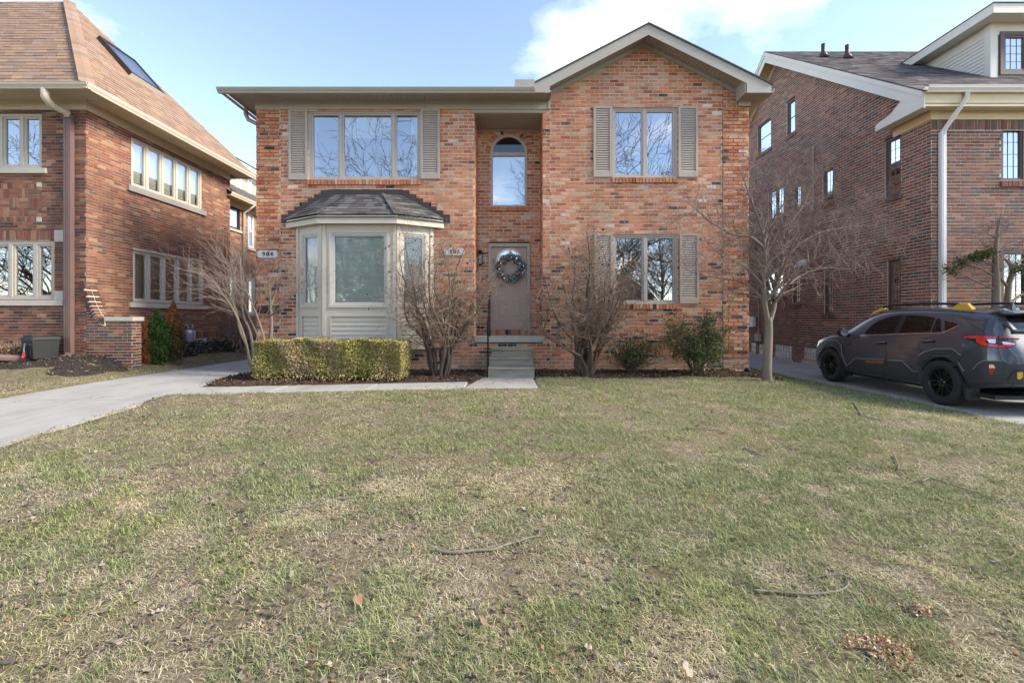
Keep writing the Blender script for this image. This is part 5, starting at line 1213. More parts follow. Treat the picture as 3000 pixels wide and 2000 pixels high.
for (px, py, h) in ((2412, 168, 0.42), (2482, 172, 0.42)):
    d = Vector(((px-CX)/F, 1, (HZ-py)/F)); s_ = (PKZr+0.02-CAMZ-slope*PKY)/(d.z-slope) ; P = Vector((0, 0, CAMZ))+d*s_
    q = MB(); q.lathe([(0.06, -0.1), (0.06, h), (0.05, h)], 12, tuple(P)); q.lathe([(0.17, -0.06), (0.075, 0.12), (0.062, 0.13)], 12, tuple(P+Vector((0, 0, 0.02)))); q.build('vent_pipe', m_flash, rh, smooth=True)
# dormer
DX, DYf, DEy, DEx, DEz = 11.70, 10.85, 10.45, 11.34, 8.43
dm = bpy.data.objects.new('dormer', None); dm.location = (DX, DYf, 6); put(dm, rh); dm.matrix_parent_inverse = WM[rh.name].inverted(); WM[dm.name] = Matrix.Translation((DX, DYf, 6))
yhit = EVY + (DEz-EVZ)/slope
q = MB(); q.prism([(DYf, roof_z(DYf)-0.1), (yhit+0.3, DEz), (DYf, DEz)], 'x', DX, DX+0.05); q.box(DX+0.05, 17, DYf, DYf+0.05, roof_z(DYf)-0.1, DEz); q.build('dormer_wall', m_creamw, dm, fix=True)
n = 12; zb = roof_z(DYf)
for k in range(n):
    z0 = zb+0.05+k*(DEz-0.25-zb)/n; z1 = zb+0.05+(k+1)*(DEz-0.25-zb)/n
    ya = DYf+0.12; yb = EVY+((z0+z1)/2-0.02-EVZ)/slope+0.05
    if yb-ya < 0.05: yb = ya+0.1
    q = MB(); q.hexa([(DX-0.024, ya, z0), (DX, ya, z0), (DX, max(ya+0.02, PKY-(PKZr-z0)/slope), z0), (DX-0.024, max(ya+0.02, PKY-(PKZr-z0)/slope), z0), (DX-0.006, ya, z1), (DX, ya, z1), (DX, PKY-(PKZr-z1)/slope, z1), (DX-0.006, PKY-(PKZr-z1)/slope, z1)]); q.build('siding_board', m_creamw, dm, fix=True)
q = MB(); q.box(DX-0.03, DX+0.0, DYf-0.03, DYf+0.12, roof_z(DYf)-0.15, DEz-0.001); q.box(DX, DX+0.14, DYf-0.03, DYf, roof_z(DYf)-0.1, DEz-0.001); q.box(DX+0.14, 17, DYf-0.028, DYf, DEz-0.30, DEz-0.001); q.build('corner_board', m_creamw, dm)
FDm = ((0, DYf-0.002, 0), (1, 0, 0), (0, -1, 0))
w = window(dm, FDm, PXX(2925, DYf), PXX(3120, DYf), PZZ(222, DYf), PZZ(96, DYf), [0.42], m_brown, m_glass, rec=-0.02, fw=0.09, sw=0.05, grids=(3, 4, 0.008))
q = MB(); q.box(DEx, 17.4, DEy, yhit+1.5, DEz, DEz+0.02); q.build('dormer_soffit', m_creamw, dm)
q = MB(); q.box(DEx-0.02, DEx, DEy-0.02, yhit+0.5, DEz-0.03, DEz+0.20); q.box(DEx, 17.4, DEy-0.02, DEy, DEz-0.03, DEz+0.20); q.build('dormer_fascia', m_creamw, dm)
q = MB(); zr = DEz+0.2; q.add([(DEx-0.06, DEy-0.06, zr), (17.5, DEy-0.06, zr), (17.5, 14.5, zr), (DEx-0.06, 14.5, zr), (DEx+2.8, DEy+2.0, zr+0.8), (15, DEy+2.0, zr+0.8), (15, 14.5, zr+0.8), (DEx+2.8, 14.5, zr+0.8)], [(0, 1, 5, 4), (4, 5, 6, 7), (0, 4, 7, 3), (1, 2, 6, 5)]); q.build('dormer_roof', mat('tan_roof', (0.30, 0.22, 0.16), 0.9, 0.2, 20, 0.4, 120, dirt=0.2), dm)
# downspout, vent, boxes, conduit
yd = YR-0.07
q = MB(); q.tube([(PXX(2837, EVY-0.07), EVY-0.06, GZr-0.02), (PXX(2833, EVY-0.05), EVY-0.05, PZZ(290, EVY)), (PXX(2766, yd), yd, PZZ(382, yd)), (PXX(2762, yd), yd, PZZ(395, yd))], 0.055, 4, sq=(0.7, 0.7, 0)); q.build('downspout_elbow', m_creamw, rh)
xd = PXX(2762.5, yd); q = MB(); q.box(xd-0.052, xd+0.052, yd-0.03, yd+0.05, -0.1, PZZ(386, yd)); q.box(xd-0.02, xd+0.02, yd-0.036, yd-0.03, -0.1, PZZ(390, yd)); q.build('downspout', m_white, rh)
W = sw_(2343, 2365, 762, 783); q = MB(F2); q.hexa([(W[0], 0, W[2]), (W[1], 0, W[2]), (W[1], 0, W[3]), (W[0], 0, W[3]), (W[0], 0.22, W[2]), (W[1], 0.22, W[2]), (W[1], 0.06, W[3]), (W[0], 0.06, W[3])]); q.build('vent_hood', m_creamw, rh, fix=True)
W = sw_(2197, 2215, 928, 956); q = MB(F2); q.box(W[0], W[1], 0.008, 0.1, W[2], W[3]); q.box(W[0]-0.01, W[1]+0.01, 0.1, 0.115, W[2]-0.01, W[3]+0.01); q.build('utility_box', m_white, rh)
W = sw_(2219, 2230, 978, 998); q = MB(F2); q.box(W[0], W[1], 0.008, 0.12, W[2], W[3]); q.build('outlet_box', m_stone, rh)
yc = (W[0]+W[1])/2; q = MB(F2); q.tube([(yc, 0.03, W[3]), (yc+0.02, 0.03, 2.6), (yc, 0.03, 4.2)], 0.012, 5); q.build('conduit', m_stone, rh)
yc = XRW*F/(2385-CX); q = MB(F2); q.tube([(yc, 0.03, PZZ(430, yc)), (yc, 0.03, PZZ(620, yc))], 0.014, 5); q.build('conduit', m_stone, rh)
# ================================================================== parked car
from mathutils.bvhtree import BVHTree
KS = 1.026; CARX, CARY, CARZ, CARA = 7.865, 8.41, -0.168, R(-4.0)
MC = Matrix.Translation((CARX, CARY, CARZ)) @ Matrix.Rotation(CARA, 4, 'Z') @ Matrix.Scale(KS, 4)
def car_paint():
    m, t, b = newmat('grey_car_paint'); p = world_pos(t)
    c = mixc(t, noise(t, p, 900, 2), (0.030, 0.035, 0.047), (0.042, 0.049, 0.064))
    c = mixc(t, ramp(t, noise(t, p, 3, 5, 0.7), [(0.5, 0.0), (0.8, 0.25)]), c, (0.055, 0.056, 0.06))
    t.links.new(c, b.inputs['Base Color']); b.inputs['Metallic'].default_value = 0.12; b.inputs['Roughness'].default_value = 0.42
    b.inputs['Coat Weight'].default_value = 1.0; b.inputs['Coat Roughness'].default_value = 0.015; return m
m_paint = car_paint()
m_clad = mat('grey_cladding', (0.030, 0.032, 0.036), 0.55, 0.1, 8, 0.15, 300, 0.001, dirt=0.25, dcol=(0.06, 0.058, 0.055))
m_tyre = mat('tyre_rubber', (0.017, 0.017, 0.018), 0.8, 0.15, 20, 0.3, 120, dirt=0.4, dcol=(0.045, 0.042, 0.038))
m_rim = mat('black_alloy', (0.012, 0.012, 0.013), 0.3, 0.1, 10, 0.0, dirt=0.1)
m_cglass = glass_mat('car_glass_dark', (0.10, 0.11, 0.11), base=0.07, bump=0.0)
m_cglass2 = glass_mat('car_glass', (0.45, 0.48, 0.47), base=0.07, bump=0.0)
m_red = mat('red_lamp', (0.30, 0.006, 0.012), 0.12, 0.1, 10, 0, coat=1.0, dirt=0)
m_red2 = mat('bright_red_lamp', (0.62, 0.02, 0.02), 0.12, 0.1, 10, 0, coat=1.0, dirt=0)
m_clear = mat('clear_lamp', (0.62, 0.63, 0.64), 0.15, 0.2, 40, 0.3, 60, metal=0.3, coat=1.0, dirt=0)
m_yel = mat('yellow_plastic', (0.60, 0.33, 0.02), 0.45, 0.06, 6, 0.05, 60, dirt=0.1)
m_chr = mat('bright_trim', (0.55, 0.56, 0.58), 0.2, 0.05, 6, 0, metal=0.9, dirt=0)
m_org = mat('orange_decal', (0.55, 0.18, 0.03), 0.5, 0.06, 20, 0, dirt=0)

car = thing('parked_car', (CARX, CARY, CARZ), 'dark grey hatchback SUV with yellow roof rail ends parked on the driveway', 'car')
IV = lambda ys_, vs_: (lambda y: float(np.interp(y, ys_, vs_)))
zs_ = IV([-2.25, -1.9, -1.2, 1.2, 1.9, 2.27], [0.42, 0.34, 0.24, 0.24, 0.27, 0.34])
ztop = IV([-2.26, -2.245, -2.22, -2.16, -2.08, -1.99, -1.93, -1.80, -1.5, -0.9, -0.2, 0.2, 0.55, 0.95, 1.18, 1.45, 1.85, 2.05, 2.18, 2.27],
          [0.62, 0.74, 0.86, 0.98, 1.10, 1.26, 1.40, 1.455, 1.50, 1.545, 1.555, 1.53, 1.43, 1.20, 1.055, 1.015, 0.93, 0.86, 0.78, 0.62])
zbelt = IV([-2.26, -2.2, -2.08, -1.9, -1.6, -1.0, 0.0, 0.95, 1.2, 1.6, 2.05, 2.2, 2.27], [0.58, 0.80, 1.02, 1.10, 1.075, 1.035, 0.995, 0.965, 0.95, 0.90, 0.79, 0.70, 0.58])
wmid = IV([-2.26, -2.2, -2.1, -1.95, -1.7, -1.3, -0.6, 0.6, 1.3, 1.7, 1.95, 2.1, 2.2, 2.27], [0.60, 0.72, 0.80, 0.86, 0.895, 0.905, 0.885, 0.885, 0.905, 0.89, 0.84, 0.76, 0.66, 0.52])
wroof = IV([-2.26, -2.1, -1.95, -1.7, -1.0, 0.0, 0.55, 0.95, 1.2, 1.7, 2.1, 2.27], [0.50, 0.60, 0.585, 0.575, 0.60, 0.61, 0.61, 0.64, 0.70, 0.70, 0.62, 0.46])
st = [-2.26, -2.235, -2.2, -2.14, -2.06, -1.98, -1.92, -1.80, -1.62, -1.4, -1.1, -0.75, -0.35, 0.0, 0.3, 0.55, 0.75, 0.95, 1.1, 1.22, 1.4, 1.62, 1.85, 2.0, 2.12, 2.21, 2.27]
vs_ = []; nS_ = None
for y in st:
    zt, zb, w, wr, zl = ztop(y), zbelt(y), wmid(y), wroof(y), zs_(y)
    zb = min(zb, zt-0.03); hgt = zt-zb
    half = [(w*0.55, zl), (w*0.93, zl), (w*0.975, zl+0.05), (w*1.0, zl+0.18*(zb-zl)/0.7+0.06), (w*0.985, zl+(zb-zl)*0.58), (w*0.975, zl+(zb-zl)*0.76), (w*0.935, zb-0.02),
            (w*0.93, zb+0.03*min(1, hgt/0.1)), (w*0.93+(wr+0.05-w*0.93)*0.5, zb+hgt*0.48), (wr+0.055, zt-0.20*hgt), (wr, zt-0.085*hgt), (wr*0.72, zt-0.02*hgt-0.004), (wr*0.36, zt-0.001), (0, zt)]
    row = [(-x, y, z) for x, z in half] + [(x, y, z) for x, z in half[-2::-1]]
    nS_ = len(row); vs_ += row
fs = []
for i in range(len(st)-1):
    for k in range(nS_-1): a = i*nS_+k; fs.append((a, a+1, a+nS_+1, a+nS_))
    fs.append((i*nS_+nS_-1, i*nS_, (i+1)*nS_, (i+1)*nS_+nS_-1))
fs.append(tuple(range(nS_-1, -1, -1))); fs.append(tuple(range((len(st)-1)*nS_, len(st)*nS_)))
me = bpy.data.meshes.new('car_body'); me.from_pydata(vs_, [], fs)
bm = bmesh.new(); bm.from_mesh(me); bmesh.ops.recalc_face_normals(bm, faces=bm.faces); bm.to_mesh(me); bm.free()
tmp = bpy.data.objects.new('tmp_body', me); COL.objects.link(tmp)
md = tmp.modifiers.new('s', 'SUBSURF'); md.levels = 2; md.render_levels = 2
AX = 1.335; WR = 0.345
cut = MB()
for y in (-AX, AX):
    for sgn in (-1, 1): cut.lathe([(0.395, 0.60*sgn), (0.395, 1.1*sgn)], 40, (0, y, 0.35), 'x')
cme = bpy.data.meshes.new('cut'); cme.from_pydata(cut.v, [], cut.f); bm = bmesh.new(); bm.from_mesh(cme); bmesh.ops.recalc_face_normals(bm, faces=bm.faces); bm.to_mesh(cme); bm.free()
cob = bpy.data.objects.new('tmp_cut', cme); COL.objects.link(cob)
bd = tmp.modifiers.new('b', 'BOOLEAN'); bd.operation = 'DIFFERENCE'; bd.object = cob; bd.solver = 'EXACT'
bpy.context.view_layer.update(); dg = bpy.context.evaluated_depsgraph_get()
bme = bpy.data.meshes.new_from_object(tmp.evaluated_get(dg)); bpy.data.objects.remove(tmp); bpy.data.objects.remove(cob)
bme.transform(MC); bme.name = 'body'
bm = bmesh.new(); bm.from_mesh(bme); BV = BVHTree.FromBMesh(bm); bm.free()
# openings for the side and rear glass are cut by deleting faces later; body first
def cxf(p): return MC @ Vector(p)
INV = MC.inverted()
EYE = Vector((0, 0, CAMZ))
def zA(zx, zy): return (2350+zx/3.618, 880+zy/3.618)       # coordinates read off an enlarged crop of the photograph
def zB(zx, zy): return (2720+zx/4.9, 880+zy/4.9)
def cast(px, py):
    d = Vector(((px-CX)/F, 1, (HZ-py)/F)).normalized(); h = BV.ray_cast(EYE, d)
    if h[0] is None:
        h = BV.find_nearest(EYE + d*9.0); 
    return h[0], h[1]
def mirror_pt(p): q = INV @ p; q.x = -q.x; return MC @ q
def overlay(name, poly, m_, off=0.006, par=None, mirror=True, step=14, rim=0.02, smooth=True):
    """a panel lying on the body, outlined in the photograph, with a turned-in rim"""
    bm = bmesh.new(); bv = [bm.verts.new((x, y, 0)) for x, y in poly]; bm.faces.new(bv)
    xs_ = [p[0] for p in poly]; ys_ = [p[1] for p in poly]
    x = math.ceil(min(xs_)/step)*step
    while x < max(xs_): bmesh.ops.bisect_plane(bm, geom=bm.verts[:]+bm.edges[:]+bm.faces[:], plane_co=(x, 0, 0), plane_no=(1, 0, 0)); x += step
    y = math.ceil(min(ys_)/step)*step
    while y < max(ys_): bmesh.ops.bisect_plane(bm, geom=bm.verts[:]+bm.edges[:]+bm.faces[:], plane_co=(0, y, 0), plane_no=(0, 1, 0)); y += step
    nrm = {}
    for v in bm.verts:
        p, n = cast(v.co.x, v.co.y)
        if n.dot(EYE-p) < 0: n = -n
        nrm[v] = n; v.co = p + n*off
    be = [e_ for e_ in bm.edges if len(e_.link_faces) == 1]
    if rim:
        r_ = bmesh.ops.extrude_edge_only(bm, edges=be)
        kd = {tuple(round(c, 6) for c in v.co): n for v, n in nrm.items()}
        for v in [g for g in r_['geom'] if isinstance(g, bmesh.types.BMVert)]:
            n = kd.get(tuple(round(c, 6) for c in v.co)); 
            if n: v.co -= n*rim
    bmesh.ops.recalc_face_normals(bm, faces=bm.faces)
    out = []
    for mir in ((False, True) if mirror else (False,)):
        m2_ = bpy.data.meshes.new(name); b2 = bm.copy()
        if mir:
            for v in b2.verts: v.co = mirror_pt(v.co)
            bmesh.ops.reverse_faces(b2, faces=b2.faces)
        b2.to_mesh(m2_); b2.free(); m2_.materials.append(m_); o = bpy.data.objects.new(name, m2_); put(o, par or car); out.append(o)
    bm.free(); return out
bme.materials.append(m_paint); bme.shade_smooth()
body = bpy.data.objects.new('body', bme); put(body, car)
def carmesh(name, mb, m_, par=car, smooth=True, fix=True):
    mb.v = [tuple(cxf(p)) for p in mb.v]; return mb.build(name, m_, par, smooth=smooth, fix=fix)
A_ = lambda *pts: [zA(*p) for p in pts]
B_ = lambda *pts: [zB(*p) for p in pts]
# glass
overlay('side_window', A_((655,358),(700,302),(752,255),(815,215),(885,188),(970,166),(1062,155),(1035,215),(968,352)), m_cglass2, 0.004)
overlay('side_window', A_((1122,156),(1220,160),(1330,170),(1408,184),(1352,344),(1024,350),(1075,245)), m_cglass, 0.004)
overlay('side_window', A_((1432,192),(1468,200),(1474,338),(1368,343)), m_cglass, 0.004)
overlay('side_window', A_((1512,212),(1590,230),(1652,252),(1660,262),(1640,280),(1516,334)), m_cglass, 0.004)
overlay('window_pillar', A_((1068,152),(1118,155),(1022,350),(972,352)), m_rim, 0.003)
overlay('belt_trim', A_((604,368),(980,352),(1500,338),(1668,258),(1674,262),(1506,348),(984,362),(604,377)), m_chr, 0.007, step=20)
# claddings
overlay('wheel_arch_flare', A_((150,560),(160,500),(190,455),(262,424),(366,420),(420,478),(424,560),(474,690),(440,690),(400,580),(370,520),(300,492),(230,500),(190,560),(170,640)), m_clad, 0.012)
overlay('wheel_arch_flare', A_((1232,640),(1238,585),(1300,545),(1420,512),(1600,510),(1692,585),(1662,655),(1722,750),(1712,800),(1690,760),(1640,660),(1560,620),(1460,605),(1380,625),(1310,690),(1270,800),(1230,790)), m_clad, 0.012)
overlay('door_cladding', A_((478,684),(512,664),(566,612),(880,624),(884,766),(600,732),(492,706)), m_clad, 0.010)
overlay('door_cladding', A_((912,632),(1070,640),(1182,746),(1226,750),(1224,800),(922,770)), m_clad, 0.010)
overlay('sill_cladding', A_((470,722),(700,752),(1000,790),(1270,826),(1276,868),(1100,846),(530,766)), m_clad, 0.008)
m_glint = mat('edge_glint', (0.20, 0.21, 0.23), 0.35, 0.05, 8, 0, dirt=0)  # pale grey strips paint the light reflected along the cladding edges
def line(pts, wpx, name='edge_glint', m_=None, off=0.016):
    P = [Vector((p[0], p[1])) for p in pts]; up_, dn_ = [], []
    for i, p in enumerate(P):
        d = (P[min(i+1, len(P)-1)]-P[max(i-1, 0)]).normalized(); n_ = Vector((-d.y, d.x))*wpx/2; up_.append(tuple(p+n_)); dn_.append(tuple(p-n_))
    overlay(name, up_+dn_[::-1], m_ or m_glint, off, rim=0.006, step=40)
line(A_((190,455),(262,424),(366,420),(420,478),(424,560),(474,688)), 2.0)
line(A_((1238,588),(1300,546),(1420,513),(1600,511),(1692,586)), 2.2); line(A_((1664,655),(1722,750)), 2.2)
line(A_((480,684),(512,664),(566,613),(880,625)), 2.0); line(A_((912,633),(1070,641),(1182,747),(1226,751)), 2.0)
line(B_((650,985),(720,905),(800,863),(1060,863)), 1.6)
# shut lines, handles, emblem on the wing
overlay('shut_line', A_((884,520),(893,520),(902,700),(926,770),(916,770),(892,700)), m_dark, 0.002, rim=0)
overlay('shut_line', A_((455,410),(460,410),(450,560),(444,560)), m_dark, 0.002, rim=0)
overlay('shut_line', A_((1230,470),(1235,470),(1262,545),(1256,545)), m_dark, 0.002, rim=0)
overlay('door_handle', A_((790,452),(800,440),(895,438),(902,448),(895,462),(800,466)), m_blackp, 0.02); overlay('door_handle', A_((1272,438),(1285,424),(1405,420),(1415,430),(1400,444),(1285,452)), m_blackp, 0.02)
overlay('handle_trim', A_((800,440),(890,438),(890,444),(800,447)), m_chr, 0.024, rim=0.004); overlay('handle_trim', A_((1285,425),(1400,421),(1400,427),(1285,432)), m_chr, 0.024, rim=0.004)
overlay('wing_badge', A_((475,440),(510,438),(512,470),(478,472)), m_blackp, 0.006, rim=0.006); overlay('wing_badge_bar', A_((478,446),(508,444),(508,450),(478,452)), m_chr, 0.008, rim=0.004)
# rear lamps: dark housing, then red and clear lenses
overlay('tail_lamp_housing', B_((488,512),(510,498),(820,506),(990,514),(1300,548),(1310,556),(1250,575),(1262,640),(1170,668),(1040,682),(860,668),(760,652),(690,620),(640,585),(500,535)), m_blackp, 0.006)
overlay('tail_lamp', B_((510,512),(690,508),(900,516),(985,522),(985,548),(860,548),(820,560),(845,620),(1000,632),(1000,672),(860,660),(768,645),(700,600),(690,548),(520,540)), m_red2, 0.011, rim=0.006)
overlay('tail_lamp', B_((1010,524),(1200,536),(1290,550),(1290,556),(1010,548)), m_red, 0.011, rim=0.006); overlay('tail_lamp', B_((1010,638),(1170,640),(1240,636),(1170,662),(1040,676),(1010,676)), m_red2, 0.011, rim=0.006)
overlay('reverse_lamp', B_((838,556),(968,554),(968,618),(880,610)), m_clear, 0.011, rim=0.006); overlay('reverse_lamp', B_((1050,594),(1120,600),(1240,625),(1230,636),(1070,634)), m_clear, 0.011, rim=0.006)
# rear glass, bumper, spoiler
def rear_overlay(name, pts, m_, off, rim=0.02, step=0.12):
    """panel on the tail, outlined as seen from straight behind (x, z in car space)"""
    bm = bmesh.new(); bm.faces.new([bm.verts.new((x, 0, z)) for x, z in pts])
    for k in range(-8, 9): bmesh.ops.bisect_plane(bm, geom=bm.verts[:]+bm.edges[:]+bm.faces[:], plane_co=(k*step, 0, 0), plane_no=(1, 0, 0))
    for k in range(1, 14): bmesh.ops.bisect_plane(bm, geom=bm.verts[:]+bm.edges[:]+bm.faces[:], plane_co=(0, 0, k*step), plane_no=(0, 0, 1))
    for v in bm.verts:
        o_ = cxf((v.co.x, -4, v.co.z)); d = (cxf((v.co.x, 0, v.co.z)) - o_).normalized(); h = BV.ray_cast(o_, d)
        if h[0] is None: h = BV.find_nearest(cxf((v.co.x, -2.2, v.co.z)))
        n = h[1] if h[1].dot(d) < 0 else -h[1]; v.co = h[0] + n*off
    if rim:
        be = [e_ for e_ in bm.edges if len(e_.link_faces) == 1]; r_ = bmesh.ops.extrude_edge_only(bm, edges=be); d = (cxf((0, 1, 0))-cxf((0, 0, 0))).normalized()
        for v in [g for g in r_['geom'] if isinstance(g, bmesh.types.BMVert)]: v.co += d*rim
    bmesh.ops.recalc_face_normals(bm, faces=bm.faces); m2_ = bpy.data.meshes.new(name); bm.to_mesh(m2_); bm.free(); m2_.materials.append(m_); m2_.shade_smooth(); return put(bpy.data.objects.new(name, m2_), car)
rear_overlay('rear_window', [(-0.56, 1.13), (0.56, 1.13), (0.50, 1.37), (-0.50, 1.37)], m_cglass, 0.006, 0.01)
overlay('bumper_cladding', B_((470,1030),(600,1010),(650,985),(720,905),(800,862),(1060,862),(1160,915),(1372,920),(1372,1210),(1230,1205),(1150,1235),(820,1245),(640,1270),(500,1150)), m_clad, 0.012)
overlay('bumper_insert', B_((1120,1140),(1190,1030),(1240,992),(1372,998),(1372,1010),(1246,1006),(1210,1040),(1140,1150)), m_blackp, 0.018)
overlay('rear_reflector', B_((880,922),(940,918),(972,975),(930,1060),(885,1055)), m_red, 0.018, rim=0.01)
overlay('tow_hook_cover', B_((1264,1030),(1340,1028),(1338,1100),(1300,1132),(1266,1118)), m_yel, 0.022, rim=0.012)
overlay('hatch_seam', B_((985,680),(993,680),(1058,865),(1048,865)), m_dark, 0.003, rim=0); overlay('hatch_seam', B_((505,240),(512,238),(600,320),(800,450),(812,500),(804,500),(790,455),(596,326)), m_dark, 0.003, rim=0)
overlay('bumper_seam', B_((470,800),(474,806),(710,658),(706,652)), m_dark, 0.003, rim=0)
for s_ in (-1, 1):
    q = MB(); q.hexa([(s_*0.545, -1.88, 1.33), (s_*0.60, -1.86, 1.33), (s_*0.60, -2.10, 1.17), (s_*0.56, -2.10, 1.17), (s_*0.53, -1.86, 1.44), (s_*0.585, -1.84, 1.42), (s_*0.60, -2.12, 1.19), (s_*0.55, -2.12, 1.19)])
    carmesh('spoiler_fin', q, m_paint, smooth=False)
q = MB(); pr = []
n = 12
vs2 = []; 
for i in range(n+1):
    x = -0.585+1.17*i/n; c = 1-(x/0.6)**2
    vs2 += [(x, -1.72, 1.475+0.028*c), (x, -2.02-0.04*c, 1.425+0.022*c), (x, -2.02-0.04*c, 1.395+0.02*c), (x, -1.86, 1.40+0.02*c)]
fs2 = [(4*i+k, 4*i+(k+1) % 4, 4*i+4+(k+1) % 4, 4*i+4+k) for i in range(n) for k in range(4)] + [(0, 1, 2, 3), (4*n+3, 4*n+2, 4*n+1, 4*n)]
q.add(vs2, fs2); carmesh('spoiler', q, m_paint)
q = MB(); q.box(-0.16, 0.16, -2.072, -2.058, 1.402, 1.418); carmesh('brake_light', q, m_red2, smooth=False)
# roof rails with yellow ends, aerial
for s_ in (-1, 1):
    q = MB(); q.tube([(s_*0.585, 0.52, 1.46), (s_*0.585, 0.40, 1.535), (s_*0.585, 0.0, 1.598), (s_*0.585, -0.7, 1.60), (s_*0.585, -1.25, 1.575), (s_*0.585, -1.45, 1.535)], [0.014, 0.02, 0.021, 0.021, 0.02, 0.015], 8); rl = carmesh('roof_rail', q, m_blackp)
    q = MB(); q.hexa([(s_*0.56, -1.55, 1.49), (s_*0.615, -1.55, 1.475), (s_*0.615, -1.18, 1.50), (s_*0.56, -1.18, 1.52), (s_*0.572, -1.46, 1.578), (s_*0.605, -1.46, 1.573), (s_*0.605, -1.30, 1.57), (s_*0.572, -1.30, 1.575)]); carmesh('rail_end', q, m_yel, rl, smooth=False)
    q = MB(); q.hexa([(s_*0.56, 0.18, 1.53), (s_*0.615, 0.18, 1.515), (s_*0.615, 0.58, 1.40), (s_*0.56, 0.58, 1.42), (s_*0.572, 0.26, 1.562), (s_*0.605, 0.26, 1.56), (s_*0.605, 0.44, 1.505), (s_*0.572, 0.44, 1.508)]); carmesh('rail_end', q, m_yel, rl, smooth=False)
q = MB(); q.hexa([(-0.03, -1.52, 1.49), (0.03, -1.52, 1.49), (0.03, -1.28, 1.52), (-0.03, -1.28, 1.52), (-0.004, -1.51, 1.585), (0.004, -1.51, 1.585), (0.004, -1.40, 1.545), (-0.004, -1.40, 1.545)]); carmesh('aerial_fin', q, m_paint, smooth=False)
# door mirrors
for s_ in (-1, 1):
    q = MB(); q.lathe([(0.02, -0.08), (0.07, -0.075), (0.09, -0.03), (0.085, 0.03), (0.06, 0.075), (0.02, 0.085)], 12, (s_*1.0, 0.78, 1.07), 'y'); q.tube([(s_*0.86, 0.76, 1.0), (s_*0.95, 0.78, 1.03)], [0.04, 0.03], 6)
    q.v = [(p[0], p[1], p[2]) for p in q.v]; mr = carmesh('door_mirror', q, m_blackp)
    q = MB(); q.lathe([(0.001, 0.0), (0.072, 0.0), (0.074, -0.006), (0.001, -0.006)], 14, (s_*1.0, 0.705, 1.07), 'y'); carmesh('mirror_glass', q, m_chr, mr, smooth=False)
# wheels
def wheel(x, y, s_):
    w = bpy.data.objects.new('wheel', None); P = cxf((x, y, WR)); w.location = P; put(w, car); w.matrix_parent_inverse = WM[car.name].inverted(); WM[w.name] = Matrix.Translation(P)
    c = (x, y, WR); o_ = s_
    q = MB(); q.lathe([(0.222, -0.10*o_), (0.30, -0.108*o_), (0.335, -0.098*o_), (0.345, -0.08*o_), (0.345, 0.08*o_), (0.335, 0.098*o_), (0.30, 0.110*o_), (0.255, 0.106*o_), (0.228, 0.094*o_), (0.222, 0.08*o_)], 44, c, 'x', caps=False); ty = carmesh('tyre', q, m_tyre, w)
    q = MB()
    for k in range(44):
        a = 2*math.pi*k/44
        for (x0_, x1_, da) in ((-0.075, -0.01, 0.0), (0.01, 0.075, 0.07)):
            pts = []
            for r in (0.343, 0.351):
                for (xx, aa) in ((x0_, a+da-0.045), (x1_, a+da-0.03), (x1_, a+da+0.045), (x0_, a+da+0.03)): pts.append((x+xx, y+r*math.cos(aa), WR+r*math.sin(aa)))
            q.hexa(pts)
    carmesh('tread_blocks', q, m_tyre, w, smooth=False)
    q = MB(); q.lathe([(0.222, -0.08*o_), (0.226, 0.088*o_), (0.218, 0.092*o_), (0.205, 0.07*o_), (0.20, -0.08*o_)], 36, c, 'x', caps=False); rim = carmesh('rim', q, m_rim, w)
    q = MB(); q.lathe([(0.001, -0.03*o_), (0.2, -0.03*o_), (0.2, -0.035*o_), (0.001, -0.035*o_)], 24, c, 'x'); carmesh('brake_disc', q, m_dark, w)
    for k in range(10):
        a = 2*math.pi*(k+0.25)/10; tw = 0.10 if k % 2 else -0.10
        def pt(r, da, xx): an = a+da+tw*(r-0.05)/0.17; return (x+xx*o_, y+r*math.cos(an), WR+r*math.sin(an))
        q = MB(); q.hexa([pt(0.045, -0.34, 0.045), pt(0.045, 0.34, 0.045), pt(0.212, 0.075, 0.05), pt(0.212, -0.075, 0.05), pt(0.045, -0.30, 0.062), pt(0.045, 0.30, 0.062), pt(0.212, 0.055, 0.078), pt(0.212, -0.055, 0.078)]); carmesh('spoke', q, m_rim, w, smooth=False)
    q = MB(); q.lathe([(0.06, 0.04*o_), (0.058, 0.066*o_), (0.03, 0.07*o_), (0.001, 0.071*o_)], 16, c, 'x'); carmesh('hub_cap', q, m_rim, w)
    for k in range(5):
        a = 2*math.pi*k/5+0.3; q = MB(); q.lathe([(0.009, 0.06*o_), (0.009, 0.074*o_), (0.001, 0.076*o_)], 8, (x, y+0.05*math.cos(a), WR+0.05*math.sin(a)), 'x'); carmesh('lug_nut', q, m_chr, w, smooth=False)
    q = MB(); q.lathe([(0.39, -0.30*s_), (0.39, 0.10*s_)], 30, (x, y, 0.35), 'x', caps=False)
    q.v = [p for p in q.v]
for s_ in (-1, 1):
    for y in (-AX, AX): wheel(s_*0.80, y, s_)
    for y in (-AX, AX):
        q = MB(); y0 = y-0.40; q.hexa([(s_*0.70, y0-0.03, 0.16), (s_*0.90, y0-0.03, 0.16), (s_*0.90, y0+0.0, 0.16), (s_*0.70, y0+0.0, 0.16), (s_*0.70, y0-0.02, 0.40), (s_*0.89, y0-0.02, 0.40), (s_*0.89, y0+0.03, 0.40), (s_*0.70, y0+0.03, 0.40)]); carmesh('mud_flap', q, m_blackp, smooth=False)
q = MB(); q.tube([(-0.42, -2.0, 0.29), (-0.42, -2.24, 0.28)], 0.035, 10); carmesh('exhaust', q, m_metal)
q = MB(); q.box(-0.72, 0.72, -2.0, 2.0, 0.20, 0.26); carmesh('underbody', q, m_blackp, smooth=False)
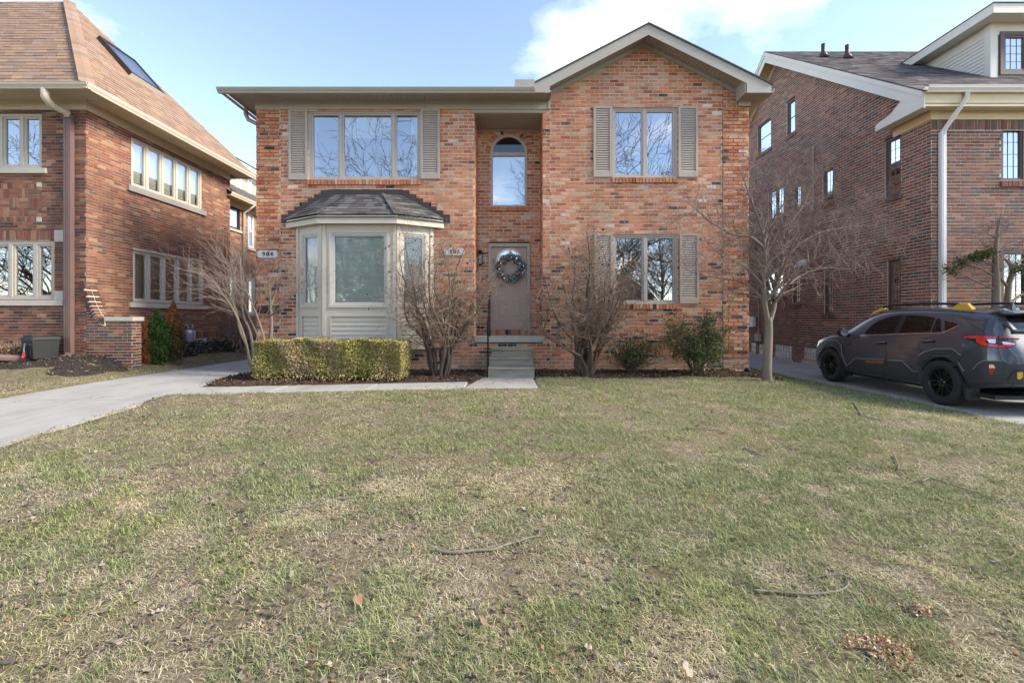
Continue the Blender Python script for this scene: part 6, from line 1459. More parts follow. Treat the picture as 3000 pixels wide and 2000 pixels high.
# lettering on the front door
def deep_px(zx, zy, off=0.017):
    p, n = cast(*zA(zx, zy)); n = n if n.dot(EYE-p) > 0 else -n; return p + n*off, n
pL, n1_ = deep_px(684, 648); pR, _ = deep_px(876, 655)
o = text_mesh(car, 'lettering', 'CROSSTREK', 0.075, m_org, 1.05, 0.0015, offset=0.0)
xv = (pR-pL); wv = xv.length; xv.normalize(); zv = (n1_ - xv*n1_.dot(xv)).normalized(); yv = zv.cross(xv)
bb = [v.co.x for v in o.data.vertices]; sc_ = wv/(max(bb)-min(bb))
o.matrix_world = Matrix.Translation((pL+pR)/2) @ Matrix((xv, yv, zv)).transposed().to_4x4() @ Matrix.Diagonal((sc_, 0.9, 1, 1))
o.matrix_parent_inverse = WM[car.name].inverted()
o.matrix_basis = Matrix.Translation((pL+pR)/2) @ Matrix((xv, yv, zv)).transposed().to_4x4() @ Matrix.Diagonal((sc_, 0.9, 1, 1))
# ================================================================== plants
m_bark = mat('grey_bark', (0.20, 0.165, 0.13), 0.9, 0.25, 9, 0.8, 45, 0.012, spec=0.15, dirt=0.5, dcol=(0.09, 0.08, 0.065), stretch=(1, 1, 0.35))
m_barkd = mat('dark_bark', (0.10, 0.075, 0.058), 0.9, 0.3, 9, 0.6, 60, 0.008, spec=0.15, dirt=0.4, stretch=(1, 1, 0.35))
m_twig = mat('twig', (0.24, 0.185, 0.155), 0.9, 0.25, 9, 0, dirt=0.3)
m_twigt = mat('tan_twig', (0.25, 0.185, 0.14), 0.9, 0.25, 9, 0, dirt=0.3)
def smooth_path(pts, n=4):
    """Catmull-Rom through the points"""
    P = [Vector(p) for p in pts]; P = [P[0]*2-P[1]] + P + [P[-1]*2-P[-2]]; out = []
    for i in range(1, len(P)-2):
        for k in range(n):
            t_ = k/n; a, b_, c_, d_ = P[i-1], P[i], P[i+1], P[i+2]
            out.append(0.5*((2*b_)+(c_-a)*t_+(2*a-5*b_+4*c_-d_)*t_*t_+(3*b_-a-3*c_+d_)*t_**3))
    out.append(P[-2]); return out
def grow(out, tips, p, d, L, r, depth, rng, up=0.15, wig=0.25, kids=(3, 5), ang=(25, 60), shrink=(0.45, 0.7), seg=4, minr=0.0016):
    pts = [p.copy()]; d = d.normalized(); rad = [r]
    for i in range(seg):
        d = (d + Vector((rng.gauss(0, wig), rng.gauss(0, wig), rng.gauss(0, wig)+up))*0.5).normalized()
        p = p + d*(L/seg); pts.append(p.copy()); rad.append(max(minr, r*(1-0.75*(i+1)/seg)))
    out.append((pts, rad, 5 if r > 0.012 else 3))
    if depth <= 0: tips.append((pts[-1], d)); return
    for k in range(rng.randint(*kids)):
        f = rng.uniform(0.25, 1.0); i = min(seg-1, int(f*seg)); q = pts[i].lerp(pts[i+1], f*seg-i)
        dd = (pts[i+1]-pts[i]).normalized(); ax = dd.orthogonal().normalized(); ax.rotate(Matrix.Rotation(rng.uniform(0, 6.28), 3, dd))
        nd_ = dd.copy(); nd_.rotate(Matrix.Rotation(R(rng.uniform(*ang)), 3, ax))
        grow(out, tips, q, nd_, L*rng.uniform(*shrink), max(minr, rad[i]*0.6), depth-1, rng, up, wig, kids, ang, shrink, max(2, seg-1), minr)
def limbs_mesh(name, lst, m_, parent, rmin=0.0, rmax=9):
    mb = MB()
    for pts, rad, n in lst:
        if rmin <= rad[0] < rmax: mb.tube(pts, rad, n, caps=False)
    if mb.f: return mb.build(name, m_, parent, smooth=True)
def quads_np(name, C, size, rng, m_, parent, cols, kind=None, up_bias=0.0, aspect=1.6, nrm=None):
    """many small pointed leaves: C centres (n,3), size (n,), cols (n,3)"""
    n = len(C); a = rng.normal(size=(n, 3)); a[:, 2] += up_bias; a /= np.linalg.norm(a, axis=1)[:, None]
    b_ = rng.normal(size=(n, 3)); b_ -= a*(a*b_).sum(1)[:, None]; b_ /= np.linalg.norm(b_, axis=1)[:, None]
    c_ = np.cross(a, b_); s_ = np.asarray(size)[:, None]
    P = np.stack([C-a*s_*aspect*0.5, C+b_*s_*0.42+c_*s_*0.12, C+a*s_*aspect*0.5, C-b_*s_*0.42+c_*s_*0.12], 1).reshape(-1, 3)
    Fq = np.arange(4*n).reshape(-1, 4)
    return mesh_np(name, P, Fq, m_, parent, cols, kind)
def pickcol(rng, cols, n, var=0.18):
    c = np.array(cols)[rng.integers(0, len(cols), n)]; return c*(1+rng.uniform(-var, var, (n, 1)))

# ---- bare tree by the right driveway
def at(px, py, Y): return Vector((PXX(px, Y), Y, PZZ(py, Y)))
TY = 8.72; rt = random.Random(3)
base = at(2250, 1128, TY); base.z = G(base.x, base.y)-0.03
tree = thing('bare_tree', base, 'small bare ornamental tree on the lawn before the right driveway', 'tree')
zT = lambda zx, zy, dy=0.0: at(2000+zx/2.24, 450+zy/2.24, TY+dy)
trunk = [base, zT(553, 1440), zT(556, 1340), zT(562, 1220), zT(564, 1130), zT(560, 1075)]
tl = [(smooth_path(trunk, 4), list(np.linspace(0.092, 0.066, 21)*np.array([1.25, 1.12]+[1]*19)), 10)]
LIMB = [((564, 1130, 0), (538, 980, -.05), (530, 850, -.1), (542, 700, -.1), (530, 560, -.15), (500, 440, -.2), (440, 280, -.3), (390, 130, -.3), 0.055),
        ((545, 985, 0), (470, 900, .1), (400, 850, .2), (270, 820, .3), (120, 800, .5), (20, 760, .6), 0.026),
        ((530, 870, -.1), (430, 760, -.3), (330, 700, -.5), (230, 650, -.6), (150, 560, -.7), 0.024),
        ((536, 620, -.1), (440, 545, -.3), (330, 530, -.4), (200, 460, -.5), (90, 370, -.6), (20, 310, -.6), 0.030),
        ((564, 1120, 0), (600, 1000, .05), (602, 880, .1), (560, 760, .15), (550, 620, .2), (590, 480, .3), (560, 330, .4), 0.055),
        ((602, 960, 0), (622, 860, .1), (652, 720, .2), (680, 560, .3), (720, 440, .4), (800, 330, .5), (840, 200, .5), 0.042),
        ((606, 975, 0), (660, 900, -.1), (740, 800, -.3), (860, 700, -.5), (1000, 640, -.7), (1200, 600, -.8), 0.032),
        ((652, 710, .2), (760, 600, .3), (900, 520, .4), (1100, 480, .5), (1320, 470, .5), 0.026),
        ((684, 560, .3), (800, 470, .2), (950, 390, 0), (1150, 330, -.2), 0.022),
        ((612, 940, 0), (690, 860, .3), (820, 780, .6), (950, 750, .9), (1100, 760, 1.1), 0.024),
        ((530, 560, -.15), (600, 420, -.4), (680, 300, -.6), (720, 180, -.7), 0.022),
        ((602, 880, .1), (680, 700, -.3), (740, 560, -.6), (860, 440, -.8), (1000, 380, -.9), 0.022)]
twg = []; tips = []
for L in LIMB:
    r0 = L[-1]; pts = smooth_path([zT(*p) for p in L[:-1]], 4); n = len(pts); rad = [max(0.004, r0*(1-0.85*i/(n-1))) for i in range(n)]; tl.append((pts, rad, 7))
    for i in range(3, n):
        for k in range(2 if i > n*0.35 else 1):
            dd = (pts[i]-pts[i-1]).normalized(); ax = dd.orthogonal().normalized(); ax.rotate(Matrix.Rotation(rt.uniform(0, 6.28), 3, dd)); nd_ = dd.copy(); nd_.rotate(Matrix.Rotation(R(rt.uniform(30, 75)), 3, ax))
            grow(twg, tips, pts[i], nd_, rt.uniform(0.35, 0.85), max(0.0035, rad[i]*0.5), 2, rt, up=0.12, wig=0.28, kids=(3, 5), shrink=(0.4, 0.65), minr=0.0017)
limbs_mesh('trunk', tl[:1], m_bark, tree); limbs_mesh('limbs', tl[1:], m_bark, tree); o = limbs_mesh('crown', twg, m_twig, tree)
if o: o['kind'] = 'stuff'

# ---- bare shrubs either side of the door
def vase_shrub(name, label, bx0, Y, seed, hgt, spread, n_st, leaves=160, lean=0.0, m1=m_barkd, m2=m_twigt, subd=2, kids=(3, 5)):
    r_ = random.Random(seed); X = PXX(bx0, Y); b0 = Vector((X, Y, G(X, Y)))
    t_ = thing(name, b0, label, 'shrub'); st_ = []; tw = []; tp = []
    for k in range(n_st):
        a = r_.uniform(0, 6.28); sp = r_.uniform(0.35, 1.0)*spread; h = hgt*r_.uniform(0.45, 0.9)
        ex = Vector((math.cos(a)*sp+lean*h, math.sin(a)*sp*0.55, h)); p0 = b0 + Vector((math.cos(a)*0.13, math.sin(a)*0.10, 0))
        m1_ = p0 + Vector((ex.x*0.22+r_.gauss(0, .07), ex.y*0.22+r_.gauss(0, .05), h*0.30)); m2_ = p0 + Vector((ex.x*0.58+r_.gauss(0, .11), ex.y*0.55+r_.gauss(0, .1), h*0.60)); p1 = p0 + ex + Vector((r_.gauss(0, .05), r_.gauss(0, .05), 0))
        kk = [p0, p0.lerp(m1_, 0.5)+Vector((r_.gauss(0, .035), r_.gauss(0, .03), 0)), m1_, m1_.lerp(m2_, 0.5)+Vector((r_.gauss(0, .05), r_.gauss(0, .05), 0)), m2_, m2_.lerp(p1, 0.5)+Vector((r_.gauss(0, .06), r_.gauss(0, .06), 0)), p1]; pts = smooth_path(kk, 3); n = len(pts); r0 = r_.uniform(0.024, 0.044); rad = [max(0.004, r0*(1-0.8*i/(n-1))) for i in range(n)]; st_.append((pts, rad, 6))
        for i in range(6, n):
            for q_ in range(1 if i < 10 else 2):
                dd = (pts[i]-pts[i-1]).normalized(); ax = dd.orthogonal().normalized(); ax.rotate(Matrix.Rotation(r_.uniform(0, 6.28), 3, dd)); nd_ = dd.copy(); nd_.rotate(Matrix.Rotation(R(r_.uniform(25, 75)), 3, ax))
                grow(tw, tp, pts[i], nd_, r_.uniform(0.25, 0.62)*hgt/3, max(0.006, rad[i]*0.6), subd, r_, up=0.10, wig=0.42, kids=kids, ang=(30, 75), shrink=(0.45, 0.75), minr=0.0027)
    limbs_mesh('stems', st_, m1, t_)
    o = limbs_mesh('twigs', tw, m2, t_); o['kind'] = 'stuff'
    if leaves:
        g = np.random.default_rng(seed); idx = g.integers(0, len(tp), leaves); C = np.array([tp[i][0] for i in idx])+g.normal(size=(leaves, 3))*0.008; C[:, 2] -= 0.02
        quads_np('dry_leaves', C, g.uniform(0.025, 0.055, leaves), g, m_dleaf, t_, pickcol(g, [(0.09, 0.06, 0.04), (0.16, 0.10, 0.06), (0.06, 0.045, 0.03), (0.20, 0.15, 0.10)], leaves), 'stuff', -0.8, 1.5)
    return t_
vase_shrub('bare_shrub', 'leafless multi-stem shrub between the bay window and the entry', 1290, 9.25, 41, 3.25, 1.05, 17, 380, kids=(2, 3))
vase_shrub('bare_shrub', 'leafless multi-stem shrub right of the front steps', 1718, 9.35, 42, 3.25, 1.2, 20, 380, kids=(2, 3))
# lilac at the left corner
r_ = random.Random(44); LY = 9.55
cb = at(735, 1090, LY); cb.z = 0
lil = thing('bare_shrub', cb, 'leaning bare shrub at the left house corner beside the driveway', 'shrub')
zL = lambda zx, zy, dy=0.0: at(580+zx/3.5625, 700+zy/3.5625, LY+dy)
ST = [((540, 1340, 0), (520, 1150, 0), (440, 950, -.05), (400, 760, -.1), (310, 560, -.2), (150, 490, -.3), 0.035), ((590, 1340, 0), (570, 1130, 0), (540, 950, .05), (470, 780, .1), (455, 500, .1), (440, 200, .1), 0.036),
      ((640, 1340, 0), (630, 1050, .1), (540, 830, .15), (470, 650, .2), (380, 480, .2), (330, 300, .2), 0.028), ((700, 1340, 0), (690, 1050, -.1), (640, 870, -.1), (560, 660, -.15), (480, 480, -.2), 0.032),
      ((755, 1340, 0), (762, 1040, 0), (770, 850, 0), (750, 600, 0), (742, 455, 0), 0.050), ((768, 800, 0), (830, 735, -.1), (960, 610, -.15), (1060, 500, -.2), (1110, 320, -.2), 0.020), ((765, 690, 0), (800, 590, .1), (835, 490, .1), (900, 470, .1), 0.024),
      ((560, 1340, 0), (480, 1000, -.15), (380, 760, -.3), (250, 560, -.4), (100, 380, -.5), 0.024), ((470, 980, 0), (380, 700, .2), (330, 500, .3), (300, 250, .3), 0.018)]
sl_ = []; tw = []; tp = []
for S in ST:
    pts = smooth_path([zL(*p) for p in S[:-1]], 4); n = len(pts); rad = [max(0.006, S[-1]*(1-0.7*i/(n-1))) for i in range(n)]
    sl_.append((pts, rad, 7))
    for i in range(n//2, n):
        for k in range(2):
            dd = (pts[i]-pts[i-1]).normalized(); ax = dd.orthogonal().normalized(); ax.rotate(Matrix.Rotation(r_.uniform(0, 6.28), 3, dd)); nd_ = dd.copy(); nd_.rotate(Matrix.Rotation(R(r_.uniform(20, 60)), 3, ax))
            if S[0][0] < 700: nd_ = (nd_ + Vector((-0.35, 0, 0.1))).normalized()
            grow(tw, tp, pts[i], nd_, r_.uniform(0.35, 0.85), 0.006, 1, r_, up=0.12, wig=0.16, kids=(3, 5), shrink=(0.5, 0.8), minr=0.0018)
limbs_mesh('stems', sl_, m_bark, lil); o = limbs_mesh('twigs', tw, m_twig, lil); o['kind'] = 'stuff'

# ---- sparse conifers before the right house
def conifer(label, zt, stems, tufts, seed):
    r_ = random.Random(seed); g = np.random.default_rng(seed); pts0 = [zt(*p) for p in stems[0][:-1]]; b0 = pts0[0].copy(); b0.z = -0.17
    t_ = thing('sparse_conifer', b0, label, 'tree'); ls = []; tw = []; tp = []
    for k, S in enumerate(stems):
        p_ = [zt(*p) for p in S[:-1]]
        if k == 0: p_ = [b0] + p_
        pts = smooth_path(p_, 4); n = len(pts); rad = [max(0.005, S[-1]*(1-0.75*i/(n-1))) for i in range(n)]; ls.append((pts, rad, 7))
        for i in range(max(2, n//3), n):
            for q_ in range(2):
                dd = (pts[i]-pts[i-1]).normalized(); ax = dd.orthogonal().normalized(); ax.rotate(Matrix.Rotation(r_.uniform(0, 6.28), 3, dd)); nd_ = dd.copy(); nd_.rotate(Matrix.Rotation(R(r_.uniform(30, 70)), 3, ax))
                grow(tw, tp, pts[i], nd_, r_.uniform(0.15, 0.4), 0.005, 1, r_, wig=0.3, kids=(2, 4), minr=0.002)
    limbs_mesh('trunk', ls[:1], m_bark, t_); limbs_mesh('limbs', ls[1:], m_bark, t_); o = limbs_mesh('twigs', tw, m_twig, t_); o['kind'] = 'stuff'
    C = []
    for (cx_, cy_, sx_, sy_, n) in tufts:
        for _ in range(n):
            p = zt(cx_, cy_, r_.uniform(-0.25, 0.25)); C.append((p.x+r_.gauss(0, sx_), p.y, p.z+r_.gauss(0, sy_)))
    if C:
        C = np.array(C); quads_np('needles', C, g.uniform(0.02, 0.045, len(C)), g, m_leaf, t_, pickcol(g, [(0.055, 0.075, 0.02), (0.08, 0.095, 0.03), (0.04, 0.055, 0.018)], len(C)), 'stuff', 0.0, 2.2)
zC = lambda zx, zy, dy=0.0: at(2800+zx/4.48, 600+zy/4.48, 9.2+dy)
conifer('sparse conifer with green tufts on its left side, beyond the car', zC, [((530, 1380), (530, 1000), (520, 800), (525, 600), (545, 400), (570, 200), 0.085), ((500, 1110), (330, 1030), (150, 945), (0, 900, .1), 0.026), ((490, 925), (330, 840), (180, 800), (30, 760, .1), 0.026), ((540, 820), (440, 760), (330, 750), (240, 770), 0.024), ((540, 440), (430, 390), (410, 370), (450, 280), 0.016), ((530, 600), (700, 520), (860, 470, .1), 0.02), ((545, 440), (650, 370), (690, 260), 0.015), ((380, 600), (370, 530), (340, 490), 0.010)],
        [(330, 660, 0.10, 0.045, 420), (460, 640, 0.07, 0.05, 260), (230, 690, 0.08, 0.04, 200), (60, 760, 0.10, 0.05, 140), (-60, 850, 0.10, 0.06, 120), (850, 820, 0.08, 0.04, 140)], 51)
conifer('sparse forked conifer close to the dark front window, beyond the car', zC, [((680, 1390, .2), (695, 1060, .2), (745, 880, .2), (725, 800, .2), (650, 715, .15), (560, 718, .1), 0.068), ((670, 1060, .2), (560, 930, .1), (548, 840, 0), 0.030), ((760, 890, .2), (860, 850, .25), (960, 830, .3), 0.024), ((720, 1285, .2), (860, 1180, .3), (960, 1120, .3), 0.035), ((740, 810, .2), (860, 730, .3), (960, 690, .3), 0.02)], [(900, 850, 0.08, 0.05, 160)], 52)

# ---- evergreen shrubs by the wall
def evergreen(label, cx_, y0, y1, halfw, Y, seed, n, open_=0.5):
    g = np.random.default_rng(seed); r_ = random.Random(seed); X = PXX(cx_, Y); h = PZZ(y0, Y); w_ = halfw*Y/F
    t_ = thing('evergreen_shrub', (X, Y, 0), label, 'shrub'); ls = []; tp = []; tips = []
    for k in range(26):
        a = r_.uniform(0, 6.28); rr = r_.uniform(0.3, 0.95); e_ = Vector((X+math.cos(a)*w_*rr, Y+math.sin(a)*w_*0.6*rr, h*r_.uniform(0.25, 0.92)))
        p0 = Vector((X+r_.gauss(0, .04), Y+r_.gauss(0, .03), 0)); pts = smooth_path([p0, p0.lerp(e_, 0.4)+Vector((0, 0, h*0.05)), e_], 4); ls.append((pts, [max(0.004, 0.014*(1-0.7*i/(len(pts)-1))) for i in range(len(pts))], 5))
        for i in range(4, len(pts)): grow(ls, tips, pts[i], Vector((r_.gauss(0, 1), r_.gauss(0, .7), r_.uniform(0, .8))), r_.uniform(0.15, 0.3), 0.005, 1, r_, kids=(2, 4), minr=0.002)
    limbs_mesh('stems', ls, m_barkd, t_)
    T = np.array([t[0] for t in tips]); idx = g.integers(0, len(T), n); C = T[idx]+g.normal(size=(n, 3))*np.array([0.06, 0.06, 0.045]); C[:, 2] = np.maximum(C[:, 2], 0.06)
    quads_np('foliage', C, g.uniform(0.018, 0.04, n), g, m_leaf, t_, pickcol(g, [(0.06, 0.085, 0.032), (0.095, 0.125, 0.045), (0.14, 0.165, 0.065), (0.16, 0.15, 0.07), (0.05, 0.065, 0.026)], n, 0.25), 'stuff', 0.3, 1.7)
evergreen('small dark evergreen shrub close to the bare shrub right of the steps', 1850, 985, 1090, 62, 9.6, 61, 2400)
evergreen('larger spreading evergreen shrub under the right wall', 2038, 935, 1085, 126, 9.5, 62, 8500)

# ---- clipped hedge before the bay
def hedge(label, x0, x1, seed, n, hh):
    g = np.random.default_rng(seed); y0, y1 = 8.42, 9.25; t_ = thing('clipped_hedge', ((x0+x1)/2, (y0+y1)/2, 0), label, 'hedge')
    mb = MB(); r_ = random.Random(seed)
    for k in range(60):
        x = r_.uniform(x0+0.1, x1-0.1); y = r_.uniform(y0+0.12, y1-0.1); p = Vector((x, y, 0)); tp2 = Vector((x+r_.gauss(0, .12), y+r_.gauss(0, .1), hh*0.85)); mb.tube([p, p.lerp(tp2, .5)+Vector((r_.gauss(0, .04), r_.gauss(0, .04), 0)), tp2], [0.012, 0.009, 0.004], 4, caps=False)
    mb.build('stems', m_barkd, t_)
    U = g.uniform(size=(n, 3)); C = np.stack([x0+U[:, 0]*(x1-x0), y0+U[:, 1]*(y1-y0), 0.06+U[:, 2]*(hh-0.06)], 1)
    f = g.integers(0, 10, n); e = np.abs(g.normal(size=n))*0.035
    C[f < 4, 1] = (y0+e)[f < 4]; C[(f >= 4) & (f < 7), 2] = (hh-e)[(f >= 4) & (f < 7)]; C[f == 7, 0] = (x0+e)[f == 7]; C[f == 8, 0] = (x1-e)[f == 8]
    lump = 0.016*np.sin(C[:, 0]*5.1+seed)+0.02*np.sin(C[:, 0]*11.3+C[:, 1]*7)+0.02*np.sin(C[:, 2]*9+C[:, 0]*6)
    C[:, 1] += np.where(C[:, 1] < (y0+y1)/2, lump, -lump)*1.0; C[:, 2] += 0.7*lump*(C[:, 2] > hh*0.6)+g.normal(size=n)*0.012
    rx = (C[:, 0]-(x0+x1)/2)/((x1-x0)/2); C[:, 2] = np.where(C[:, 2] > 0.3, C[:, 2]*(1-0.06*np.abs(rx)**6), C[:, 2])
    C[:, 1] += np.where(C[:, 2] < 0.22, (0.22-C[:, 2])*0.6*(1-2*U[:, 1]), 0); keep = (C[:, 2] > 0.2) | (g.uniform(size=n) < 0.35); C = C[keep]; n = len(C)
    patch = np.sin(C[:, 0]*3.1+1)+np.sin(C[:, 0]*7.7+C[:, 2]*5)+g.normal(size=n)*0.9
    ca = pickcol(g, [(0.44, 0.34, 0.19), (0.50, 0.41, 0.26), (0.34, 0.25, 0.12)], n); cb_ = pickcol(g, [(0.30, 0.27, 0.08), (0.38, 0.34, 0.11), (0.20, 0.21, 0.06), (0.42, 0.35, 0.14)], n)
    col = np.where((patch > 0.55)[:, None], ca, cb_)
    quads_np('foliage', C, g.uniform(0.018, 0.034, n), g, m_leaf, t_, col, 'stuff', 0.2, 1.5)
hedge('clipped olive hedge at the driveway end, left half under the bay', PXX(742, 8.45), PXX(1001, 8.6), 71, 36000, 0.80)
hedge('clipped olive hedge nearer the entry, right half under the bay', PXX(996, 8.6), PXX(1180, 8.5), 72, 25000, 0.79)

# ---- columnar conifers by the left house
def column(label, px0, px1, y0, y1, Y, seed, cols, topcol=None, n=5200):
    g = np.random.default_rng(seed); X = PXX((px0+px1)/2, Y); w_ = (px1-px0)/2*Y/F; z0 = PZZ(y1, Y); h = PZZ(y0, Y)-z0; z0 -= 0.05
    t_ = thing('columnar_conifer', (X, Y, z0), label, 'conifer'); mb = MB(); mb.tube([(X, Y, z0-0.05), (X, Y, z0+h*0.5), (X, Y, z0+h*0.95)], [0.025, 0.015, 0.005], 6); mb.build('trunk', m_barkd, t_)
    t = g.uniform(size=n)**0.9; prof = np.clip(np.minimum((1-t)*2.4, 0.65+0.5*t/0.35), 0.06, 1.0); a = g.uniform(0, 6.28, n); rr = np.sqrt(g.uniform(0.35, 1.0, n))*w_*prof*(1+0.18*np.sin(a*3+t*17))
    C = np.stack([X+np.cos(a)*rr, Y+np.sin(a)*rr, z0+t*h], 1)+g.normal(size=(n, 3))*0.008
    col = pickcol(g, cols, n, 0.25)
    if topcol is not None: msk = (t+g.normal(size=n)*0.08 > 0.58) | ((np.cos(a) > 0.55) & (g.uniform(size=n) < 0.3)); col[msk] = pickcol(g, topcol, msk.sum(), 0.25)
    quads_np('foliage', C, g.uniform(0.016, 0.032, n), g, m_leaf, t_, col, 'stuff', 0.9, 2.0)
BR = [(0.26, 0.085, 0.035), (0.20, 0.065, 0.03), (0.32, 0.13, 0.05)]; GRN = [(0.035, 0.085, 0.018), (0.055, 0.12, 0.025), (0.025, 0.055, 0.014)]; OLV = [(0.06, 0.085, 0.025), (0.09, 0.10, 0.035), (0.045, 0.06, 0.02), (0.11, 0.095, 0.035)]
column('dead rust-brown columnar conifer at the wing wall end', 409, 440, 928, 1075, 10.55, 81, BR)
column('bright green columnar conifer beside the rust-brown one', 430, 492, 900, 1056, 10.75, 82, GRN, n=7000)
column('olive columnar conifer with rusty top under the side window', 480, 536, 878, 1048, 11.15, 83, OLV, [(0.28, 0.12, 0.04), (0.34, 0.17, 0.06), (0.22, 0.085, 0.035)], 7000)

# ---- ivy strip, dry stems, yellow-green patch
g = np.random.default_rng(91); n = 5200; Yv = g.uniform(11.3, 16.5, n); Xv = -9.52+g.uniform(0, 0.75, n); Zv = np.array([G(x, y) for x, y in zip(Xv, Yv)])+0.04+np.abs(g.normal(size=n))*0.06
iv = quads_np('ivy', np.stack([Xv, Yv, Zv], 1), g.uniform(0.035, 0.065, n), g, attr_mat('ivy_leaf', 0.35, 0.2, 40, 0, spec=0.5), None, pickcol(g, [(0.035, 0.045, 0.025), (0.05, 0.06, 0.035), (0.025, 0.035, 0.02), (0.07, 0.06, 0.04)], n), 'stuff', 0, 1.3); tag(iv, 'dark ivy ground cover along the left house side wall', 'ivy', kind='stuff')
mb = MB(); r_ = random.Random(92); X0 = -11.1
ds = thing('dry_stems', (-10.95, 9.6, G(-10.9, 9.6)), 'clump of dry tan perennial stems beside the black hose box', 'plant')
for k in range(130):
    x = r_.uniform(-11.6, -10.62); y = r_.uniform(9.45, 9.85); z = G(x, y); h = r_.uniform(0.12, 0.38); dx = r_.gauss(0, .07); dy = r_.gauss(0, .05)
    mb.tube([(x, y, z), (x+dx*0.4, y+dy*0.4, z+h*0.6), (x+dx, y+dy, z+h)], [0.005, 0.004, 0.002], 3, caps=False)
mb.build('stems', m_twigt, ds)
g = np.random.default_rng(93); n = 900; C = np.stack([g.uniform(-11.6, -10.62, n), g.uniform(9.45, 9.85, n), g.uniform(0.28, 0.62, n)], 1); quads_np('dry_leaves', C, g.uniform(0.02, 0.05, n), g, m_dleaf, ds, pickcol(g, [(0.25, 0.17, 0.10), (0.16, 0.10, 0.06), (0.10, 0.07, 0.045)], n), 'stuff', 0, 1.6)
vase_shrub('bare_shrub', 'low pale bare shrub far back at the rear wing', 700, 14.2, 45, 1.3, 0.4, 10, 0, m1=m_twigt, subd=1)

# ---- wreath on the door
wc = Vector((PXX(1495.5, YB-0.1), YB-0.02, PZZ(784, YB-0.1))); g = np.random.default_rng(97); r_ = random.Random(97)
wr = thing('wreath', wc, 'frosted pine wreath with silver and copper baubles on the front door', 'wreath')
n = 4200; a = g.uniform(0, 6.283, n); ph = g.uniform(0, 6.283, n); rr = 0.088*np.sqrt(g.uniform(0.2, 1, n))*(1+0.25*np.sin(a*9)); RR = 0.272
C = np.stack([wc.x+np.cos(a)*(RR+rr*np.cos(ph)*1.15), wc.y-0.05-rr*np.sin(ph)*0.8, wc.z+np.sin(a)*(RR+rr*np.cos(ph)*1.15)], 1)
quads_np('greenery', C, g.uniform(0.012, 0.026, n), g, m_leaf, wr, pickcol(g, [(0.16, 0.23, 0.22), (0.40, 0.47, 0.48), (0.07, 0.10, 0.095), (0.30, 0.30, 0.29), (0.60, 0.63, 0.64)], n), 'stuff', 0, 2.6)
q = MB(); q.lathe([(0.02*math.cos(t), 0.02*math.sin(t)) for t in (0,)] if False else [(0.001, 0)], 3, tuple(wc)) if False else None
pts = [(wc.x+math.cos(2*math.pi*i/32)*RR, wc.y-0.045, wc.z+math.sin(2*math.pi*i/32)*RR) for i in range(33)]
q = MB(); q.tube(pts, 0.035, 6, caps=False); q.build('ring', m_dark, wr, smooth=True)
m_silv = mat('silver_bauble', (0.75, 0.77, 0.8), 0.2, 0.05, 5, 0, metal=0.8, dirt=0); m_cop = mat('copper_bauble', (0.55, 0.25, 0.14), 0.25, 0.05, 5, 0, metal=0.8, dirt=0)
for (an, ra, rd, m_) in ((0.95, 0.27, 0.042, m_silv), (0.35, 0.25, 0.026, m_silv), (2.75, 0.26, 0.028, m_silv), (2.45, 0.24, 0.025, m_cop), (3.3, 0.27, 0.028, m_silv), (3.9, 0.27, 0.030, m_silv), (5.75, 0.25, 0.03, m_cop), (5.55, 0.24, 0.026, m_cop), (4.2, 0.31, 0.03, m_silv), (5.9, 0.33, 0.026, m_silv), (0.1, 0.33, 0.025, m_silv), (1.5, 0.25, 0.022, m_silv)):
    c = (wc.x+math.cos(an)*ra, wc.y-0.125, wc.z+math.sin(an)*ra)
    q = MB(); q.lathe([(rd*math.sin(math.pi*i/8)+1e-4, -rd*math.cos(math.pi*i/8)) for i in range(9)], 12, c); q.build('bauble', m_, wr, smooth=True)
q = MB(); q.box(wc.x-0.022, wc.x+0.022, YB-0.09, YB-0.075, wc.z+0.45, wc.z+0.52); q.box(wc.x-0.010, wc.x+0.010, YB-0.085, YB-0.075, wc.z+0.52, g1-0.01); q.box(wc.x-0.010, wc.x+0.010, YB-0.083, YB-0.078, wc.z+0.28, wc.z+0.45); q.build('hanger', m_white, wr) if False else None
hz = dz1-0.10
q = MB(); q.box(wc.x-0.011, wc.x+0.011, YB+0.018, YB+0.024, wc.z+0.26, hz); q.box(wc.x-0.03, wc.x+0.03, YB+0.010, YB+0.0175, hz-0.11, hz-0.05); q.build('hanger', m_white, wr)
# ================================================================== lawn cover: grass, leaves, sticks
g = np.random.default_rng(123)
VT = {}
def vnoise(x, y, cell, seed):
    if seed not in VT: VT[seed] = np.random.default_rng(seed).uniform(size=(256, 256))
    T = VT[seed]; u = x/cell+100; v = y/cell+100; i = np.floor(u).astype(int); j = np.floor(v).astype(int); fu = u-i; fv = v-j; fu = fu*fu*(3-2*fu); fv = fv*fv*(3-2*fv)
    a = T[i % 256, j % 256]; b_ = T[(i+1) % 256, j % 256]; c_ = T[i % 256, (j+1) % 256]; d_ = T[(i+1) % 256, (j+1) % 256]; return (a*(1-fu)+b_*fu)*(1-fv)+(c_*(1-fu)+d_*fu)*fv
def is_lawn(x, y): return not (in_drive_l(x, y) or in_drive_r(x, y) or in_walk(x, y) or in_bed(x, y) or in_soil_l(x, y) or (XL-0.05 < x < XR+0.1 and y > 9.9) or x > 9.2 or (x < -9.4 and y > 9.9))
def greenness(x, y):
    """0 tan and thin .. 1 green; greener to the right, straw to the left, as in the photograph"""
    n_ = 0.30*vnoise(x, y, 1.0, 1)+0.34*vnoise(x, y, 0.36, 2)+0.36*vnoise(x, y, 0.13, 3)
    return np.clip((n_-0.47)*3.6+0.40+0.07*x, 0, 1)
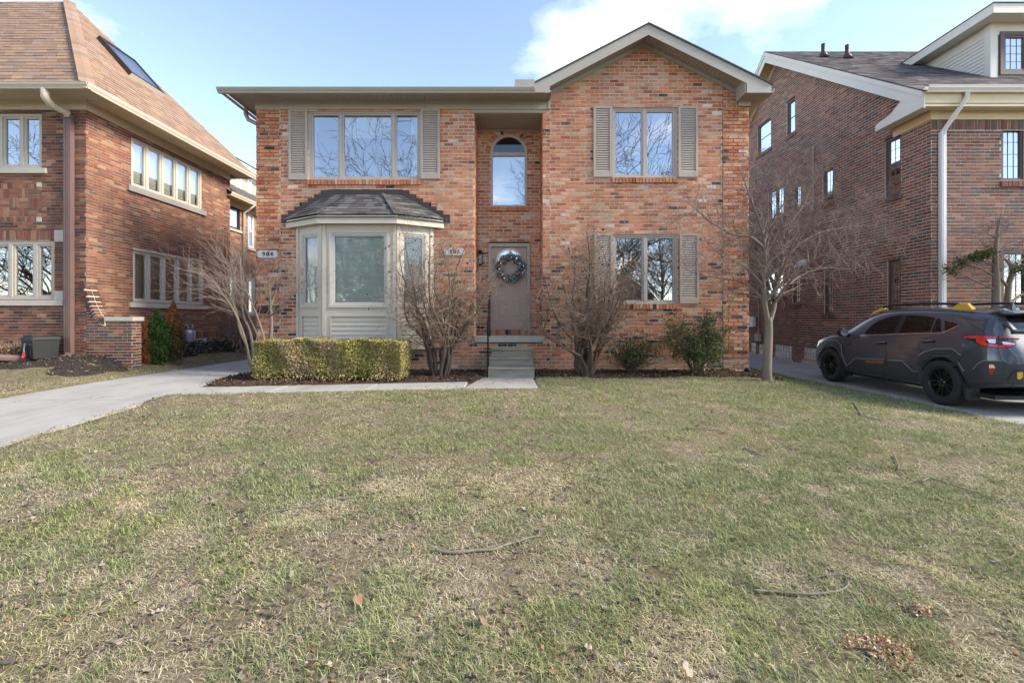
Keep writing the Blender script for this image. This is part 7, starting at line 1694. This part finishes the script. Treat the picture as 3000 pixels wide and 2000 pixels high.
def bare(x, y): return np.clip((0.5*vnoise(x, y, 0.7, 7)+0.5*vnoise(x, y, 0.22, 8)-0.52)*5-0.10*x*(x < 0)+(-0.25 if False else 0), 0, 1)
zones = [((-3.2, 3.2), (1.0, 2.6), 17000), ((-4.6, 4.6), (2.6, 3.9), 14000), ((-7.0, 7.2), (3.9, 5.6), 10500), ((-10.8, 7.5), (5.6, 7.6), 7000), ((-12.5, 7.5), (7.6, 9.6), 5200), ((5.4, 6.65), (9.6, 13.5), 4000), ((-9.2, -8.1), (9.6, 15.5), 3500)]
X = []; Y = []
for (xa, xb), (ya, yb), d in zones:
    n = int((xb-xa)*(yb-ya)*d); X.append(g.uniform(xa, xb, n)); Y.append(g.uniform(ya, yb, n))
X = np.concatenate(X); Y = np.concatenate(Y)
keep = np.abs(X) < 1.22*Y+0.35; X = X[keep]; Y = Y[keep]
# clumping
cl_ = 0.5*vnoise(X, Y, 0.10, 11)+0.5*vnoise(X, Y, 0.28, 12); keep = g.uniform(size=len(X)) < np.clip(0.25+1.6*(cl_-0.25), 0.12, 1)*(1-0.65*np.clip(bare(X, Y)*(1-greenness(X, Y)), 0, 1)); X = X[keep]; Y = Y[keep]
# the lawn mask on a fine grid
gx = np.arange(-13, 9.5, 0.05); gy = np.arange(0.5, 16, 0.05); LM = np.array([[is_lawn(x, y) for y in gy] for x in gx]); ZG = np.array([[G(x, y) for y in gy] for x in gx])
jx = g.normal(size=len(X))*0.035; jy = g.normal(size=len(X))*0.035
ix = np.clip(((X+jx+13)/0.05).astype(int), 0, len(gx)-1); iy = np.clip(((Y+jy-0.5)/0.05).astype(int), 0, len(gy)-1); keep = LM[ix, iy]; X = X[keep]; Y = Y[keep]
ix = np.clip(((X+13)/0.05).astype(int), 0, len(gx)-1); iy = np.clip(((Y-0.5)/0.05).astype(int), 0, len(gy)-1); Z = ZG[ix, iy]
N = len(X); gr = greenness(X, Y); far = np.clip((Y-2)/7, 0, 1)
dk = vnoise(X, Y, 0.16, 31)*0.6+vnoise(X, Y, 0.05, 32)*0.4
isg = g.uniform(size=N) < 0.05+0.74*gr
straw = pickcol(g, [(0.50, 0.425, 0.29), (0.57, 0.50, 0.37), (0.43, 0.36, 0.245), (0.46, 0.40, 0.31), (0.35, 0.285, 0.20), (0.50, 0.45, 0.29)], N, 0.2)
green = pickcol(g, [(0.165, 0.21, 0.085), (0.215, 0.255, 0.105), (0.29, 0.305, 0.14), (0.135, 0.175, 0.07), (0.35, 0.345, 0.18)], N, 0.2)
col = np.where(isg[:, None], green, straw)*(0.84+0.62*dk[:, None])*np.where((vnoise(X, Y, 0.5, 33) > 0.62)[:, None], np.array([[1.05, 1.04, 0.93]]), 1.0)
hL = g.uniform(0.025, 0.066, N)*np.where(isg, 1.05, 1.0)*(0.75+0.5*cl_[keep] if len(cl_) == len(keep) else 1.0)
ht = hL*np.where(isg, g.uniform(0.25, 0.75, N), g.uniform(0.05, 0.42, N)); out = np.sqrt(np.maximum(hL**2-ht**2, 0))
an = g.uniform(0, 6.283, N)+0.0; dx = np.cos(an); dy = np.sin(an); wd = g.uniform(0.0018, 0.0040, N)*(1+far*1.6)
px_ = -dy*wd/2; py_ = dx*wd/2
b0 = np.stack([X-px_, Y-py_, Z-0.004], 1); b1 = np.stack([X+px_, Y+py_, Z-0.004], 1)
mx = X+dx*out*0.42; my = Y+dy*out*0.42; mz = Z+ht*0.68
m0 = np.stack([mx-px_*0.8, my-py_*0.8, mz], 1); m1_ = np.stack([mx+px_*0.8, my+py_*0.8, mz], 1)
tpp = np.stack([X+dx*out, Y+dy*out, Z+ht*np.where(isg, 1.0, 0.8)], 1)
V = np.stack([b0, b1, m1_, m0, tpp, tpp+np.stack([px_*0.3, py_*0.3, np.zeros(N)], 1)], 1).reshape(-1, 3); o6 = np.arange(N)[:, None]*6; nr = Y < 4.2
Fq = np.concatenate([o6[nr]+np.array([[0, 1, 2, 3]]), o6[nr]+np.array([[3, 2, 5, 4]]), o6[~nr]+np.array([[0, 1, 5, 4]])], 0); fcol = np.concatenate([col[nr], col[nr], col[~nr]], 0)
grass = mesh_np('grass', V, Fq, attr_mat('grass_blade', 0.75, 0.15, 20, 0, spec=0.2, trans=0.25), None, fcol, 'stuff'); tag(grass, 'short patchy winter grass, straw-coloured and green, over the front lawn', 'grass', kind='stuff')

# ---- fallen leaves (uncountable litter) and mulch chips
LEAF = np.array([(0, 0), (0.16, 0.10), (0.30, 0.30), (0.45, 0.16), (0.62, 0.30), (0.78, 0.12), (1.0, 0.0), (0.78, -0.12), (0.62, -0.30), (0.45, -0.16), (0.30, -0.30), (0.16, -0.10)])
def litter(name, label, P, S, cols, m_, cat, flat=0.25):
    n = len(P); V = []; Fc = []; k = len(LEAF)
    an = g.uniform(0, 6.283, n); cu_ = g.uniform(0.2, 1.4, n); fo = g.uniform(0.2, 1.3, n); tl_ = g.normal(size=(n, 2))*flat
    u = LEAF[:, 0]-0.5; v = LEAF[:, 1]
    lx_ = u[None, :]*S[:, None]; ly_ = v[None, :]*S[:, None]*g.uniform(0.7, 1.2, n)[:, None]; lz_ = (np.abs(v)[None, :]*fo[:, None]+(u[None, :]**2)*cu_[:, None]*1.2)*S[:, None]+g.normal(size=(n, k))*S[:, None]*0.05+tl_[:, :1]*lx_+tl_[:, 1:]*ly_
    lz_ -= lz_.min(1)[:, None]; ca, sa = np.cos(an)[:, None], np.sin(an)[:, None]
    W = np.stack([P[:, :1]+lx_*ca-ly_*sa, P[:, 1:2]+lx_*sa+ly_*ca, P[:, 2:3]+lz_], 2).reshape(-1, 3); o_ = np.arange(n)[:, None]*k
    Fq = np.concatenate([o_+np.array([[0, 1, 11, 0]])[:, [0, 1, 2, 2]]] if False else [o_+np.array([[1, 2, 10, 11]]), o_+np.array([[2, 3, 9, 10]]), o_+np.array([[3, 4, 8, 9]]), o_+np.array([[4, 5, 7, 8]]), o_+np.array([[0, 1, 11, 0]])], 0)
    Ft = Fq[:4*n]; ob = mesh_np(name, W, Ft, m_, None, np.concatenate([cols]*4, 0), 'stuff'); tag(ob, label, cat, kind='stuff'); return ob
n = 7000; P = []
while len(P) < n:
    y = g.uniform(1.2, 9.0)**1.0; x = g.uniform(-1.2*y-0.3, 1.2*y+0.3)
    if not is_lawn(x, y) or x < -9.5: continue
    w_ = 0.12+0.65*(x < 0.8)*(0.4+vnoise(np.array([x]), np.array([y]), 0.8, 21)[0])
    if vnoise(np.array([x]), np.array([y]), 0.35, 22)[0]*w_ > g.uniform()*0.55: P.append((x, y, G(x, y)+g.uniform(0.0, 0.018)))
P = np.array(P); S = g.uniform(0.014, 0.045, n)*np.where(g.uniform(size=n) < 0.12, 1.5, 1)
litter('leaf_litter', 'scattered dry curled leaves over the lawn', P, S, pickcol(g, [(0.16, 0.125, 0.095), (0.22, 0.175, 0.135), (0.10, 0.075, 0.055), (0.30, 0.25, 0.19), (0.15, 0.11, 0.08), (0.17, 0.145, 0.12), (0.20, 0.15, 0.105), (0.12, 0.10, 0.085), (0.26, 0.15, 0.085)], n, 0.25), m_dleaf, 'leaves')
def chips(name, label, test, x0, x1, y0, y1, n, cols, S0, S1, dz):
    P = []
    while len(P) < n:
        x = g.uniform(x0, x1); y = g.uniform(y0, y1)
        if test(x, y): P.append((x, y, G(x, y)+dz+g.uniform(0, 0.02)))
    P = np.array(P); ob = quads_np(name, P, g.uniform(S0, S1, n), g, m_dleaf, None, pickcol(g, cols, n, 0.3), 'stuff', 0, 2.2); tag(ob, label, 'mulch', kind='stuff')
MC_ = [(0.055, 0.035, 0.025), (0.10, 0.065, 0.045), (0.16, 0.11, 0.08), (0.035, 0.024, 0.018)]
chips('bark_chips', 'loose bark chips in the bed under the bay', lambda x, y: in_bed(x, y) and x < 0, -5.9, -0.5, 7.8, 10.2, 5200, MC_, 0.012, 0.035, 0.03)
chips('bark_chips', 'loose bark chips and dead leaves in the bed right of the steps', lambda x, y: in_bed(x, y) and x > 0, 0.3, 5.6, 8.8, 10.2, 4200, MC_+[(0.22, 0.16, 0.11)], 0.012, 0.04, 0.03)
chips('soil_litter', 'dark crumbs and dead leaves on the left soil bed', lambda x, y: in_soil_l(x, y) and x > -12.5 and y < 12.5, -12.5, -8.4, 8.6, 12.5, 3600, [(0.04, 0.032, 0.027), (0.075, 0.06, 0.05), (0.14, 0.12, 0.10)], 0.012, 0.035, 0.03)
# heap of crumbled orange leaves
hp_ = ray_ground(2590, 1905); hp2 = ray_ground(2690, 1795)
for (c, rx_, ry_, n, lab) in ((hp_, 0.15, 0.10, 620, 'heap of crumbled orange-brown leaves near the bottom right of the lawn'), (hp2, 0.07, 0.06, 200, 'small scatter of crumbled tan leaves above the orange-brown heap')):
    a = g.uniform(0, 6.283, n); r2 = g.uniform(size=n)**0.75*(1+0.35*np.sin(a*3)+0.2*np.sin(a*7)); C = np.stack([c.x+np.cos(a)*r2*rx_, c.y+np.sin(a)*r2*ry_, c.z+0.012+0.026*np.clip(1-r2, 0, 1)*g.uniform(0.2, 1, n)], 1)
    t_ = thing('leaf_heap', c, lab, 'leaves'); quads_np('crumbled_leaves', C, g.uniform(0.007, 0.019, n), g, m_dleaf, t_, pickcol(g, [(0.50, 0.31, 0.17), (0.60, 0.42, 0.28), (0.42, 0.24, 0.13), (0.62, 0.48, 0.35), (0.36, 0.26, 0.18)], n), 'stuff', 0, 1.7)
# ---- fallen sticks
m_stick = mat('stick_bark', (0.17, 0.145, 0.115), 0.9, 0.3, 25, 0.6, 90, 0.004, spec=0.15, dirt=0.5, dcol=(0.30, 0.30, 0.27))
def stick(label, paths):
    p0 = ray_ground(*paths[0][0][0]); t_ = thing('fallen_branch', p0, label, 'stick')
    for pts, r0, r1 in paths:
        q = MB(); W = []
        for p in pts: v = ray_ground(p[0], p[1]); v.z += 0.016 + (p[2] if len(p) > 2 else 0); W.append(v)
        W = smooth_path(W, 5); n = len(W); q.tube(W, [r0+(r1-r0)*i/(n-1) for i in range(n)], 7); q.build('branch' if pts is paths[0][0] else 'side_twig', m_stick, t_, smooth=True)
zS = lambda *pts: [(1150+p[0]/3.92, 1500+p[1]/3.92) for p in pts]
stick('long grey stick with a hooked tip, middle of the lawn', [(zS((495, 455), (600, 485), (780, 485), (950, 465), (1150, 455), (1300, 400), (1450, 360), (1560, 320), (1680, 295)), 0.0105, 0.006), (zS((1680, 295), (1690, 240), (1740, 215), (1840, 222)), 0.006, 0.003), (zS((1310, 370), (1370, 375), (1420, 440), (1460, 530)), 0.006, 0.003)])
zQ = lambda *pts: [(1500+p[0]/1.568, 1100+p[1]/1.568) for p in pts]
stick('mossy curved stick bent into a hook, lower right of the lawn', [(zQ((1105, 998), (1220, 1005), (1380, 1015), (1500, 1000), (1545, 970), (1530, 940)), 0.0075, 0.005), (zQ((1530, 940), (1500, 925), (1400, 935), (1330, 950)), 0.0035, 0.002), (zQ((1520, 930), (1620, 970), (1700, 995), (1770, 1030)), 0.004, 0.002)])
stick('forked dark twig on the grass before the car', [(zQ((1570, 125), (1590, 160), (1615, 192), (1660, 180), (1690, 170)), 0.010, 0.004), (zQ((1615, 192), (1700, 208), (1750, 180)), 0.006, 0.003)])
stick('straight thin stick right of centre, beside a dark leaf', [(zQ((1880, 492), (1925, 480), (2020, 510), (2100, 535), (2170, 552)), 0.008, 0.0035), (zQ((2100, 535), (2140, 540), (2180, 540)), 0.003, 0.002)])
stick('short bent twig just above the straight thin stick', [(zQ((1755, 372), (1775, 420), (1775, 440), (1800, 470)), 0.007, 0.003)])
stick('thin dark twig on the upper middle lawn below the right window', [(zQ((800, 248), (880, 252), (940, 258), (985, 272)), 0.007, 0.003)])
stick('short dark stick on the green middle right lawn', [(zQ((1065, 338), (1100, 352), (1150, 375)), 0.010, 0.006)])
zP = lambda *pts: [(p[0]/1.568, 1100+p[1]/1.568) for p in pts]
stick('thin brown stick on the straw grass left of centre', [(zP((1560, 575), (1640, 562), (1700, 548), (1745, 535)), 0.008, 0.004)])
stick('thin long twig left of the brown stick', [(zP((1150, 685), (1230, 640), (1330, 620), (1450, 605)), 0.005, 0.003), (zP((1440, 605), (1475, 575), (1490, 540)), 0.004, 0.002)])
stick('small curved twig above the long grey stick', [(zP((1840, 635), (1890, 650), (1915, 685)), 0.006, 0.004)])
stick('short dark twig near the lower left corner of the lawn', [(zP((500, 1238), (560, 1225), (610, 1210)), 0.006, 0.003)])
stick('fine forked twig at the right edge of the lawn', [(zQ((2195, 868), (2260, 855), (2310, 830), (2285, 790)), 0.005, 0.003)])
# dark leaf by the straight stick
# ================================================================== across the street (seen mirrored in the windows)
def street_tree(X, Y, H, seed, label):
    r_ = random.Random(seed); b0 = Vector((X, Y, G(X, Y)-0.1)); t_ = thing('street_tree', b0, label, 'tree'); ls = []; tw = []; tp = []
    pts = smooth_path([b0, b0+Vector((0.05, 0, H*0.12)), b0+Vector((r_.gauss(0, .15), r_.gauss(0, .15), H*0.28)), b0+Vector((r_.gauss(0, .3), r_.gauss(0, .3), H*0.5)), b0+Vector((r_.gauss(0, .5), r_.gauss(0, .5), H*0.85))], 5)
    n = len(pts); rad = [max(0.03, 0.30*H/12*(1-0.85*i/(n-1))) for i in range(n)]; rad[0] *= 1.3; ls.append((pts, rad, 9))
    for i in range(6, n):
        for k in range(3):
            a = r_.uniform(0, 6.28); d = Vector((math.cos(a), math.sin(a), r_.uniform(0.3, 1.0)))
            grow(tw, tp, pts[i], d, r_.uniform(0.25, 0.42)*H, rad[i]*0.45, 3, r_, up=0.10, wig=0.22, kids=(3, 5), ang=(25, 60), shrink=(0.45, 0.68), seg=5, minr=0.009)
    limbs_mesh('trunk', ls, m_bark, t_); o = limbs_mesh('crown', tw, m_barkd, t_); o['kind'] = 'stuff'
street_tree(-6.2, -6.3, 11.5, 201, 'big bare street tree behind the lawn, mirrored in the left upper window')
street_tree(5.4, -6.6, 12.0, 202, 'big bare street tree behind the lawn, mirrored in the right windows')
street_tree(-26, -5.5, 11.0, 205, 'bare street tree far left, mirrored in the left house front windows')
street_tree(-15, -21, 12.0, 203, 'bare tree across the street on the left')
street_tree(14, -20.5, 11.0, 204, 'bare tree across the street on the right')
def far_house(X, Y, w, h, rise, col, label, seed):
    t_ = thing('house_across_street', (X, Y, -0.3), label, 'house'); r_ = random.Random(seed); d = 9
    fr = ((X, Y, -0.3), (-1, 0, 0), (0, 1, 0))
    q = MB(fr); q.box(-w/2, w/2, -d, 0, 0, h); q.prism([(-w/2, h), (w/2, h), (0, h+rise)], 'y', -d, -0.001); q.build('wall', mat('far_wall_%d' % seed, col, 0.9, 0.15, 3, 0.2, 30), t_)
    q = MB(fr)
    for s_ in (-1, 1): q.hexa([(s_*(w/2+0.4), -d-0.4, h-0.3), (0, -d-0.4, h+rise+0.05), (0, 0.4, h+rise+0.05), (s_*(w/2+0.4), 0.4, h-0.3), (s_*(w/2+0.4), -d-0.4, h-0.1), (0, -d-0.4, h+rise+0.28), (0, 0.4, h+rise+0.28), (s_*(w/2+0.4), 0.4, h-0.1)])
    rf = q.build('roof', m_roofg, t_); q = MB(fr); q.box(w*0.28, w*0.28+0.7, -d*0.6, -d*0.6+0.9, h, h+rise+0.9); q.build('chimney', mat('far_chimney', (0.25, 0.10, 0.07), 0.9), rf)
    for zz_ in (0.9, 3.7):
        for k in (-1, 0, 1):
            if zz_ < 1 and k == 0: q = MB(fr); q.box(-0.5, 0.5, 0.0, 0.05, 0.3, 2.4); q.build('door', m_flash, t_); continue
            c = k*w*0.3; q = MB(fr); q.box(c-0.75, c+0.75, 0.0, 0.06, zz_, zz_+1.5); wi = q.build('window', m_white, t_); q = MB(fr); q.box(c-0.66, c+0.66, 0.061, 0.065, zz_+0.09, zz_+1.41); q.build('pane', m_dark, wi)
far_house(-22, -56, 10.5, 5.6, 3.4, (0.30, 0.13, 0.09), 'brick gabled house across the street on the left', 1)
far_house(-2, -57, 11, 5.8, 3.2, (0.42, 0.38, 0.31), 'pale gabled house across the street in the middle', 2)
far_house(19, -56, 10.5, 5.6, 3.6, (0.22, 0.10, 0.08), 'dark brick gabled house across the street on the right', 3)
